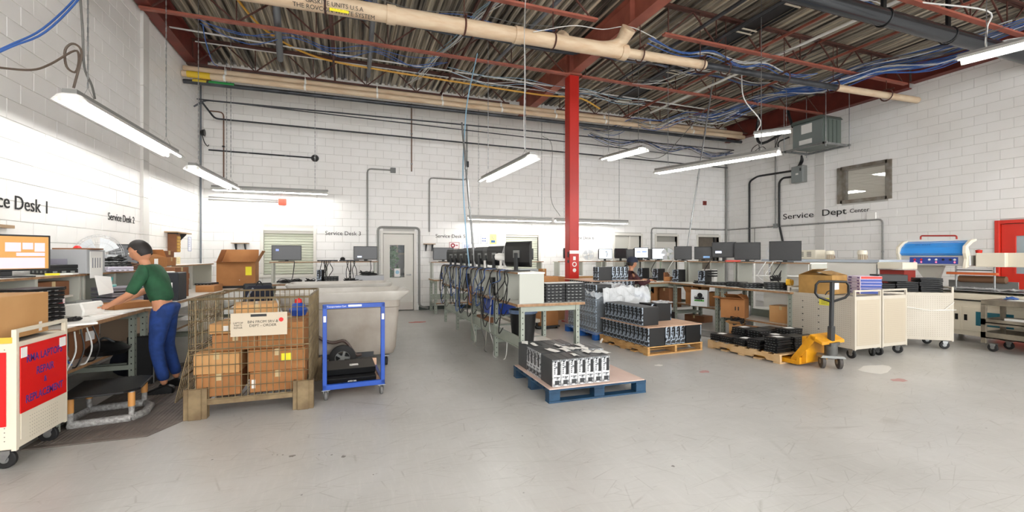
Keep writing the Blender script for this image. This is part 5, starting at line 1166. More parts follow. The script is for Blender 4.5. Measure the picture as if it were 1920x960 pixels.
mon2(1174, 1190, 486, 7.1, 'dark monitor left of the bright screen above the seated woman', z0=.03, h=.26)
fan((*on_x(1251, 486, 7.15)[:2], 1.34), R(-25), 'white desk fan on the right hand riser between screens', .17, .06)
fan((8.6, 7.0, 1.34), R(-60), 'pale fan far behind the biggest right hand monitor', .22, .06)
t = thing('shelf_unit', 'white shelf unit standing behind the right hand riser', 'shelf', (8.5, 6.9, 0), R(-40))
for z in (.35, .8, 1.05, 1.32): MB().box(-.5, .5, -.25, .25, z-.02, z).build('shelf', m_white, t)
for x in (-.49, .49):
    for y in (-.24, .24): MB().box(x-.015, x+.015, y-.015, y+.015, 0, 1.32).build('post', m_white, t)
tower((8.4, 7.0, 1.05), R(-50), 'grey computer tower on the white shelf unit', None, 'silver')
for k, (x, lab) in enumerate(((6.62, 'red and white'), (6.8, 'mixed white'))): pass
tag(MB().box(-.13, .13, -.06, .06, 0, .03).build('papers', M('red_papers', 'c9463a', .6), loc=(6.95, 6.62, 1.34), rz=-.6), 'red packet lying under the monitor with the white window', 'packet')
for i, (px, lab) in enumerate(((1322, 'lone black tower standing on the second right hand bench'), (1273, 'black tower at the near end of the woman\'s bench'), (1235, 'black tower in the middle of the woman\'s bench'), (1206, 'black tower beside the woman\'s arm'))):
    c = on_x(px, 520, 6.85 if i else 6.8); o = tower((c[0], c[1], .88), R(-72), lab, 'towers on the right hand benches', 'blue'); o.scale = (1.5, 1, 1)
# keyboards, cables, stacks of flat boxes on the benches
def lap_stack(x, y, z, n, rz, where, sz=(.32, .24, .028)):
    for k in range(n): flatpc((x+rk.uniform(-.01, .01), y+rk.uniform(-.01, .01), z+k*(sz[2]+.002)), rz+rk.uniform(-.04, .04), 'closed black laptop, %s in the %s' % (('bottom' if k == 0 else 'top' if k == n-1 else ORD[k]+' from bottom'), where), 'stacked laptops', sz)
lap_stack(6.85, 5.62, .88, 4, R(-40), 'bench stack beside the yellow tape gun')
lap_stack(6.75, 6.02, .88, 3, R(-30), 'middle stack on the nearest right bench'); lap_stack(6.8, 6.38, .88, 3, R(-60), 'far stack on the nearest right bench')
lap_stack(6.85, 6.85, .88, 2, R(-50), 'stack on the second right bench')
t = thing('tape_dispenser', 'yellow-orange tape gun at the near end of the right hand bench', 'tape', (6.78, 5.32, .88), .4)
MB().lathe([(.03, -.03), (.055, -.03), (.055, .03), (.03, .03), (.03, -.03)], 18, (0, 0, .14), 'y').build('roll', M('tape_yellow', 'e8b42c', .4), t); MB().box(-.01, .03, -.02, .02, 0, .12).build('stand', m_grey, t); MB().lathe([(.03, -.03), (.05, -.03), (.05, .03), (.03, .03), (.03, -.03)], 18, (.11, 0, .13), 'y').build('roll', M('tape_yellow', 'e8b42c', .4), t)
for i, (x, y) in enumerate(((6.8, 7.05), (6.7, 7.25), (6.9, 5.45), (6.6, 8.6), (6.5, 8.9), (6.6, 9.3), (6.3, 9.6))): heap((x, y, .882), .13, 2, 'black cable heap on the right hand benches, %s' % ('by the cable holder', 'near the bench front by the holder', 'beside the yellow tape gun', 'beside the woman\'s first tower', 'between the woman\'s towers', 'near the far tower', 'by the woman\'s hands')[i], 'cables on the right hand benches', m_cablek, 40+i)
t = thing('holder', 'black and white cable holder standing on the second right hand bench', 'holder', (6.85, 6.98, .88)); MB().box(-.04, .04, -.03, .03, 0, .3).build('post', m_white, t); [MB().box(-.12, .02, -.06, .06, z, z+.025).build('clip', m_black, t) for z in (.16, .21, .26)]
for i, y in enumerate((5.6, 5.75, 7.2, 8.3, 8.9, 5.9)): tag(MB().tube(smoothpath([(6.96, y, 1.35), (6.9, y, 1.28), (6.86, y+.08, 1.1), (6.88, y-.05, .98), (6.8, y-.1, .89)]), .007, 5).build('power_cable', (m_cablek, m_cablew)[i % 2], smooth=True), ('black' if i % 2 == 0 else 'white')+' cable hanging from the right hand riser', 'cable', 'cables on the right hand riser')
heap((6.72, 5.5, 1.02), .1, 3, 'blue and black cable bunch hanging near the tape gun', 'cable bunch near the tape gun', m_cablek, 60, flat=1.2)
t = thing('wood_bracket', 'leaning brown box lid behind the towers on the woman\'s bench', 'box', (6.8, 8.35, .88), .4); MB().box(-.12, .12, -.01, .01, 0, .2).build('lid', m_cardd, t); MB().box(-.12, .02, -.14, -.01, 0, .1).build('tray', m_card, t)
# cartons on lower shelves and floor under the right benches
carton(((6.85), 7.45, .445), R(-75), 'open small carton with a red side on the shelf under the second bench', (.34, .3, .25), m_card, open_=(130, 60, 120, 100))
carton((6.95, 7.0, .445), R(-60), 'carton beside the white printed bag under the second bench', (.3, .28, .28), m_card)
t = thing('shopping_bag', 'white carrier bag with green and black print under the second bench', 'bag', (6.62, 7.12, .445), R(-62))
MB().prism([(-.07, 0), (.07, 0), (.05, .3), (-.05, .33)], 'x', -.16, .16).build('bag', M('bag_white', 'e2e6e6', .35), t); MB().box(-.09, .1, -.066, -.06, .1, .13).build('green_print', M('green_print', '4fae3c', .5), t); MB().lathe([(0, 0), (.05, 0), (.05, .004), (0, .004)], 12, (0.02, -.068, .22), 'y').build('black_print', m_ink, t); MB().box(-.09, .1, -.069, -.062, .145, .175).build('black_letters', m_ink, t)
text('GREEN\nCITY', .06, m_ink, t, (0, -.0702, .15), (PI/2, 0, 0), bold=.001)
carton((6.66, 6.3, .325), R(-60), 'square carton with two black marks hanging at the front under the nearest bench', (.4, .32, .34), m_card, open_=(165, 30, 170, 35), marks=2)
carton((6.95, 5.5, .325), R(-85), 'wide brown carton on the lower shelf of the nearest bench', (.4, .3, .28), m_cardl)
carton((6.45, 5.75, 0), R(-70), 'brown carton on the floor under the nearest bench beside a black bin', (.38, .3, .24), m_card, tape=False); carton((6.5, 6.1, 0), R(-60), 'small pinkish carton on the floor full of black cables', (.2, .25, .25), m_cardl, open_=(150, 150, 150, 150)); heap((6.5, 6.1, .22), .15, 5, 'black cable spilling from the small pinkish carton', 'cables spilling from a carton', m_cablek, 70, flat=.9)
carton((6.5, 8.6, 0.325), R(-70), 'open carton with raised flap on the shelf under the woman\'s bench', (.5, .36, .28), m_card, open_=(150, 130, None, 90)); carton((6.7, 8.1, .325), R(-85), 'tall brown carton at the near end under the woman\'s bench', (.3, .36, .42), m_cardd)
carton((7.0, 9.1, .325), R(-85), 'dark brown carton deep under the woman\'s bench', (.4, .4, .38), m_cardd)
tower((6.3, 7.75, 0), R(-80), 'black tower on the floor by the right bench legs', None, 'blue').scale = (2.2, 1, 1)
t = thing('bag', 'black bag dropped on the carton under the woman\'s bench', 'bag', (6.5, 8.6, .61)); MB().lathe([(0, 0), (.2, .0), (.22, .04), (.12, .08), (0, .09)], 14).build('body', m_black, t, smooth=True)
t = thing('steel_canister', 'silver canister on the floor behind the square carton', 'canister', (7.1, 6.45, 0)); MB().lathe([(0, 0), (.1, 0), (.1, .02), (.085, .03), (.085, .5), (.07, .52), (0, .52)], 20).build('body', m_galv, t, smooth=True); MB().lathe([(.1, 0), (.12, 0), (.12, .02), (.1, .02)], 20).build('foot_ring', m_cardd, t)
carton((7.3, 7.9, 0), R(-80), 'long flat brown carton lying on the floor behind the second bench legs', (.5, .3, .14), m_cardd)
tag(MB().box(0, 1.3, 0, .6, 0, .012).build('floor_mat', M('grey_mat', '7e7d7a', .8, col2='6f6e6b', scale=8), loc=(5.75, 7.0, 0), rz=R(-70)), 'grey anti-fatigue mat on the floor in front of the second right bench', 'mat')
# ================================================================ pallet with black laptops, pallet jack
P5 = (5.42, 4.38); r5 = R(4); pallet((*P5, 0), r5, 'pale pallet loaded with low stacks of black laptops', 1.02, 1.2, m_woodl)
Q5 = lambda u, v, z=0: place(P5, r5, u, v, z)
st5 = [(.17, .15, 6), (.17, .42, 4), (.17, .66, 3), (.17, .88, 3), (.17, 1.07, 3), (.5, .15, 6), (.5, .42, 5), (.5, .68, 6), (.5, .94, 6), (.84, .15, 5), (.84, .45, 7), (.84, .75, 6), (.84, 1.03, 4)]
for i, (u, v, n) in enumerate(st5):
    col_ = ('left', 'middle', 'right')[0 if u < .3 else 1 if u < .6 else 2]; row = {.15: 'front', .42: 'second', .45: 'second', .66: 'third', .68: 'third', .75: 'third', .88: 'fourth', .94: 'back', 1.03: 'back', 1.07: 'back'}[v]
    lap_stack(*Q5(u, v)[:2], .128, n, r5-PI/2 if u < .3 else r5, '%s %s stack of the laptop pallet' % (row, col_), (.3, .23, .032) if u > .3 else (.2, .29, .032))
    if i % 2 == 0: tag(MB().box(-.06, .06, -.05, .05, 0, .002).build('paper_slip', m_paper, loc=(*Q5(u, v)[:2], .128+n*.034+.001), rz=rk.uniform(-.4, .4)), 'white slip on top of a laptop stack', 'paper', 'slips on the laptop stacks')
m_jy = M('jack_yellow', 'e09c14', .45, col2='c98a12', scale=8); J = (5.84, 4.02)
t = thing('pallet_jack', 'yellow hand pallet jack pushed into the laptop pallet, black handle upright', 'pallet jack', (*J, 0), R(6))
for x in (-.2, .2):
    MB().prism([(x-.08, .02), (x+.08, .02), (x+.08, .075), (x-.08, .075)], 'y', .22, 1.3).build('fork', m_jy, t, bevel=.006)
    MB().prism([(.02, .42), (.09, .44), (.34, .09), (.34, .03), (.2, .03), (.2, .075), (.24, .09), (.04, .36)], 'x', x-.05, x-.02).build('side_plate', m_jy, t, bevel=.004)
MB().prism([(-.06, .36), (.1, .44), (.1, .38), (-.06, .32)], 'x', -.25, .24).build('bridge', m_jy, t, bevel=.006); MB().box(-.24, .24, .14, .2, .06, .4).build('battery_plate', m_jy, t, bevel=.004)
MB().box(-.29, .26, .2, .24, .03, .12).build('cross_member', m_jy, t)
b = MB(); b.cyl((0, -.02, .13), (0, -.02, .34), .07, 18); b.cyl((.1, -.02, .16), (.1, -.02, .3), .03, 12); b.box(-.1, .1, -.08, .05, .3, .34); b.each('pump', M('pump_grey', '62625f', .5, metal=.3, col2='4a4a47', scale=9), t, smooth=True)
sa = -R(42)   # steering head and handle swung towards the aisle
RS = lambda x, y, z: (x*math.cos(sa)-(y+.02)*math.sin(sa), x*math.sin(sa)+(y+.02)*math.cos(sa)-.02, z)
MB().prism([(-.14, .145), (.14, .145), (.12, .175), (-.12, .175)], 'y', -.09, .1).build('axle_plate', m_grey, t, loc=(0, -.02, 0), rz=sa)
for x in (-.12, .07):
    w = MB().lathe([(.02, 0), (.07, 0), (.085, .008), (.085, .042), (.07, .05), (.02, .05)], 24, (0, 0, .085), 'x').build('steer_wheel', M('worn_wheel', '4a4542', .6), t, loc=RS(x, -.02, 0), rz=sa, smooth=True); MB().lathe([(0, -.004), (.03, -.002), (.035, .05), (0, .054)], 16, (0, 0, .085), 'x').build('hub', m_galv, w, smooth=True)
for x in (-.2, .2): MB().cyl((x-.05, 1.15, .04), (x+.05, 1.15, .04), .035, 14).build('load_roller', m_dkgrey, t, smooth=True)
MB().bar(RS(0, -.03, .34), RS(0, -.07, 1.12), .05, .04).build('handle_shaft', m_dkgrey, t, bevel=.006); MB().bar(RS(0, -.03, .34), RS(0, -.045, .55), .08, .06).build('shaft_socket', m_dkgrey, t, bevel=.01)
lp = [RS(*p) for p in [(0, -.055, .86), (.15, -.055, .92), (.185, -.06, .97), (.18, -.07, 1.08), (.15, -.075, 1.12), (0, -.075, 1.125), (-.15, -.075, 1.12), (-.18, -.07, 1.08), (-.185, -.06, .97), (-.15, -.055, .92), (0, -.055, .86)]]
MB().tube(lp, .016, 8).build('handle_loop', m_black, t, smooth=True); MB().tube([RS(0, -.07, 1.02), RS(-.06, -.08, .99), RS(-.08, -.08, .95)], .007, 6).build('release_lever', m_black, t)
# ================================================================ LEFT: red cart, desks 1 and 2
cr = cart((-2.12, 4.28, 0), PI/2, 'cream cart with red boards reading RMA laptops repair and replacement', .58, 1.0, .95, m_cream, red=True, group='carts')
m_rb = M('bright_red_board', 'd90f10', .45)
bd = MB().box(-.262, .262, -.009, -.004, .37, .83).build('red_board', m_rb, cr)
m_vi = M('violet_ink', '4a2a7c', .6)
for s_, sz, z in (('RMA LAPTOPS', .075, .73), ('REPAIR', .075, .625), ('&', .06, .545), ('REPLACEMENT', .075, .45)): text(s_, sz, m_vi, bd, (0, -.0095, z), (PI/2, 0, 0), sx=.86, bold=.0015)
MB().box(-.262, -.2, -.011, -.009, .75, .82).build('white_tag', m_paper, cr); MB().box(.17, .25, -.011, -.009, .745, .815).build('white_tag', m_paper, cr)
b = MB(); dots(b, -.16, .17, .18, .34, .024, .0035, lambda u, v: (u, -.0048, v)); b.build('door_holes', M('hole_dark', '6f685c', .8), cr, kind='stuff')
MB().box(-.296, -.292, .05, .96, .3, .8).build('red_board', m_rb, cr); MB().box(-.294, -.291, .02, .5, .86, .9).build('yellow_tape', M('yellow_old_tape', 'd8b840', .5), cr)
carton((-2.6, 4.27, .865), PI/2, 'large plain tan carton sitting in the top of the red cart', (.54, .76, .305), m_cardl, tape=False, lab=(.17, .05, .035, .07))
carton((-2.72, 4.7, .86), PI/2-.3, 'brown carton behind the tan carton at the end of desk 1', (.3, .34, .26), m_card, tape=False)
lap_stack(-2.5, 4.86, .86, 9, R(75), 'stack behind the tan carton on desk 1', (.34, .26, .034))
tag(MB().prism([(-.17, 0), (.17, 0), (.15, .012), (-.16, .02)], 'y', -.13, .13).build('envelope', M('manila', 'd9c29b', .7), loc=(-2.72, 4.66, 1.125), rz=.4), 'manila envelope lying on the brown carton behind the tan one', 'envelope')
L1 = bench((-2.16, 4.62, 0), PI/2, 'desk 1 workbench behind the red cart', 1.5, .92, .86, legs=(0, 1), riser=(.4, 1.26), ups=(.02, .75, 1.46), shelf=(.15, .8, .42))
L2 = bench((-2.1, 6.14, 0), PI/2, 'desk 2 workbench where the person in green leans', 2.2, .98, .86, legs=(0, .98), riser=(.4, 1.26), ups=(.02, .7, 1.4, 2.18), shelf=(.15, .8, .42))
L3 = bench((-1.92, 8.4, 0), PI/2, 'last workbench along the left wall, with the open carton', 2.3, 1.12, .86, legs=(0, 1), riser=(.42, 1.3), ups=(.02, 1.1, 2.28), shelf=(.15, .9, .5))
MB().box(.75, 1.46, .6, .9, 1.02, 1.04).build('mid_shelf', m_lam, L1)
def mon3(px, py, X, z, w, h, lab, **k):
    c = on_x(px, py, X); return monitor((c[0], c[1], z), -math.atan2(c[0], c[1])+k.pop('dr', 0), lab, w, h, 'monitors along the left wall', **k)
m1 = mon3(14, 505, -2.83, 1.26, .56, .32, 'lit monitor with orange and lilac windows at the left edge', style='map', z0=.06, dr=.35)
lil = M('lilac_window', 'cdbfd4', .4, emit=.35)
b = MB()
for a, c, d, e in ((-.02, .08, .17, .25), (.09, .16, .19, .25), (.17, .24, .17, .25), (.05, .24, .13, .16), (-.1, .24, .02, .115)): b.box(a, c, -.0148, -.0136, d, e)
b.each('screen_window', lil, m1, loc=(0, 0, .06)); MB().box(-.26, -.14, -.0148, -.0136, .02, .28).build('blue_sidebar', M('blue_window2', '2f6fb0', .4, emit=.3), m1, loc=(0, 0, .06))
p = on_x(104, 515, -2.86); flatpc((p[0], p[1]+.1, 1.26), R(52), 'black desktop lying flat right of the lit monitor', None, (.36, .3, .1), 'computer', 'mini_computer', m_black)
tag(MB().box(-.05, .05, -.04, .04, 0, .02).build('sticky_notes', m_yel, loc=(-2.72, 5.62, 1.262), rz=.5), 'yellow sticky note pad on the desk 1 shelf', 'notes'); tag(MB().box(-.09, .09, -.1, .1, 0, .014).build('papers', m_paper, loc=(-2.74, 5.85, 1.26), rz=.2), 'white papers beside the yellow notes on the desk 1 shelf', 'paper')
t = thing('control_cabinet', 'big light grey equipment case with papers on it, desk 1 shelf', 'cabinet', (-2.83, 6.2, 1.26)); gc = M('light_grey_case', 'a5a7aa', .4)
MB().box(-.2, .2, -.18, .2, 0, .26).build('body', gc, t, bevel=.006); MB().box(-.12, .04, -.183, -.18, .1, .16).build('name_plate', M('plate_lilac', '8f8d9a', .4), t); MB().box(.2, .204, -.12, .14, -.05, .24).build('hanging_paper', m_paper, t)
b = MB(); [b.box(.204, .2055, -.08+.05*i, -.06+.05*i, .06, .17) for i in range(4)]; b.build('table_print', M('pale_ink', '8f9298', .6), t, kind='stuff')
MB().box(-.1, .22, -.15, .12, .26, .275).build('clipboard', m_cardd, t); MB().lathe([(0, 0), (.04, 0), (.02, .025), (0, .03)], 12, (.05, -.02, .275)).build('red_cap', m_rb, t)
tag(MB().add([(0, 0, 0), (.12, .06, -.02), (.13, .1, -.2), (.03, .02, -.22)], [(0, 1, 2, 3)]).build('paper_sheet', m_paper, loc=(-2.6, 6.1, 1.24)), 'white paper sheet hanging off the front of the desk 1 shelf', 'paper')
fan((-2.92, 6.95, 1.26), R(35), 'large clear-bladed fan behind the light grey case', .24, .08)
mon3(237, 489, -2.85, 1.26, .36, .3, 'dark square monitor under the Service Desk 2 lettering', z0=.05, dr=.2)
b_ = flatpc((-2.72, 6.78, 1.26), R(60), 'lilac-white flat box in the clutter left of the square monitor', None, (.3, .28, .06), 'box', 'flat_box', M('lilac_white', 'd8d2e2', .5)); lap_stack(-2.72, 6.78, 1.323, 2, R(50), 'pair on the lilac-white box', (.3, .22, .026))
heap((-2.72, 6.85, 1.38), .13, 3, 'black cable heap on the clutter left of the square monitor', 'cables on the desk 2 shelf', m_cablek, 80); heap((-2.72, 7.5, 1.262), .16, 4, 'brown and grey cable heap before the square monitor', 'cables before the square monitor', M('brown_cable', '6b4a36', .6), 82, flat=.5)
carton((-2.78, 8.0, 1.26), R(70), 'brown carton with lid askew on the desk 2 shelf', (.34, .28, .17), m_card, open_=(20, 160, 40, 60), lab=(-.03, .1, .07, .1)); carton((-2.74, 8.42, 1.3), R(85), 'smaller carton at the far end of the desk 2 shelf', (.3, .24, .13), m_card); carton((-2.74, 8.42, 1.43), R(75), 'little carton stacked on the smaller one over desk 2', (.22, .2, .1), m_cardd)
carton((-2.92, 5.85, 1.04), R(80), 'brown carton on the mid shelf behind the label printer', (.4, .22, .15), m_cardd, marks=3)
# bench top things
t = thing('label_printer', 'white label printer in front of the mid shelf on desk 1', 'printer', (*at(152, 592, .86), .86), R(75)); MB().prism([(-.12, 0), (.12, 0), (.13, .06), (.1, .12), (-.1, .14), (-.13, .06)], 'x', -.13, .13).build('body', m_white, t, bevel=.012); MB().box(-.09, .09, -.03, .07, .12, .15).build('lid', m_grey, t); MB().box(.06, .09, -.133, -.125, .07, .09).build('button', M('teal', '35b5b5', .4), t)
m_teal = M('teal_tumbler', '3fb9b4', .35); t = thing('tumbler', 'teal insulated tumbler with handle and straw on desk 1', 'cup', (*at(207, 574, .86), .86), R(200))
MB().lathe([(0, 0), (.036, 0), (.04, .1), (.052, .125), (.054, .24), (0, .24)], 24).build('body', m_teal, t, smooth=True); MB().lathe([(.0, .24), (.055, .24), (.055, .255), (0, .262)], 24).build('lid', M('pale_teal', 'a9dad6', .3), t, smooth=True)
MB().tube(smoothpath([(.05, 0, .21), (.1, 0, .2), (.105, 0, .13), (.1, 0, .08), (.045, 0, .07)]), .01, 8).build('handle', m_teal, t, smooth=True); MB().cyl((0, .01, .25), (-.02, .01, .34), .006, 8).build('straw', M('straw', '52c5bf', .3), t)
t = thing('snack_packet', 'red and white packet standing by the label printer', 'packet', (*at(112, 592, .86), .86), .5); MB().prism([(-.035, 0), (.035, 0), (.035, .17), (-.035, .19)], 'y', -.015, .015).build('packet', M('pink_white', 'ecd9d9', .4), t); MB().lathe([(0, 0), (.03, 0), (.03, .004), (0, .004)], 12, (0, -.018, .06), 'y').build('red_print', m_rb, t); MB().lathe([(0, 0), (.022, 0), (.022, .004), (0, .004)], 12, (0, -.018, .13), 'y').build('red_print', m_rb, t)
heap((*at(138, 603, .86), .862), .08, 3, 'black cable coil at the near edge of desk 1', 'cables at the near edge of desk 1', m_cablek, 90)
for i, (px, py, w, d) in enumerate(((165, 598, .22, .3), (190, 590, .24, .3), (215, 586, .2, .28), (150, 608, .2, .2))): tag(MB().box(-w/2, w/2, -d/2, d/2, 0, .004+.004*i).build('paper_sheet', m_paper, loc=(*at(px, py, .862), .862), rz=i*.7), 'white paper on desk 1, %s of four' % ('nearest the cables', 'middle left', 'beside the tumbler', 'at the near edge')[i], 'paper', 'papers on desk 1')
for i in range(3): heap((*at(222+i*9, 580-i*3, .86), .862), .08, 2, 'dark cable clutter %s right of the tumbler' % ('just', 'a little further', 'furthest')[i], 'clutter right of the tumbler', m_cablek, 95+i)
carton((-2.38, 6.28, .86), R(55), 'flat tan carton on the bench in front of the person in green', (.42, .26, .07), m_card, tape=False)
for k in range(4): flatpc((-2.55, 6.5, .86+k*.06), R(60), 'grey document tray beside the flat tan carton, %s' % ('bottom one', 'second one', 'third one', 'top one')[k], 'grey trays on desk 2', (.36, .3, .05), 'tray', 'document_tray', M('tray_lilac_grey', '8f8c96', .5))
t = thing('equipment_case', 'tall black case with a white label behind the person in green', 'case', (-2.32, 7.2, .86), R(0)); MB().box(-.18, .2, -.16, .16, 0, .37).build('body', M('navy_black', '20242c', .5), t, bevel=.008); MB().box(.1, .135, -.163, -.16, .12, .24).build('label', m_paper, t)
carton((-2.4, 7.65, .86), R(80), 'dark brown carton behind the tall black case', (.36, .3, .43), m_cardd)
tag(MB().box(-.13, .13, -.1, .1, 0, .01).build('paper_sheet', m_paper, loc=(-2.35, 7.2, 1.232), rz=.4), 'white sheet lying on the tall black case', 'paper')
carton((-2.2, 8.75, .86), R(85), 'low open tray carton at the near end of the last left bench', (.4, .26, .1), m_card, tape=False); flatpc((-2.3, 9.0, .96), R(80), 'black laptop on the low carton of the last left bench', None, (.32, .24, .03)); carton((-2.3, 9.15, .86), R(85), 'second low carton under the black laptop', (.34, .3, .1), m_card, tape=False)
oc = carton((-1.98, 9.75, .9), R(3), 'big open brown carton with flaps up on the last left bench', (.62, .5, .44), m_card, open_=(178, 100, 70, 118), lab=(.2, .27, .1, .16), labcol=m_yel); MB().box(.05, .06, -.255, -.2505, .1, .11).build('scuff', m_paper, oc)
tag(MB().box(-.5, .32, -.28, .28, 0, .04).build('tray', m_black, loc=(-2.05, 9.75, .86)), 'black tray under the big open carton', 'tray')
for k in range(3): carton((-2.75, 8.9+k*.02, .86+k*.1), R(80), 'brown padded packet under the last left riser, %s' % ('bottom', 'middle', 'top')[k], (.34, .3, .095), m_cardd, tape=False)
for k in range(5): tag(MB().box(-.1, .1, -.06, .06, 0, .028).build('label_box', M('ochre_box', 'b98f38', .6), loc=(XL+.12, 9.95, 1.7-.03*(k+1)-.005)), 'ochre box under the left wall bracket shelf, %s from top' % nth(k, 5), 'box', 'ochre boxes under the bracket shelf') if False else None
t = thing('box_holder', 'small rack of ochre boxes hung under the left wall bracket shelf', 'box', (XL+.01, 10.0, 1.62)); MB().box(0, .14, -.09, .09, -.1, .24).build('rack', m_cardd, t); 
for k in range(5): MB().box(.012, .152, -.08, .08, -.09+k*.06, -.042+k*.06).build('ochre_box', M('ochre_box', 'b98f38', .6), t)
# under the left desks
carton((-2.62, 5.6, .445), R(80), 'brown carton with a white label on the shelf under desk 1', (.5, .28, .3), m_cardd, lab=(.12, .2, .12, .09))
t = thing('bag', 'black bag slumped on the shelf under desk 1', 'bag', (-2.35, 5.75, .445)); MB().lathe([(0, 0), (.16, 0), (.2, .05), (.13, .1), (.05, .13), (0, .13)], 16).build('body', m_black, t, smooth=True); MB().tube(smoothpath([(-.1, 0, .08), (0, -.05, .17), (.1, 0, .08)]), .012, 6).build('strap', m_dkgrey, t)
t = thing('bag', 'clear plastic bag with blue cables under desk 1', 'bag', (-2.5, 4.95, .445)); MB().lathe([(0, 0), (.16, .0), (.2, .1), (.15, .22), (.05, .26), (0, .26)], 14).build('body', M('plastic_bag', 'b9bcc2', .3), t, smooth=True); MB().tube(smoothpath([(.18, -.05, .2), (.2, 0, .1), (.21, .05, .05)]), .008, 5).build('blue_cable', m_cableb, t)
for i in range(5): tag(MB().tube(smoothpath([(-2.2-.02*i, 4.75+i*.14, .8), (-2.22, 4.78+i*.13, .62), (-2.26, 4.72+i*.15, .48), (-2.3, 4.8+i*.12, .46)]), .007, 5).build('cable', (m_cablek, m_cablew)[i % 2], smooth=True), ('black' if i % 2 == 0 else 'white')+' cable hanging below desk 1', 'cable', 'cables below desk 1')
carton((-2.55, 6.75, .445), R(80), 'tall pale carton under desk 2 behind the blue jeans', (.4, .34, .32), M('pale_carton', 'b9a28c', .8), tape=True)
t = thing('bag', 'navy and black duffel bag on the floor under desk 2', 'bag', (-2.45, 6.75, 0)); MB().lathe([(0, -.32), (.16, -.3), (.2, -.1), (.2, .1), (.16, .3), (0, .32)], 18, (0, 0, .2), 'y').build('body', M('navy_fabric', '191d2c', .8), t, smooth=True); MB().box(.19, .2, -.06, .06, .22, .27).build('label', m_paper, t)
t = thing('paper_shredder', 'tall black bin with a steel edge under desk 2 by the person', 'bin', (-2.2, 6.25, 0)); MB().box(-.12, .12, -.14, .14, 0, .55).build('body', m_black, t, bevel=.01); MB().box(.121, .13, -.14, -.12, .02, .5).build('steel_edge', m_galv, t)
for k, y in enumerate((5.86, 6.12)):
    t = thing('shoe', 'pale trainer on the floor beside the desk 1 bench leg, %s' % ('nearer one', 'farther one')[k], 'shoe', (-2.42+.12*k, y, 0), R(10), 'pale trainers'); MB().prism([(-.13, .02), (-.12, .1), (-.04, .1), (.04, .06), (.12, .045), (.14, .02)], 'y', -.045, .045).build('upper', M('shoe_pale', 'cdc6c4', .7), t, bevel=.012); MB().box(-.135, .145, -.05, .05, 0, .022).build('sole', m_white, t, bevel=.006); MB().box(-.03, .04, -.02, .02, .075, .09).build('laces', m_paper, t)
c_ = (-2.02, 5.0); t = thing('foot_rest', 'black low platform on taped legs with a wrapped base ring under desk 1', 'stool', (*c_, 0), R(8))
MB().prism([(-.26, -.3), (.16, -.3), (.26, -.2), (.26, .25), (.16, .3), (-.26, .3)], 'z', .27, .29).build('platform', m_black, t, bevel=.004)
wr = M('bubble_wrap', 'a9a8a6', .35, col2='7d7b78', scale=40, bump=.5, bscale=80)
for x, y in ((.2, -.22), (.2, .22), (-.2, -.22), (-.2, .22)):
    l = MB().cyl((x, y, .04), (x, y, .27), .022, 12).build('leg', wr, t, smooth=True); MB().cyl((x, y, .14), (x, y, .26), .026, 12).build('tape_band', M('tan_tape', 'c98f4e', .5), l, smooth=True)
MB().tube([(.2, -.22, .035), (.27, -.1, .035), (.27, .1, .035), (.2, .22, .035), (-.2, .22, .035), (-.25, 0, .035), (-.2, -.22, .035), (.2, -.22, .035)], .035, 10).build('base_ring', wr, t, smooth=True)
# ribbed mat
mt = thing('floor_mat', 'brown ribbed anti-fatigue mat with a clipped corner beside the wire basket', 'mat', (0, 0, 0))
mp = [(-2.3, 4.36), (-1.52, 4.36), (-1.34, 4.72), (-1.3, 7.2), (-2.1, 7.2), (-2.3, 7.0)]
MB().prism(mp, 'z', .0005, .010).build('base', M('mat_brown', '6e655e', .75, col2='5d5650', scale=6), mt, bevel=.004)
rb = MB(); x = -2.25
while x < -1.36:
    y0 = 4.42 if x < -1.55 else 4.42+(x+1.55)*1.9; rb.prism([(x, .010), (x+.022, .010), (x+.018, .014), (x+.004, .014)], 'y', y0, 7.15); x += .032
rb.build('ribs', M('mat_brown', '6e655e'), mt, kind='stuff')

# ================================================================ wire basket full of cartons
bx0, bx1, by0, by1, bz0, bz1 = -1.33, -.36, 4.66, 5.74, .17, 1.06
bk = thing('wire_basket', 'rusty wire mesh pallet basket full of cartons', 'basket', ((bx0+bx1)/2, by0, 0), R(-1)); ox = (bx0+bx1)/2; W2 = (bx1-bx0)/2; D2 = by1-by0; wr_ = .0042
def mesh_panel(f, u1, z0, z1, name='wire_panel', nu=20, dz=.1):
    b = MB()
    for i in range(nu+1): u = u1*i/nu; b.tube([f(u, z0), f(u, z1)], wr_, 5)
    z = z0
    while z < z1+.01: b.tube([f(0, z), f(u1, z)], wr_, 5); z += dz
    b.tube([f(0, z1), f(u1, z1)], wr_*1.5, 6); b.tube([f(0, z0), f(u1, z0)], wr_*1.5, 6); b.tube([f(0, (z0+z1)/2), f(u1, (z0+z1)/2)], wr_*1.5, 6)
    return b.build(name, m_wire, bk, smooth=True)
mesh_panel(lambda u, z: (-W2+u, 0, z), 2*W2, bz0, bz1, nu=19)
mesh_panel(lambda u, z: (-W2+u, D2, z), 2*W2, bz0, bz1, nu=19)
mesh_panel(lambda u, z: (W2, u, z), D2, bz0, bz1, nu=21)
mesh_panel(lambda u, z: (-W2, u, z), D2, .62, bz1-.0, nu=21); mesh_panel(lambda u, z: (-W2-.1*(1-(z-bz0)/.45), u, z), D2, bz0, .6, 'drop_gate', nu=21)
b = MB(); 
for i in range(20): x = -W2+2*W2*i/19; b.tube([(x, 0, bz0), (x, D2, bz0)], wr_, 4)
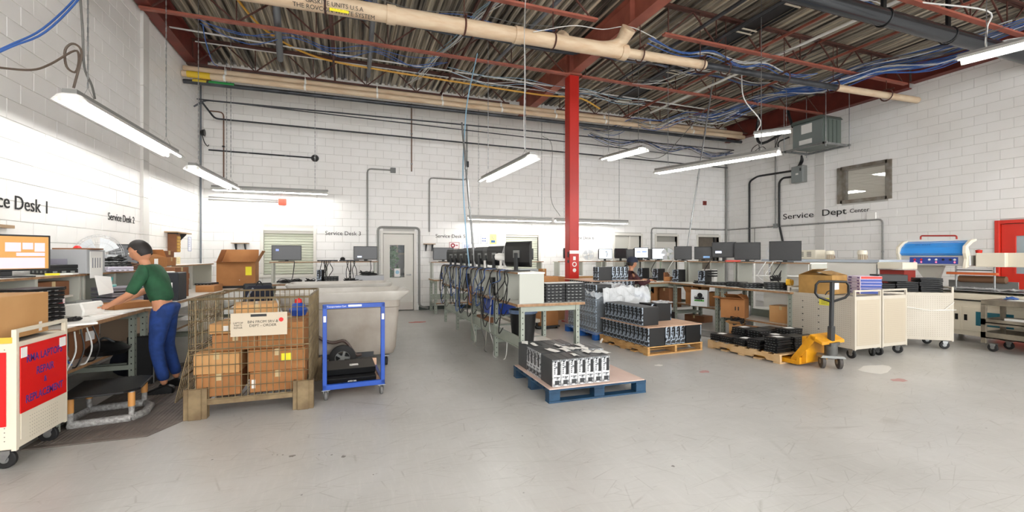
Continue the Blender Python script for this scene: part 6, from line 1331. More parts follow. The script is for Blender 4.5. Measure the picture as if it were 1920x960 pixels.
b.build('wire_floor', m_wire, bk); b = MB(); b.box(-W2+.02, W2-.02, .0, .03, .12, .165); b.box(-W2+.02, W2-.02, D2-.03, D2, .12, .165); b.box(-W2, -W2+.03, 0, D2, .12, .165); b.box(W2-.03, W2, 0, D2, .12, .165); b.each('base_rail', m_tan, bk)
for x, y in ((-W2+.05, .04), (W2-.05, .04), (-W2+.05, D2-.04), (W2-.05, D2-.04)):
    pf = [(-.09, -.05), (-.05, -.05), (-.05, -.065), (.05, -.065), (.05, -.05), (.09, -.05), (.09, .03), (.07, .03), (.07, -.03), (-.07, -.03), (-.07, .03), (-.09, .03)]
    MB().prism(pf, 'z', 0.0, .27).build('foot', m_tan, bk, loc=(x, y, 0), bevel=.003)
pc = MB().box(-.16, .3, -.022, -.012, .72, .93).build('placard', M('placard_tan', 'c4b7a2', .7), bk); MB().box(-.0, .13, -.024, -.022, .895, .918).build('black_clip', m_black, pc)
text('BIN FROM SRV-B\nDEPT - ORDER', .034, m_ink, pc, (.1, -.0226, .83), (PI/2, 0, 0)); text('LAPTOP\nPARTS\nREPAIR', .022, m_ink, pc, (-.1, -.0226, .82), (PI/2, 0, 0)); MB().lathe([(0, 0), (.02, 0), (.02, .002), (0, .002)], 10, (.25, -.0235, .86), 'y').build('red_heart', m_rb, pc)
bcart = [((-1.12, 4.9, .18), 2, (.34, .38, .2), m_card, 'left pair in the basket, lower carton', {}), ((-1.12, 4.9, .382), -3, (.36, .38, .19), m_cardl, 'left pair in the basket, upper carton', {}),
 ((-.64, 4.92, .18), 1, (.46, .4, .19), m_card, 'right pair in the wire basket, lower carton', dict(lab=(-.2, .08, .03, .08))), ((-.64, 4.92, .372), 0, (.48, .4, .2), m_card, 'right pair in the basket with the yellow label', dict(lab=(.08, .12, .09, .07), labcol=m_yel)),
 ((-1.02, 4.96, .575), 8, (.36, .4, .15), m_card, 'carton in the basket behind the placard, left', {}), ((-1.0, 5.0, .727), -6, (.4, .42, .09), m_cardl, 'flat carton with white top on the left in the basket', dict(lab=(-.05, .05, .05, .05))),
 ((-.6, 4.96, .575), -4, (.4, .4, .24), m_card, 'carton with a white edge at the right in the basket', {}),
 ((-1.08, 5.45, .18), 4, (.42, .44, .4), m_card, 'rear left carton in the basket', {}), ((-.62, 5.45, .18), -2, (.44, .42, .42), m_cardd, 'rear right carton in the basket', {}), ((-.95, 5.5, .582), 10, (.4, .38, .36), m_cardl, 'tall carton at the back reaching the basket top', {}), ((-.58, 5.5, .602), -8, (.3, .3, .2), m_card, 'carton with a blue patch near the basket back', dict(lab=(-.05, .1, .06, .1), labcol=m_blue))]
for l, r_, s_, mm_, lab, kw in bcart: carton(l, R(r_), lab[0].lower()+lab[1:] if lab.startswith('carton') or 'carton' in lab else lab, s_, mm_, **kw)
t = thing('toy_bundle', 'blue and red soft bundle at the right back of the wire basket', 'bundle', (-.5, 5.15, .82)); MB().lathe([(0, 0), (.07, .01), (.09, .07), (.05, .14), (0, .15)], 14).build('blue_part', m_blue, t, smooth=True); MB().lathe([(0, .1), (.04, .12), (.03, .18), (0, .19)], 12).build('red_part', m_rb, t, smooth=True)

# ================================================================ blue cart with black docks
bc = thing('blue_cart', 'blue steel frame cart on casters holding black boxes', 'cart', (.05, 4.82, 0), R(3)); bw = .3
for x in (-bw, bw-.04): MB().box(x, x+.04, 0, .04, .12, .96).build('upright', m_blue, bc, bevel=.003)
MB().box(-bw, bw, 0, .04, .92, .965).build('top_bar', m_blue, bc, bevel=.003); MB().box(-bw, bw, 0, .04, .11, .16).build('bottom_bar', m_blue, bc, bevel=.003)
MB().box(-bw, bw, .04, .8, .11, .13).build('deck', m_ply, bc); MB().box(-bw, -bw+.03, .04, .8, .09, .14).build('side_rail', m_blue, bc); MB().box(bw-.03, bw, .04, .8, .09, .14).build('side_rail', m_blue, bc); MB().box(-bw, bw, .78, .82, .09, .22).build('back_board', m_ply, bc)
MB().box(-.06, .07, -.002, 0, .935, .955).build('white_sticker', m_paper, bc); MB().box(-bw+.008, -bw+.032, -.002, 0, .79, .85).build('white_sticker', m_paper, bc); MB().box(bw-.032, bw-.008, -.002, 0, .79, .85).build('white_sticker', m_paper, bc); text('Transportation Cart', .022, m_white, bc, (-.17, -.001, .942), (PI/2, 0, 0))
for x in (-bw+.03, bw-.03):
    for y in (.04, .76): caster(bc, x, y, .045, .03, plate=.11, mat=M('grey_rubber', '6b6a68', .6))
for k, (z, lab) in enumerate(((.131, 'lower'), (.2, 'upper'))):
    t = thing('docking_box', 'black dock unit on the blue cart, %s one' % lab, 'box', (.02, 5.1+.12*k, z), R(2)); MB().prism([(-.2, 0), (.2, 0), (.22, .065), (-.22, .065)], 'x', -.25, .24).build('body', m_black, t, bevel=.004)
    if k: MB().box(-.02, .07, -.1, -.02, .066, .068).build('paper_tag', m_paper, t)
    else: text('APEX 500', .02, m_white, t, (0.0, -.215, .03), (PI/2, 0, 0))
carton((.02, 5.55, .131), R(2), 'shallow brown carton at the back of the blue cart', (.5, .24, .07), m_ply, tape=False)
# ================================================================ tub trucks
def tub(loc, rz, label, L, D, zr, zb, wheel=True):
    t = thing('tub_truck', label, 'cart', loc, rz)
    def ring(x0, x1, y0, y1, z, r=.08):
        out = []
        for cx, cy, a0 in ((x1-r, y1-r, 0), (x0+r, y1-r, 90), (x0+r, y0+r, 180), (x1-r, y0+r, 270)):
            for k in range(5): a = R(a0+k*22.5); out.append((cx+r*math.cos(a), cy+r*math.sin(a), z))
        return out
    rings = [ring(-L/2+.22, L/2-.2, .1, D-.1, zb), ring(-L/2+.14, L/2-.17, .06, D-.06, zb+.08), ring(-L/2+.08, L/2-.13, .05, D-.05, zr-.22), ring(-L/2+.07, L/2-.12, .035, D-.035, zr-.21), ring(-L/2+.06, L/2-.12, .035, D-.035, zr-.12)]
    inner = [ring(-L/2+.09, L/2-.15, .065, D-.065, zr-.12), ring(-L/2+.24, L/2-.22, .12, D-.12, zb+.03)]
    def skin(rs, flip=False, cap=True):
        b = MB(); vs = [v for r in rs for v in r]; n = 20; fs = [(i*n+j, i*n+(j+1) % n, (i+1)*n+(j+1) % n, (i+1)*n+j) for i in range(len(rs)-1) for j in range(n)]
        return b.add(vs, fs+([tuple(range(n))] if cap == 1 else [tuple(range((len(rs)-1)*n, len(rs)*n))] if cap == 2 else []))
    skin(rings, cap=1).build('body', m_tub, t, smooth=True); skin(inner, cap=2).build('liner', m_tub, t, smooth=True)
    rim = [ring(-L/2+.06, L/2-.12, .03, D-.03, zr-.125), ring(-L/2, L/2, -.03, D+.03, zr-.03, .1), ring(-L/2-.005, L/2+.005, -.035, D+.035, zr, .1), ring(-L/2+.03, L/2-.03, 0, D, zr+.005), ring(-L/2+.09, L/2-.15, .065, D-.065, zr-.12)]
    skin(rim, cap=0).build('rim', m_tubr, t, smooth=True)
    if wheel:
        fr = MB(); fr.tube(smoothpath([(-.5, -.0, .68), (-.32, -.02, .45), (-.15, -.02, .36), (.0, -.02, .37), (.12, -.02, .2), (.2, -.02, .19)]), .02, 6); fr.build('steel_arm', M('brown_steel', '4a3a34', .5), t, smooth=True)
        MB().box(-.5, .35, .05, D-.05, .14, .2).build('chassis', m_dkgrey, t)
        for y in (-.03, D-.02):
            w = MB().lathe([(.09, -.03), (.145, -.03), (.16, -.02), (.16, .02), (.145, .03), (.09, .03)], 28, (-.03, y, .165), 'y').build('wheel', m_rub, t, smooth=True); h = MB(); h.lathe([(0, -.02), (.03, -.02), (.03, .02), (0, .02)], 12, (-.03, y, .165), 'y'); [h.bar((-.03, y, .165), (-.03+.095*math.cos(k*PI*.4), y, .161+.095*math.sin(k*PI*.4)), .03, .02, up=(0, 1, 0)) for k in range(5)]; h.lathe([(.085, -.025), (.1, -.025), (.1, .025), (.085, .025)], 24, (-.03, y, .165), 'y'); h.build('spoked_hub', m_grey, w, smooth=True)
        for y in (.1, D-.1): caster(t, L/2-.3, y, .055, .035, plate=.14)
    else:
        for x in (-L/2+.3, L/2-.3):
            for y in (.12, D-.12): caster(t, x, y, .06, .035, plate=.14)
    return t
tub((-.05, 6.05, 0), R(0), 'dirty grey plastic tub truck with a spoked wheel behind the blue cart', 1.62, .85, .99, .15)
tub((-.12, 7.15, 0), R(0), 'second grey tub truck, farther back behind the first', 1.5, .8, 1.03, .2, False)
# backpack on an office chair
ch = thing('office_chair', 'grey office chair carrying the navy backpack near the left wall', 'chair', (-1.35, 8.2, 0), R(20))
MB().box(-.23, .23, -.22, .22, .45, .52).build('seat', m_dkgrey, ch, bevel=.03); MB().box(-.21, .21, .2, .25, .6, 1.0).build('backrest', m_dkgrey, ch, bevel=.02); MB().cyl((0, 0, .12), (0, 0, .45), .025, 12).build('gas_column', m_black, ch)
b = MB(); [b.bar((0, 0, .12), (.28*math.cos(k*1.2566), .28*math.sin(k*1.2566), .07), .04, .03) for k in range(5)]; b.build('star_base', m_black, ch); b = MB(); [b.lathe([(0, -.02), (.03, -.02), (.03, .02), (0, .02)], 12, (.28*math.cos(k*1.2566), .28*math.sin(k*1.2566), .03), 'x') for k in range(5)]; b.each('castor', m_rub, ch)
MB().bar((0, .2, .5), (0, .24, .7), .05, .02).build('back_bar', m_black, ch)
bp = thing('backpack', 'navy backpack with straps resting against the chair back', 'backpack', (-1.36, 8.13, .525), R(15)); m_nv = M('navy_fabric', '191d2c', .8)
b = MB(); b.prism([(-.14, 0), (.12, 0), (.14, .2), (.1, .38), (.02, .46), (-.06, .44), (-.14, .3), (-.17, .12)], 'x', -.19, .19); b.build('body', m_nv, bp, bevel=.05); MB().prism([(-.19, .02), (-.14, .0), (-.14, .24), (-.19, .2)], 'x', -.14, .14).build('front_pocket', m_nv, bp, bevel=.02)
MB().tube(smoothpath([(-.1, -.15, .42), (-.17, -.2, .3), (-.2, -.16, .12), (-.17, -.1, .03)]), .014, 6).build('strap', M('strap_grey', '7a8088', .6), bp, smooth=True); MB().tube(smoothpath([(-.05, 0, .45), (0, 0, .52), (.05, 0, .45)]), .012, 6).build('grab_loop', m_black, bp, smooth=True)
# ================================================================ RIGHT: perforated carts
cA = cart((6.9, 4.2, 0), 0, 'beige perforated cart with the yellow note, nearest the pallet jack', .56, 1.02, .97, group='perforated laptop carts')
MB().box(-.284, -.281, .34, .5, .72, .83).build('yellow_note', M('note_yellow', 'e6dc4a', .6), cA); b = MB(); [b.box(-.2855, -.284, .37, .47, .74+k*.022, .745+k*.022) for k in range(4)]; b.build('note_writing', m_ink, cA, kind='stuff')
b = MB()
for y in (.5, .75):
    for k in range(5): b.box(-.283, -.28, y, y+.02, .35+k*.1, .362+k*.1)
b.build('slots', m_black, cA, kind='stuff')
cart((7.485, 4.2, 0), 0, 'beige perforated cart with the blue boxes on it, middle of the three', .56, 1.02, .97, group='perforated laptop carts')
d3_ = R(54); cC = cart((8.92, 4.35, 0), d3_, 'beige perforated cart with black laptops on top, tied with white string', .56, .98, .97, group='perforated laptop carts')
MB().tube([(-.3, -.02, .62), (-.292, .3, .6), (-.292, .7, .66), (-.292, .98, .68)], .005, 5).build('string', m_white, cC); MB().tube([(-.293, -.0, .74), (-.293, .12, .62), (-.293, .3, .6)], .004, 5).build('string', m_white, cC)
carton((6.92, 4.86, .875), R(12), 'large crumpled brown carton wrapped in clear tape on the nearest perforated cart', (.5, .46, .28), M('worn_carton', 'b08748', .5, col2='94703a', scale=5, bump=.3, bscale=12), open_=(16, 24, 8, 5), lab=(-.1, .12, .14, .1))
stk = ['blue box at the bottom of the slim stack on the middle perforated cart']+['slim blue and lilac box in the stack on the middle perforated cart, %s from bottom' % o for o in ('second', 'third', 'fourth', 'fifth')]+['red-edged slim box on top of the stack on the middle perforated cart']
for k in range(6):
    t = thing('slim_box', stk[k], 'box', (7.48+.01*(k % 2), 4.62, .875+k*.045), R(-28)); MB().box(-.15, .15, -.17, .17, 0, .043).build('carton', M('lilac_carton', 'e3d6ea', .5), t, bevel=.002); MB().box(-.14, .151, -.1715, -.169, .004, .039).build('printed_end', m_red_d if k == 5 else M('print_blue', '28459c', .4), t); MB().box(-.1515, -.149, -.15, -.1, .01, .03).build('print', M('print_violet', '6a4a8c', .5), t); MB().box(-.1515, -.149, .04, .12, .01, .03).build('print', M('print_violet', '6a4a8c', .5), t)
def LQ(u, v): return place((8.92, 4.35), d3_, u, v)
for q, (u, v, n) in enumerate(((0, .2, 7), (.0, .52, 5), (0.02, .8, 4))):
    for k in range(n): flatpc((*LQ(u, v)[:2], .875+k*.032), d3_+R(rk.uniform(-4, 4))+PI/2, 'black laptop in the %s stack on the string-tied cart, %s' % (('right', 'middle', 'left')[q], 'bottom' if k == 0 else 'top' if k == n-1 else ORD[k]+' from bottom'), 'laptops on the string-tied cart', (.3, .26, .03))
tag(MB().box(-.2, .2, -.15, .15, 0, .11).build('black_box', m_case, loc=(*LQ(.0, .72)[:2], 1.037), rz=d3_+PI/2, bevel=.006), 'black box topping the left laptop stack on the string-tied cart', 'box')
# ================================================================ long white tunnel machine
tm = thing('tunnel_machine', 'long white machine housing behind the perforated carts', 'machine', (9.0, 5.3, 0)); m_wm = M('machine_white', 'e9e6de', .35)
MB().box(0, .95, 0.0, 2.4, .25, 1.33).build('housing', m_wm, tm, bevel=.01); MB().box(-.03, .98, -.02, 2.42, 1.33, 1.38).build('lid', M('lid_blue_grey', 'b9c2cb', .3), tm); MB().box(-.006, 0, .02, .04, .3, 1.3).build('panel_joint', m_grey, tm); MB().box(-.05, .35, -.4, 0, 1.22, 1.34).build('outlet_hood', m_cream, tm, bevel=.008)
MB().box(.02, .33, -.38, 0, .9, 1.2).build('red_flaps', M('red_curtain', '8a2a22', .4), tm); MB().box(.0, .35, -.4, 0, .2, .86).build('outlet_base', m_cream, tm)
for x in (.06, .86):
    for y in (.1, 2.25): MB().box(x, x+.05, y, y+.05, 0, .25).build('leg', m_dkgrey, tm)
for k, (px, lab) in enumerate(((1556, 'left'), (1617, 'right'))):
    c = on_x(px, 484, 9.35); t = thing('motor', 'small beige motor on the white machine, %s of two' % lab, 'motor', (c[0], c[1], 1.38), 0, 'motors on the white machine'); MB().lathe([(0, 0), (.07, 0), (.07, .1), (.0, .1)], 18).build('windings', M('motor_brown', '8f7a62', .5), t); b = MB(); [b.box(.07*math.cos(a)-.004, .07*math.cos(a)+.004, .07*math.sin(a)-.004, .07*math.sin(a)+.004, .0, .1) for a in [i*PI/8 for i in range(16)]]; b.build('cooling_rib', m_cream, t, kind='stuff'); MB().lathe([(.08, .1), (.085, .13), (.07, .18), (0, .185)], 18).build('fan_cowl', m_cream, t, smooth=True); MB().box(.05, .11, -.03, .03, .02, .08).build('terminal_box', m_cardd, t)
c = on_x(1520, 486, 9.5); t = thing('control_box', 'beige vented control box on the left end of the white machine', 'box', (c[0], min(c[1], 7.45), 1.38), R(-12)); MB().box(-.12, .12, -.26, .26, 0, .2).build('body', m_cream, t, bevel=.006); b = MB()
for y in (-.15, .06):
    for k in range(5): b.box(-.123, -.12, y, y+.12, .06+k*.022, .07+k*.022)
b.each('vent_slot', m_dkgrey, t)
# ================================================================ sealer with the blue hood
sl = thing('sealing_machine', 'cream sealing machine with a raised blue hood and control panel', 'machine', (9.75, 3.0, 0))
MB().box(.0, .9, .0, 1.95, .12, .72).build('base_cabinet', m_cream, sl, bevel=.006); b = MB(); [b.box(x, x+.06, y, y+.06, 0, .12) for x in (.04, .8) for y in (.05, 1.84)]; b.each('foot', m_dkgrey, sl)
MB().box(-.008, 0, 1.5, 1.9, .2, .6).build('door', m_cream, sl, bevel=.003); MB().box(-.008, 0, .6, 1.47, .2, .6).build('door', m_cream, sl, bevel=.003); MB().box(-.013, -.008, .85, 1.3, .3, .53).build('teal_window', M('teal_window', '2e6f80', .2), sl); MB().box(-.013, -.008, 1.82, 1.89, .3, .5).build('teal_window', M('teal_window', '2e6f80', .2), sl)
for y in (1.53, 1.41): MB().box(-.012, -.004, y, y+.04, .37, .47).build('latch', m_black, sl)
MB().prism([(-.02, .72), (.92, .72), (.92, .86), (-.02, .82)], 'y', -.05, 2.0).build('work_table', m_cream, sl, bevel=.006); MB().box(.02, .88, -.03, 1.95, .862, .87).build('film_bed', M('metal_bed', 'b5b7b8', .25, metal=.5), sl); MB().box(-.03, -.02, 0, 1.95, .7, .72).build('dark_slot', m_black, sl)
MB().box(-.1, .04, 1.83, 1.98, .74, .84).build('orange_clamp', M('orange_part', 'e07a26', .4), sl)
# hood and control head
MB().box(.1, .5, 1.42, 2.5, 1.28, 1.46).build('control_head', M('head_grey', 'c3c3c0', .3, metal=.3), sl, bevel=.008); MB().box(.09, .1, 1.58, 2.28, 1.31, 1.43).build('control_panel', M('panel_blue', '2c479c', .3), sl)
for k, y in enumerate((2.2, 2.1, 1.98, 1.88, 1.78, 1.68, 1.62)):
    MB().lathe([(0, -.01), (.016, -.01), (.02, 0)], 14, (.088, y, 1.385), 'x').build('knob', m_rb if k in (0, 1) else m_black if k in (4, 5) else m_white, sl)
    if k in (0, 1, 3, 6): MB().lathe([(0, -.006), (.012, -.006), (.014, 0)], 10, (.088, y, 1.34), 'x').build('indicator', M('lit_red', 'ff5a6a', .4, emit=1.5), sl)
hp_ = [(.1, 1.46), (.06, 1.5), (.1, 1.6), (.2, 1.68), (.34, 1.73), (.36, 1.72), (.22, 1.66), (.12, 1.58), (.085, 1.5), (.12, 1.47)]
MB().prism(hp_, 'y', 1.5, 2.42).build('blue_hood', M('hood_blue', '3f97ea', .2, coat=.5), sl)
MB().box(.3, .42, 1.48, 2.44, 1.72, 1.745).build('hood_top_rail', m_white, sl)
for y in (1.44, 2.42): MB().prism([(.02, 1.24), (.12, 1.26), (.16, 1.46), (.1, 1.6), (.24, 1.68), (.34, 1.71), (.34, 1.745), (.18, 1.72), (.03, 1.62), (.02, 1.5), (.06, 1.4)], 'y', y, y+.05).build('hood_side', m_cream, sl, bevel=.006)
MB().tube(bend([(.36, 1.72, 1.745), (.36, 1.72, 1.81), (.36, 2.25, 1.83), (.36, 2.25, 1.76)], .03), .014, 8).build('red_handle', M('red_handle', 'a82c22', .4), sl, smooth=True); b = MB(); [b.box(.085-.0, .087, 1.95+q*.0, 2.15, 1.56+q*.035, 1.575+q*.035) for q in (0,)]
text('SEALMAKE', .05, M('hood_print', '1c3f80', .4), sl, (.16, 2.12, 1.648), (R(52), 0, -PI/2))
MB().prism([(1.85, 1.28), (2.3, 1.28), (2.05, .88), (1.97, .88)], 'x', .25, .31).build('gusset', M('steel_gusset', 'aaa89f', .4), sl)
MB().box(.12, .6, 1.0, 1.36, 1.27, 1.5).build('beam_block', m_cream, sl, bevel=.006); MB().box(.2, .7, -.8, 1.4, 1.27, 1.5).build('long_beam', m_cream, sl, bevel=.01); MB().box(.12, .72, -.8, .75, 1.5, 1.6).build('beam_cover', m_wm, sl, bevel=.02); MB().box(.19, .2, -.75, .62, 1.36, 1.47).build('blue_window', M('window_blue', '1d5f90', .2), sl)
MB().lathe([(0, 0), (.04, 0), (.045, .05), (0, .06)], 14, (.35, 1.42, 1.5)).build('red_stop_button', m_red_d, sl); MB().box(.3, .38, .72, .8, .87, 1.27).build('post', M('post_grey', 'a19e96', .4, metal=.3), sl)
for y in (1.2, 1.7): MB().cyl((.3, y, .87), (.3, y, 1.28), .014, 10).build('guide_rod', m_galv, sl, smooth=True)
MB().box(.22, .3, 1.15, 1.8, 1.13, 1.17).build('orange_bar', M('orange_bar', 'c9622c', .5), sl); MB().cyl((.45, 1.12, 1.05), (.45, 1.72, 1.05), .06, 16).build('film_roll', M('roll_brown', '7a5a40', .6), sl, smooth=True); MB().box(.2, .24, 1.2, 1.65, 1.2, 1.215).build('black_bar', m_black, sl)
MB().box(.5, .52, 1.0, 1.9, .87, 1.02).build('grey_apron', m_grey, sl)
film('plastic_film', 'crinkled clear bags lying on the sealer table', lambda u, v: (9.8+.6*u, 3.3+1.5*v, .9), 18, 26, .035, 8, m_film2)
film('plastic_film', 'clear film hanging under the sealer beam in front of the red door', lambda u, v: (10.2, 3.0+.72*u, .9+.36*v), 14, 10, .03, 12, m_film)
# ================================================================ steel utility cart at the right edge
uc = thing('utility_cart', 'worn grey steel utility cart at the right edge of the picture', 'cart', (9.12, 2.75, 0)); m_us = M('worn_steel', '8d8576', .5, metal=.35, col2='6f675a', scale=6)
MB().box(0, .56, 0, 1.22, .7, .78).build('top_tray', m_us, uc, bevel=.006); MB().box(0, .56, 0, 1.22, .2, .215).build('bottom_shelf', m_us, uc); MB().box(0, .56, 0, 1.22, .43, .445).build('middle_shelf', m_us, uc)
for z0, z1 in ((.2, .29), (.4, .49)):
    for q in ((0, .012, 0, 1.22), (.548, .56, 0, 1.22), (0, .56, 0, .012), (0, .56, 1.208, 1.22)): MB().box(*q, z0, z1).build('tray_lip', m_us, uc)
for x in (0, .52):
    for y in (0, 1.16): MB().box(x, x+.04, y, y+.06, .12, .72).build('leg', m_us, uc, bevel=.003)
for x in (.06, .5):
    for y in (.1, 1.1): caster(uc, x, y, .06, .035, plate=.125)
carton((9.4, 3.3, .445), R(80), 'brown and white cartons of supplies on the utility cart middle shelf', (.36, .3, .1), m_cardd); t = thing('carton', 'white and blue packet in front on the utility cart middle shelf', 'packet', (9.25, 3.6, .445), R(85)); MB().box(-.12, .14, -.05, .05, 0, .07).build('packet', m_white, t); MB().box(-.06, -.02, -.052, -.05, .01, .06).build('blue_print', m_blue, t); MB().box(.06, .09, -.052, -.05, .01, .05).build('yellow_print', M('ochre_box', 'b98f38'), t)
t = thing('heat_gun', 'black heat gun lying on the utility cart top', 'tool', (9.35, 3.25, .782), R(30)); MB().cyl((-.12, 0, .04), (.1, 0, .04), .035, 14).build('barrel', m_black, t, smooth=True); MB().bar((.02, 0, .03), (.08, .14, .02), .035, .03).build('grip', m_black, t); MB().cyl((-.17, 0, .04), (-.12, 0, .04), .02, 12).build('nozzle', m_galv, t)
for k, (x, y) in enumerate(((9.35, 3.6), (9.5, 3.45), (9.25, 3.05), (9.55, 3.75))): tag(MB().box(-.1, .1, -.13, .13, 0, .004).build('paper_sheet', (m_paper, m_film2)[k % 2], loc=(x, y, .782), rz=k*.8), 'loose sheet on the utility cart top, %s' % ('by the near corner', 'in the middle', 'beside the heat gun', 'at the back edge')[k], 'paper', 'sheets on the utility cart')
heap((9.4, 3.72, .784), .1, 2, 'coloured cable scraps on the utility cart top', 'scraps on the utility cart', m_cableb, 100)

# ================================================================ floor marks
def mark(px, py, w, d, col, lab, rz=0):
    rn = random.Random(px); b = MB(); pts = []
    for k in range(14): a = k*2*PI/14; q = rn.uniform(.6, 1.1); pts.append((w/2*q*math.cos(a), d/2*q*math.sin(a)))
    b.prism(pts, 'z', 0, .0012); x, y = at(px, py); tag(b.build('floor_mark', M('mark_'+col, col, .5), loc=(x, y, .0004), rz=rz), lab, 'mark')
mark(1320, 697, .22, .12, 'b78a86', 'worn reddish mark on the floor before the two-layer pallet'); mark(1685, 713, .24, .13, 'bb8f8b', 'worn reddish mark on the floor before the perforated carts'); mark(783, 604, .4, .2, 'c05a4a', 'faded red floor mark near the white door')
mark(1235, 685, .12, .1, 'e6e4df', 'small white paint patch on the floor near the dark blue pallet'); mark(1640, 692, .7, .28, 'd6d4ce', 'pale patch on the floor before the perforated carts', .3)
for k, (px, py, w) in enumerate(((548, 855, .045), (530, 853, .014), (520, 853, .012), (511, 853, .01), (644, 856, .04), (622, 853, .018), (598, 853, .012), (398, 862, .014), (700, 890, .012), (1262, 874, .03))): mark(px, py, w, w*.9, '7b7772', 'small dark oil spot on the floor in front of the basket, %s' % ('largest', 'beside the largest', 'third leftwards', 'leftmost of the cluster', 'right hand big one', 'next to it', 'between both clusters', 'alone to the left', 'lower right one', 'far right one')[k])

# ================================================================ people
def person(name, label, loc, rz, J, skin_c, top_c, leg_c, hair_c, shoe_c, braid=False, cap=None, sc=1.0, short=True):
    """J: joints in local metres. One continuous skinned body; clothes and hair are children."""
    root = thing(name, label, 'person', loc, rz); V = Vector
    def skin(nm, chain, mat, sub=2, parent=root, build=True):
        vs, ed, rad = [], [], []; idx = {}
        for path in chain:
            prev = None
            for p, r in path:
                k = tuple(round(c, 4) for c in p)
                if k not in idx: idx[k] = len(vs); vs.append(k); rad.append(r)
                if prev is not None and prev != idx[k]: ed.append((prev, idx[k]))
                prev = idx[k]
        me = bpy.data.meshes.new(nm); me.from_pydata(vs, ed, []); me.materials.append(mat); o = bpy.data.objects.new(nm, me); C.objects.link(o)
        o.modifiers.new('skin', 'SKIN').use_smooth_shade = True
        for i, sv in enumerate(me.skin_vertices[0].data): r = rad[i]; sv.radius = r if isinstance(r, tuple) else (r, r); sv.use_root = (i == 0)
        s2 = o.modifiers.new('sub', 'SUBSURF'); s2.levels = s2.render_levels = sub
        if parent: o.parent = parent
        return o
    pel, ch_, nk, hd = V(J['pelvis']), V(J['chest']), V(J['neck']), V(J['head'])
    body = [[(pel, (.11, .08)), (pel.lerp(ch_, .5), (.1, .07)), (ch_, (.11, .07)), (nk-V((0, 0, .03)), (.055, .05)), (nk, .048), (hd-V((0, 0, .05)), .05)]]
    cl = [[(pel, (.165, .125)), (pel.lerp(ch_, .5), (.145, .11)), (ch_, (.165, .115)), (nk-V((0, 0, .03)), (.075, .065))]]; lg = [[(pel+V((0, 0, .04)), (.16, .122)), (pel-V((0, 0, .03)), (.155, .12))]]
    fingers = []
    for s in ('l', 'r'):
        sh, el, wr, hn = V(J['sh'+s]), V(J['el'+s]), V(J['wr'+s]), V(J['hn'+s])
        body.append([(ch_, (.11, .07)), (sh, .045), (sh.lerp(el, .5), .046), (el, .038), (el.lerp(wr, .5), .034), (wr, .024), (hn, (.034, .018))]); cl.append([(ch_, (.165, .115)), (sh, .072), (sh.lerp(el, .5), .062), (el, .052)]+([(el.lerp(wr, .5), .048), (wr.lerp(el, .08), .037)] if not short else []))
        d = (hn-wr).normalized(); side = d.cross(V((0, 0, 1))).normalized(); dn = V((0, 0, -1))
        for k, (o_, ln) in enumerate(((-.03, .06), (-.01, .07), (.01, .066), (.03, .052))): a = hn+side*o_+d*.01; m1 = a+d*ln*.55+dn*.006; fingers.append([(a, .0095), (m1, .0085), (m1+d*ln*.45+dn*.02, .0075)])
        a = wr.lerp(hn, .4)+side*(-.03 if s == 'l' else .03); fingers.append([(a, .012), (a+d*.035+side*(-.022 if s == 'l' else .022), .01), (a+d*.06+side*(-.026 if s == 'l' else .026)+dn*.008, .008)])
        hp2, kn, an, to = V(J['hp'+s]), V(J['kn'+s]), V(J['an'+s]), V(J['to'+s])
        body.append([(pel, (.11, .08)), (hp2, .075), (hp2.lerp(kn, .5), .072), (kn, .052), (kn.lerp(an, .45), .048), (an, .033)]); lg.append([(pel-V((0, 0, .03)), (.155, .12)), (hp2, .1), (hp2.lerp(kn, .5), .088), (kn, .068), (kn.lerp(an, .45), .062), (an+V((0, 0, .04)), .056)])
        sf = (to-an); sf.z = 0; sf.normalize(); yaw = math.atan2(sf.y, sf.x); sh_ = MB().prism([(-.08, .0), (-.085, .07), (-.02, .1), (.04, .085), (.13, .05), (.17, .03), (.17, 0)], 'y', -.045, .045).build('shoe', shoe_c, root, loc=(an.x, an.y, an.z-.09), rz=yaw, bevel=.015)
    dep = bpy.context.evaluated_depsgraph_get
    b1 = skin('tmp', body, skin_c, 2, None); fs_ = [skin('tmp', [f], skin_c, 1, None) for f in fingers]
    bpy.context.view_layer.update(); dg = dep(); mb = MB()
    for o in [b1]+fs_:
        me = bpy.data.meshes.new_from_object(o.evaluated_get(dg)); mb.add([tuple(v.co) for v in me.vertices], [tuple(p.vertices) for p in me.polygons]); bpy.data.meshes.remove(me)
    for o in [b1]+fs_: bpy.data.objects.remove(o)
    # head with face: ellipsoid + nose, brow, chin, ears, turned to J['face']
    fz = V(J['face']).normalized(); ry = fz.cross(V((0, 0, 1))).normalized(); uz = ry.cross(fz); n1, n2 = 20, 14; hv, hf = [], []
    def hp(th, ph):
        x, y, z = math.cos(ph)*math.cos(th), math.cos(ph)*math.sin(th), math.sin(ph); fx, sy, zz = x*.098, y*.076, z*.118
        if x > 0: fx += .022*math.exp(-((y/.22)**2))*math.exp(-((z+.08)/.16)**2); fx -= .012*math.exp(-((abs(y)-.38)/.16)**2)*math.exp(-((z-.12)/.12)**2); fx += .008*math.exp(-((z+.5)/.1)**2)*math.exp(-(y/.35)**2)
        if z < -.3: sy *= 1-.3*(-z-.3); fx *= .96
        sy += .014*math.copysign(1, y)*math.exp(-((abs(y)-1)/.12)**2)*math.exp(-((z)/.2)**2); return hd+fz*fx+ry*sy+uz*zz
    for i in range(n2+1):
        for j in range(n1): hv.append(hp(2*PI*j/n1, -PI/2+PI*i/n2))
    for i in range(n2):
        for j in range(n1): hf.append((i*n1+j, i*n1+(j+1) % n1, (i+1)*n1+(j+1) % n1, (i+1)*n1+j))
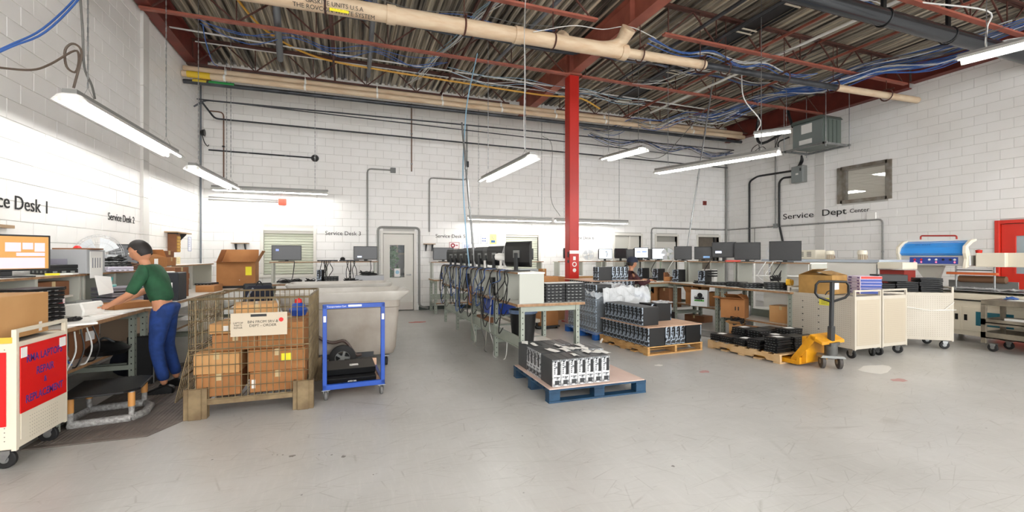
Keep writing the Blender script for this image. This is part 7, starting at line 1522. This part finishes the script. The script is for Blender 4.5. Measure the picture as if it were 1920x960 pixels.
    mb.add([tuple(v) for v in hv], hf); bo = mb.build('body', skin_c, root, smooth=True); rm = bo.modifiers.new('remesh', 'REMESH'); rm.mode = 'VOXEL'; rm.voxel_size = .0065; rm.use_smooth_shade = True; sm_ = bo.modifiers.new('smooth', 'SMOOTH'); sm_.iterations = 2
    skin('shirt', cl, top_c); skin('trousers', lg, leg_c)
    for q in (-1, 1): 
        c = hd+fz*.088+ry*(.03*q)+uz*.012; MB().lathe([(0, -.009), (.007, -.006), (.009, 0), (.007, .006), (0, .009)], 10, tuple(c)).build('eye', m_white, root, smooth=True); c2 = c+fz*.006; MB().lathe([(0, -.0045), (.0045, 0), (0, .0045)], 8, tuple(c2)).build('iris', m_ink, root)
    c = hd+fz*.092-uz*.055; MB().bar(c-ry*.022, c+ry*.022, .006, .008).build('mouth', M('lips', '9c5a50', .5), root)
    h = MB(); hv = []
    for i in range(11):
        for j in range(24):
            th, ph = 2*PI*j/24, R(-32)+(PI/2-R(-32))*i/10; x = math.cos(ph)*math.cos(th); lowlim = R(28) if x > .15 else R(-32) if x < -.1 else R(5); ph = max(ph, lowlim); hv.append(hd+fz*(math.cos(ph)*math.cos(th)*.108)+ry*(math.cos(ph)*math.sin(th)*.087)+uz*(math.sin(ph)*.127))
    h.add([tuple(v) for v in hv], [(i*24+j, i*24+(j+1) % 24, (i+1)*24+(j+1) % 24, (i+1)*24+j) for i in range(10) for j in range(24)]); h.build('hair', hair_c, root, smooth=True)
    if cap: k_ = MB(); k_.lathe([(.118, .02), (.12, .05), (.1, .11), (.06, .135), (0, .142)], 22, tuple(hd)); k_.build('knitted_cap', cap, root, smooth=True)
    if braid:
        bk_ = hd-fz*.1-uz*.02; pts = [bk_, bk_-fz*.03-uz*.08, bk_-fz*.04-uz*.18, bk_-fz*.05-uz*.3, bk_-fz*.05-uz*.4]; pp = smoothpath(pts, 5); MB().tube(pp, [.028+.008*math.sin(i*1.9)-.0007*i for i in range(len(pp))], 10).build('braid', hair_c, root, smooth=True)
    return root
m_sk = M('skin', 'c98e6c', .55); m_hair = M('dark_hair', '1d1715', .6)
person('person', 'person in a green shirt and blue jeans leaning over the left bench', (-1.86, 5.78, 0), PI, dict(
    pelvis=(0, 0, .93), chest=(.1, 0, 1.2), neck=(.17, 0, 1.37), head=(.22, 0, 1.5), face=(1, -.15, -.45),
    shl=(.12, .17, 1.3), ell=(.22, .24, 1.06), wrl=(.42, .16, .95), hnl=(.49, .13, .93), shr=(.12, -.17, 1.3), elr=(.24, -.26, 1.08), wrr=(.42, -.16, .97), hnr=(.49, -.13, .94),
    hpl=(0, .1, .86), knl=(.04, .12, .49), anl=(-.04, .13, .09), tol=(.1, .14, .02), hpr=(0, -.1, .86), knr=(.02, -.13, .49), anr=(-.06, -.16, .09), tor=(.1, -.18, .02)),
    m_sk, M('green_shirt', '24593a', .8, col2='1d4a30', scale=9, bump=.8, bscale=8), M('blue_jeans', '22448a', .85, col2='1b3770', scale=14, bump=.9, bscale=9), m_hair, m_black)
st = thing('stool', 'round stool under the seated woman', 'stool', (5.45, 7.95, 0)); MB().lathe([(0, .54), (.17, .54), (.18, .57), (.16, .6), (0, .6)], 22).build('seat', m_black, st, smooth=True); MB().cyl((0, 0, .06), (0, 0, .54), .025, 12).build('column', m_galv, st); MB().lathe([(0, .0), (.22, 0), (.2, .04), (0, .06)], 22).build('base', m_black, st, smooth=True); MB().tube([(.16*math.cos(a), .16*math.sin(a), .22) for a in [i*PI/8 for i in range(17)]], .01, 6).build('foot_ring', m_galv, st)
person('person', 'seated woman in a maroon sweater and jeans with a long dark braid', (5.45, 7.95, 0), R(-12), dict(
    pelvis=(0, 0, .69), chest=(.06, 0, .98), neck=(.1, 0, 1.16), head=(.13, 0, 1.3), face=(1, .1, -.2),
    shl=(.07, .16, 1.08), ell=(.22, .22, .86), wrl=(.45, .12, .95), hnl=(.52, .1, .94), shr=(.07, -.16, 1.08), elr=(.24, -.22, .87), wrr=(.47, -.14, .95), hnr=(.54, -.12, .94),
    hpl=(.06, .09, .66), knl=(.4, .13, .66), anl=(.36, .12, .26), tol=(.5, .13, .2), hpr=(.06, -.09, .66), knr=(.38, -.16, .64), anr=(.3, -.14, .26), tor=(.45, -.15, .2)),
    M('skin_warm', 'c08a6a', .55), M('maroon_sweater', '4a2528', .85, col2='3c1d20', scale=12), M('light_jeans', '6f8fc0', .85), m_hair, m_dkgrey, braid=True, cap=M('navy_cap', '20263a', .8), short=False)
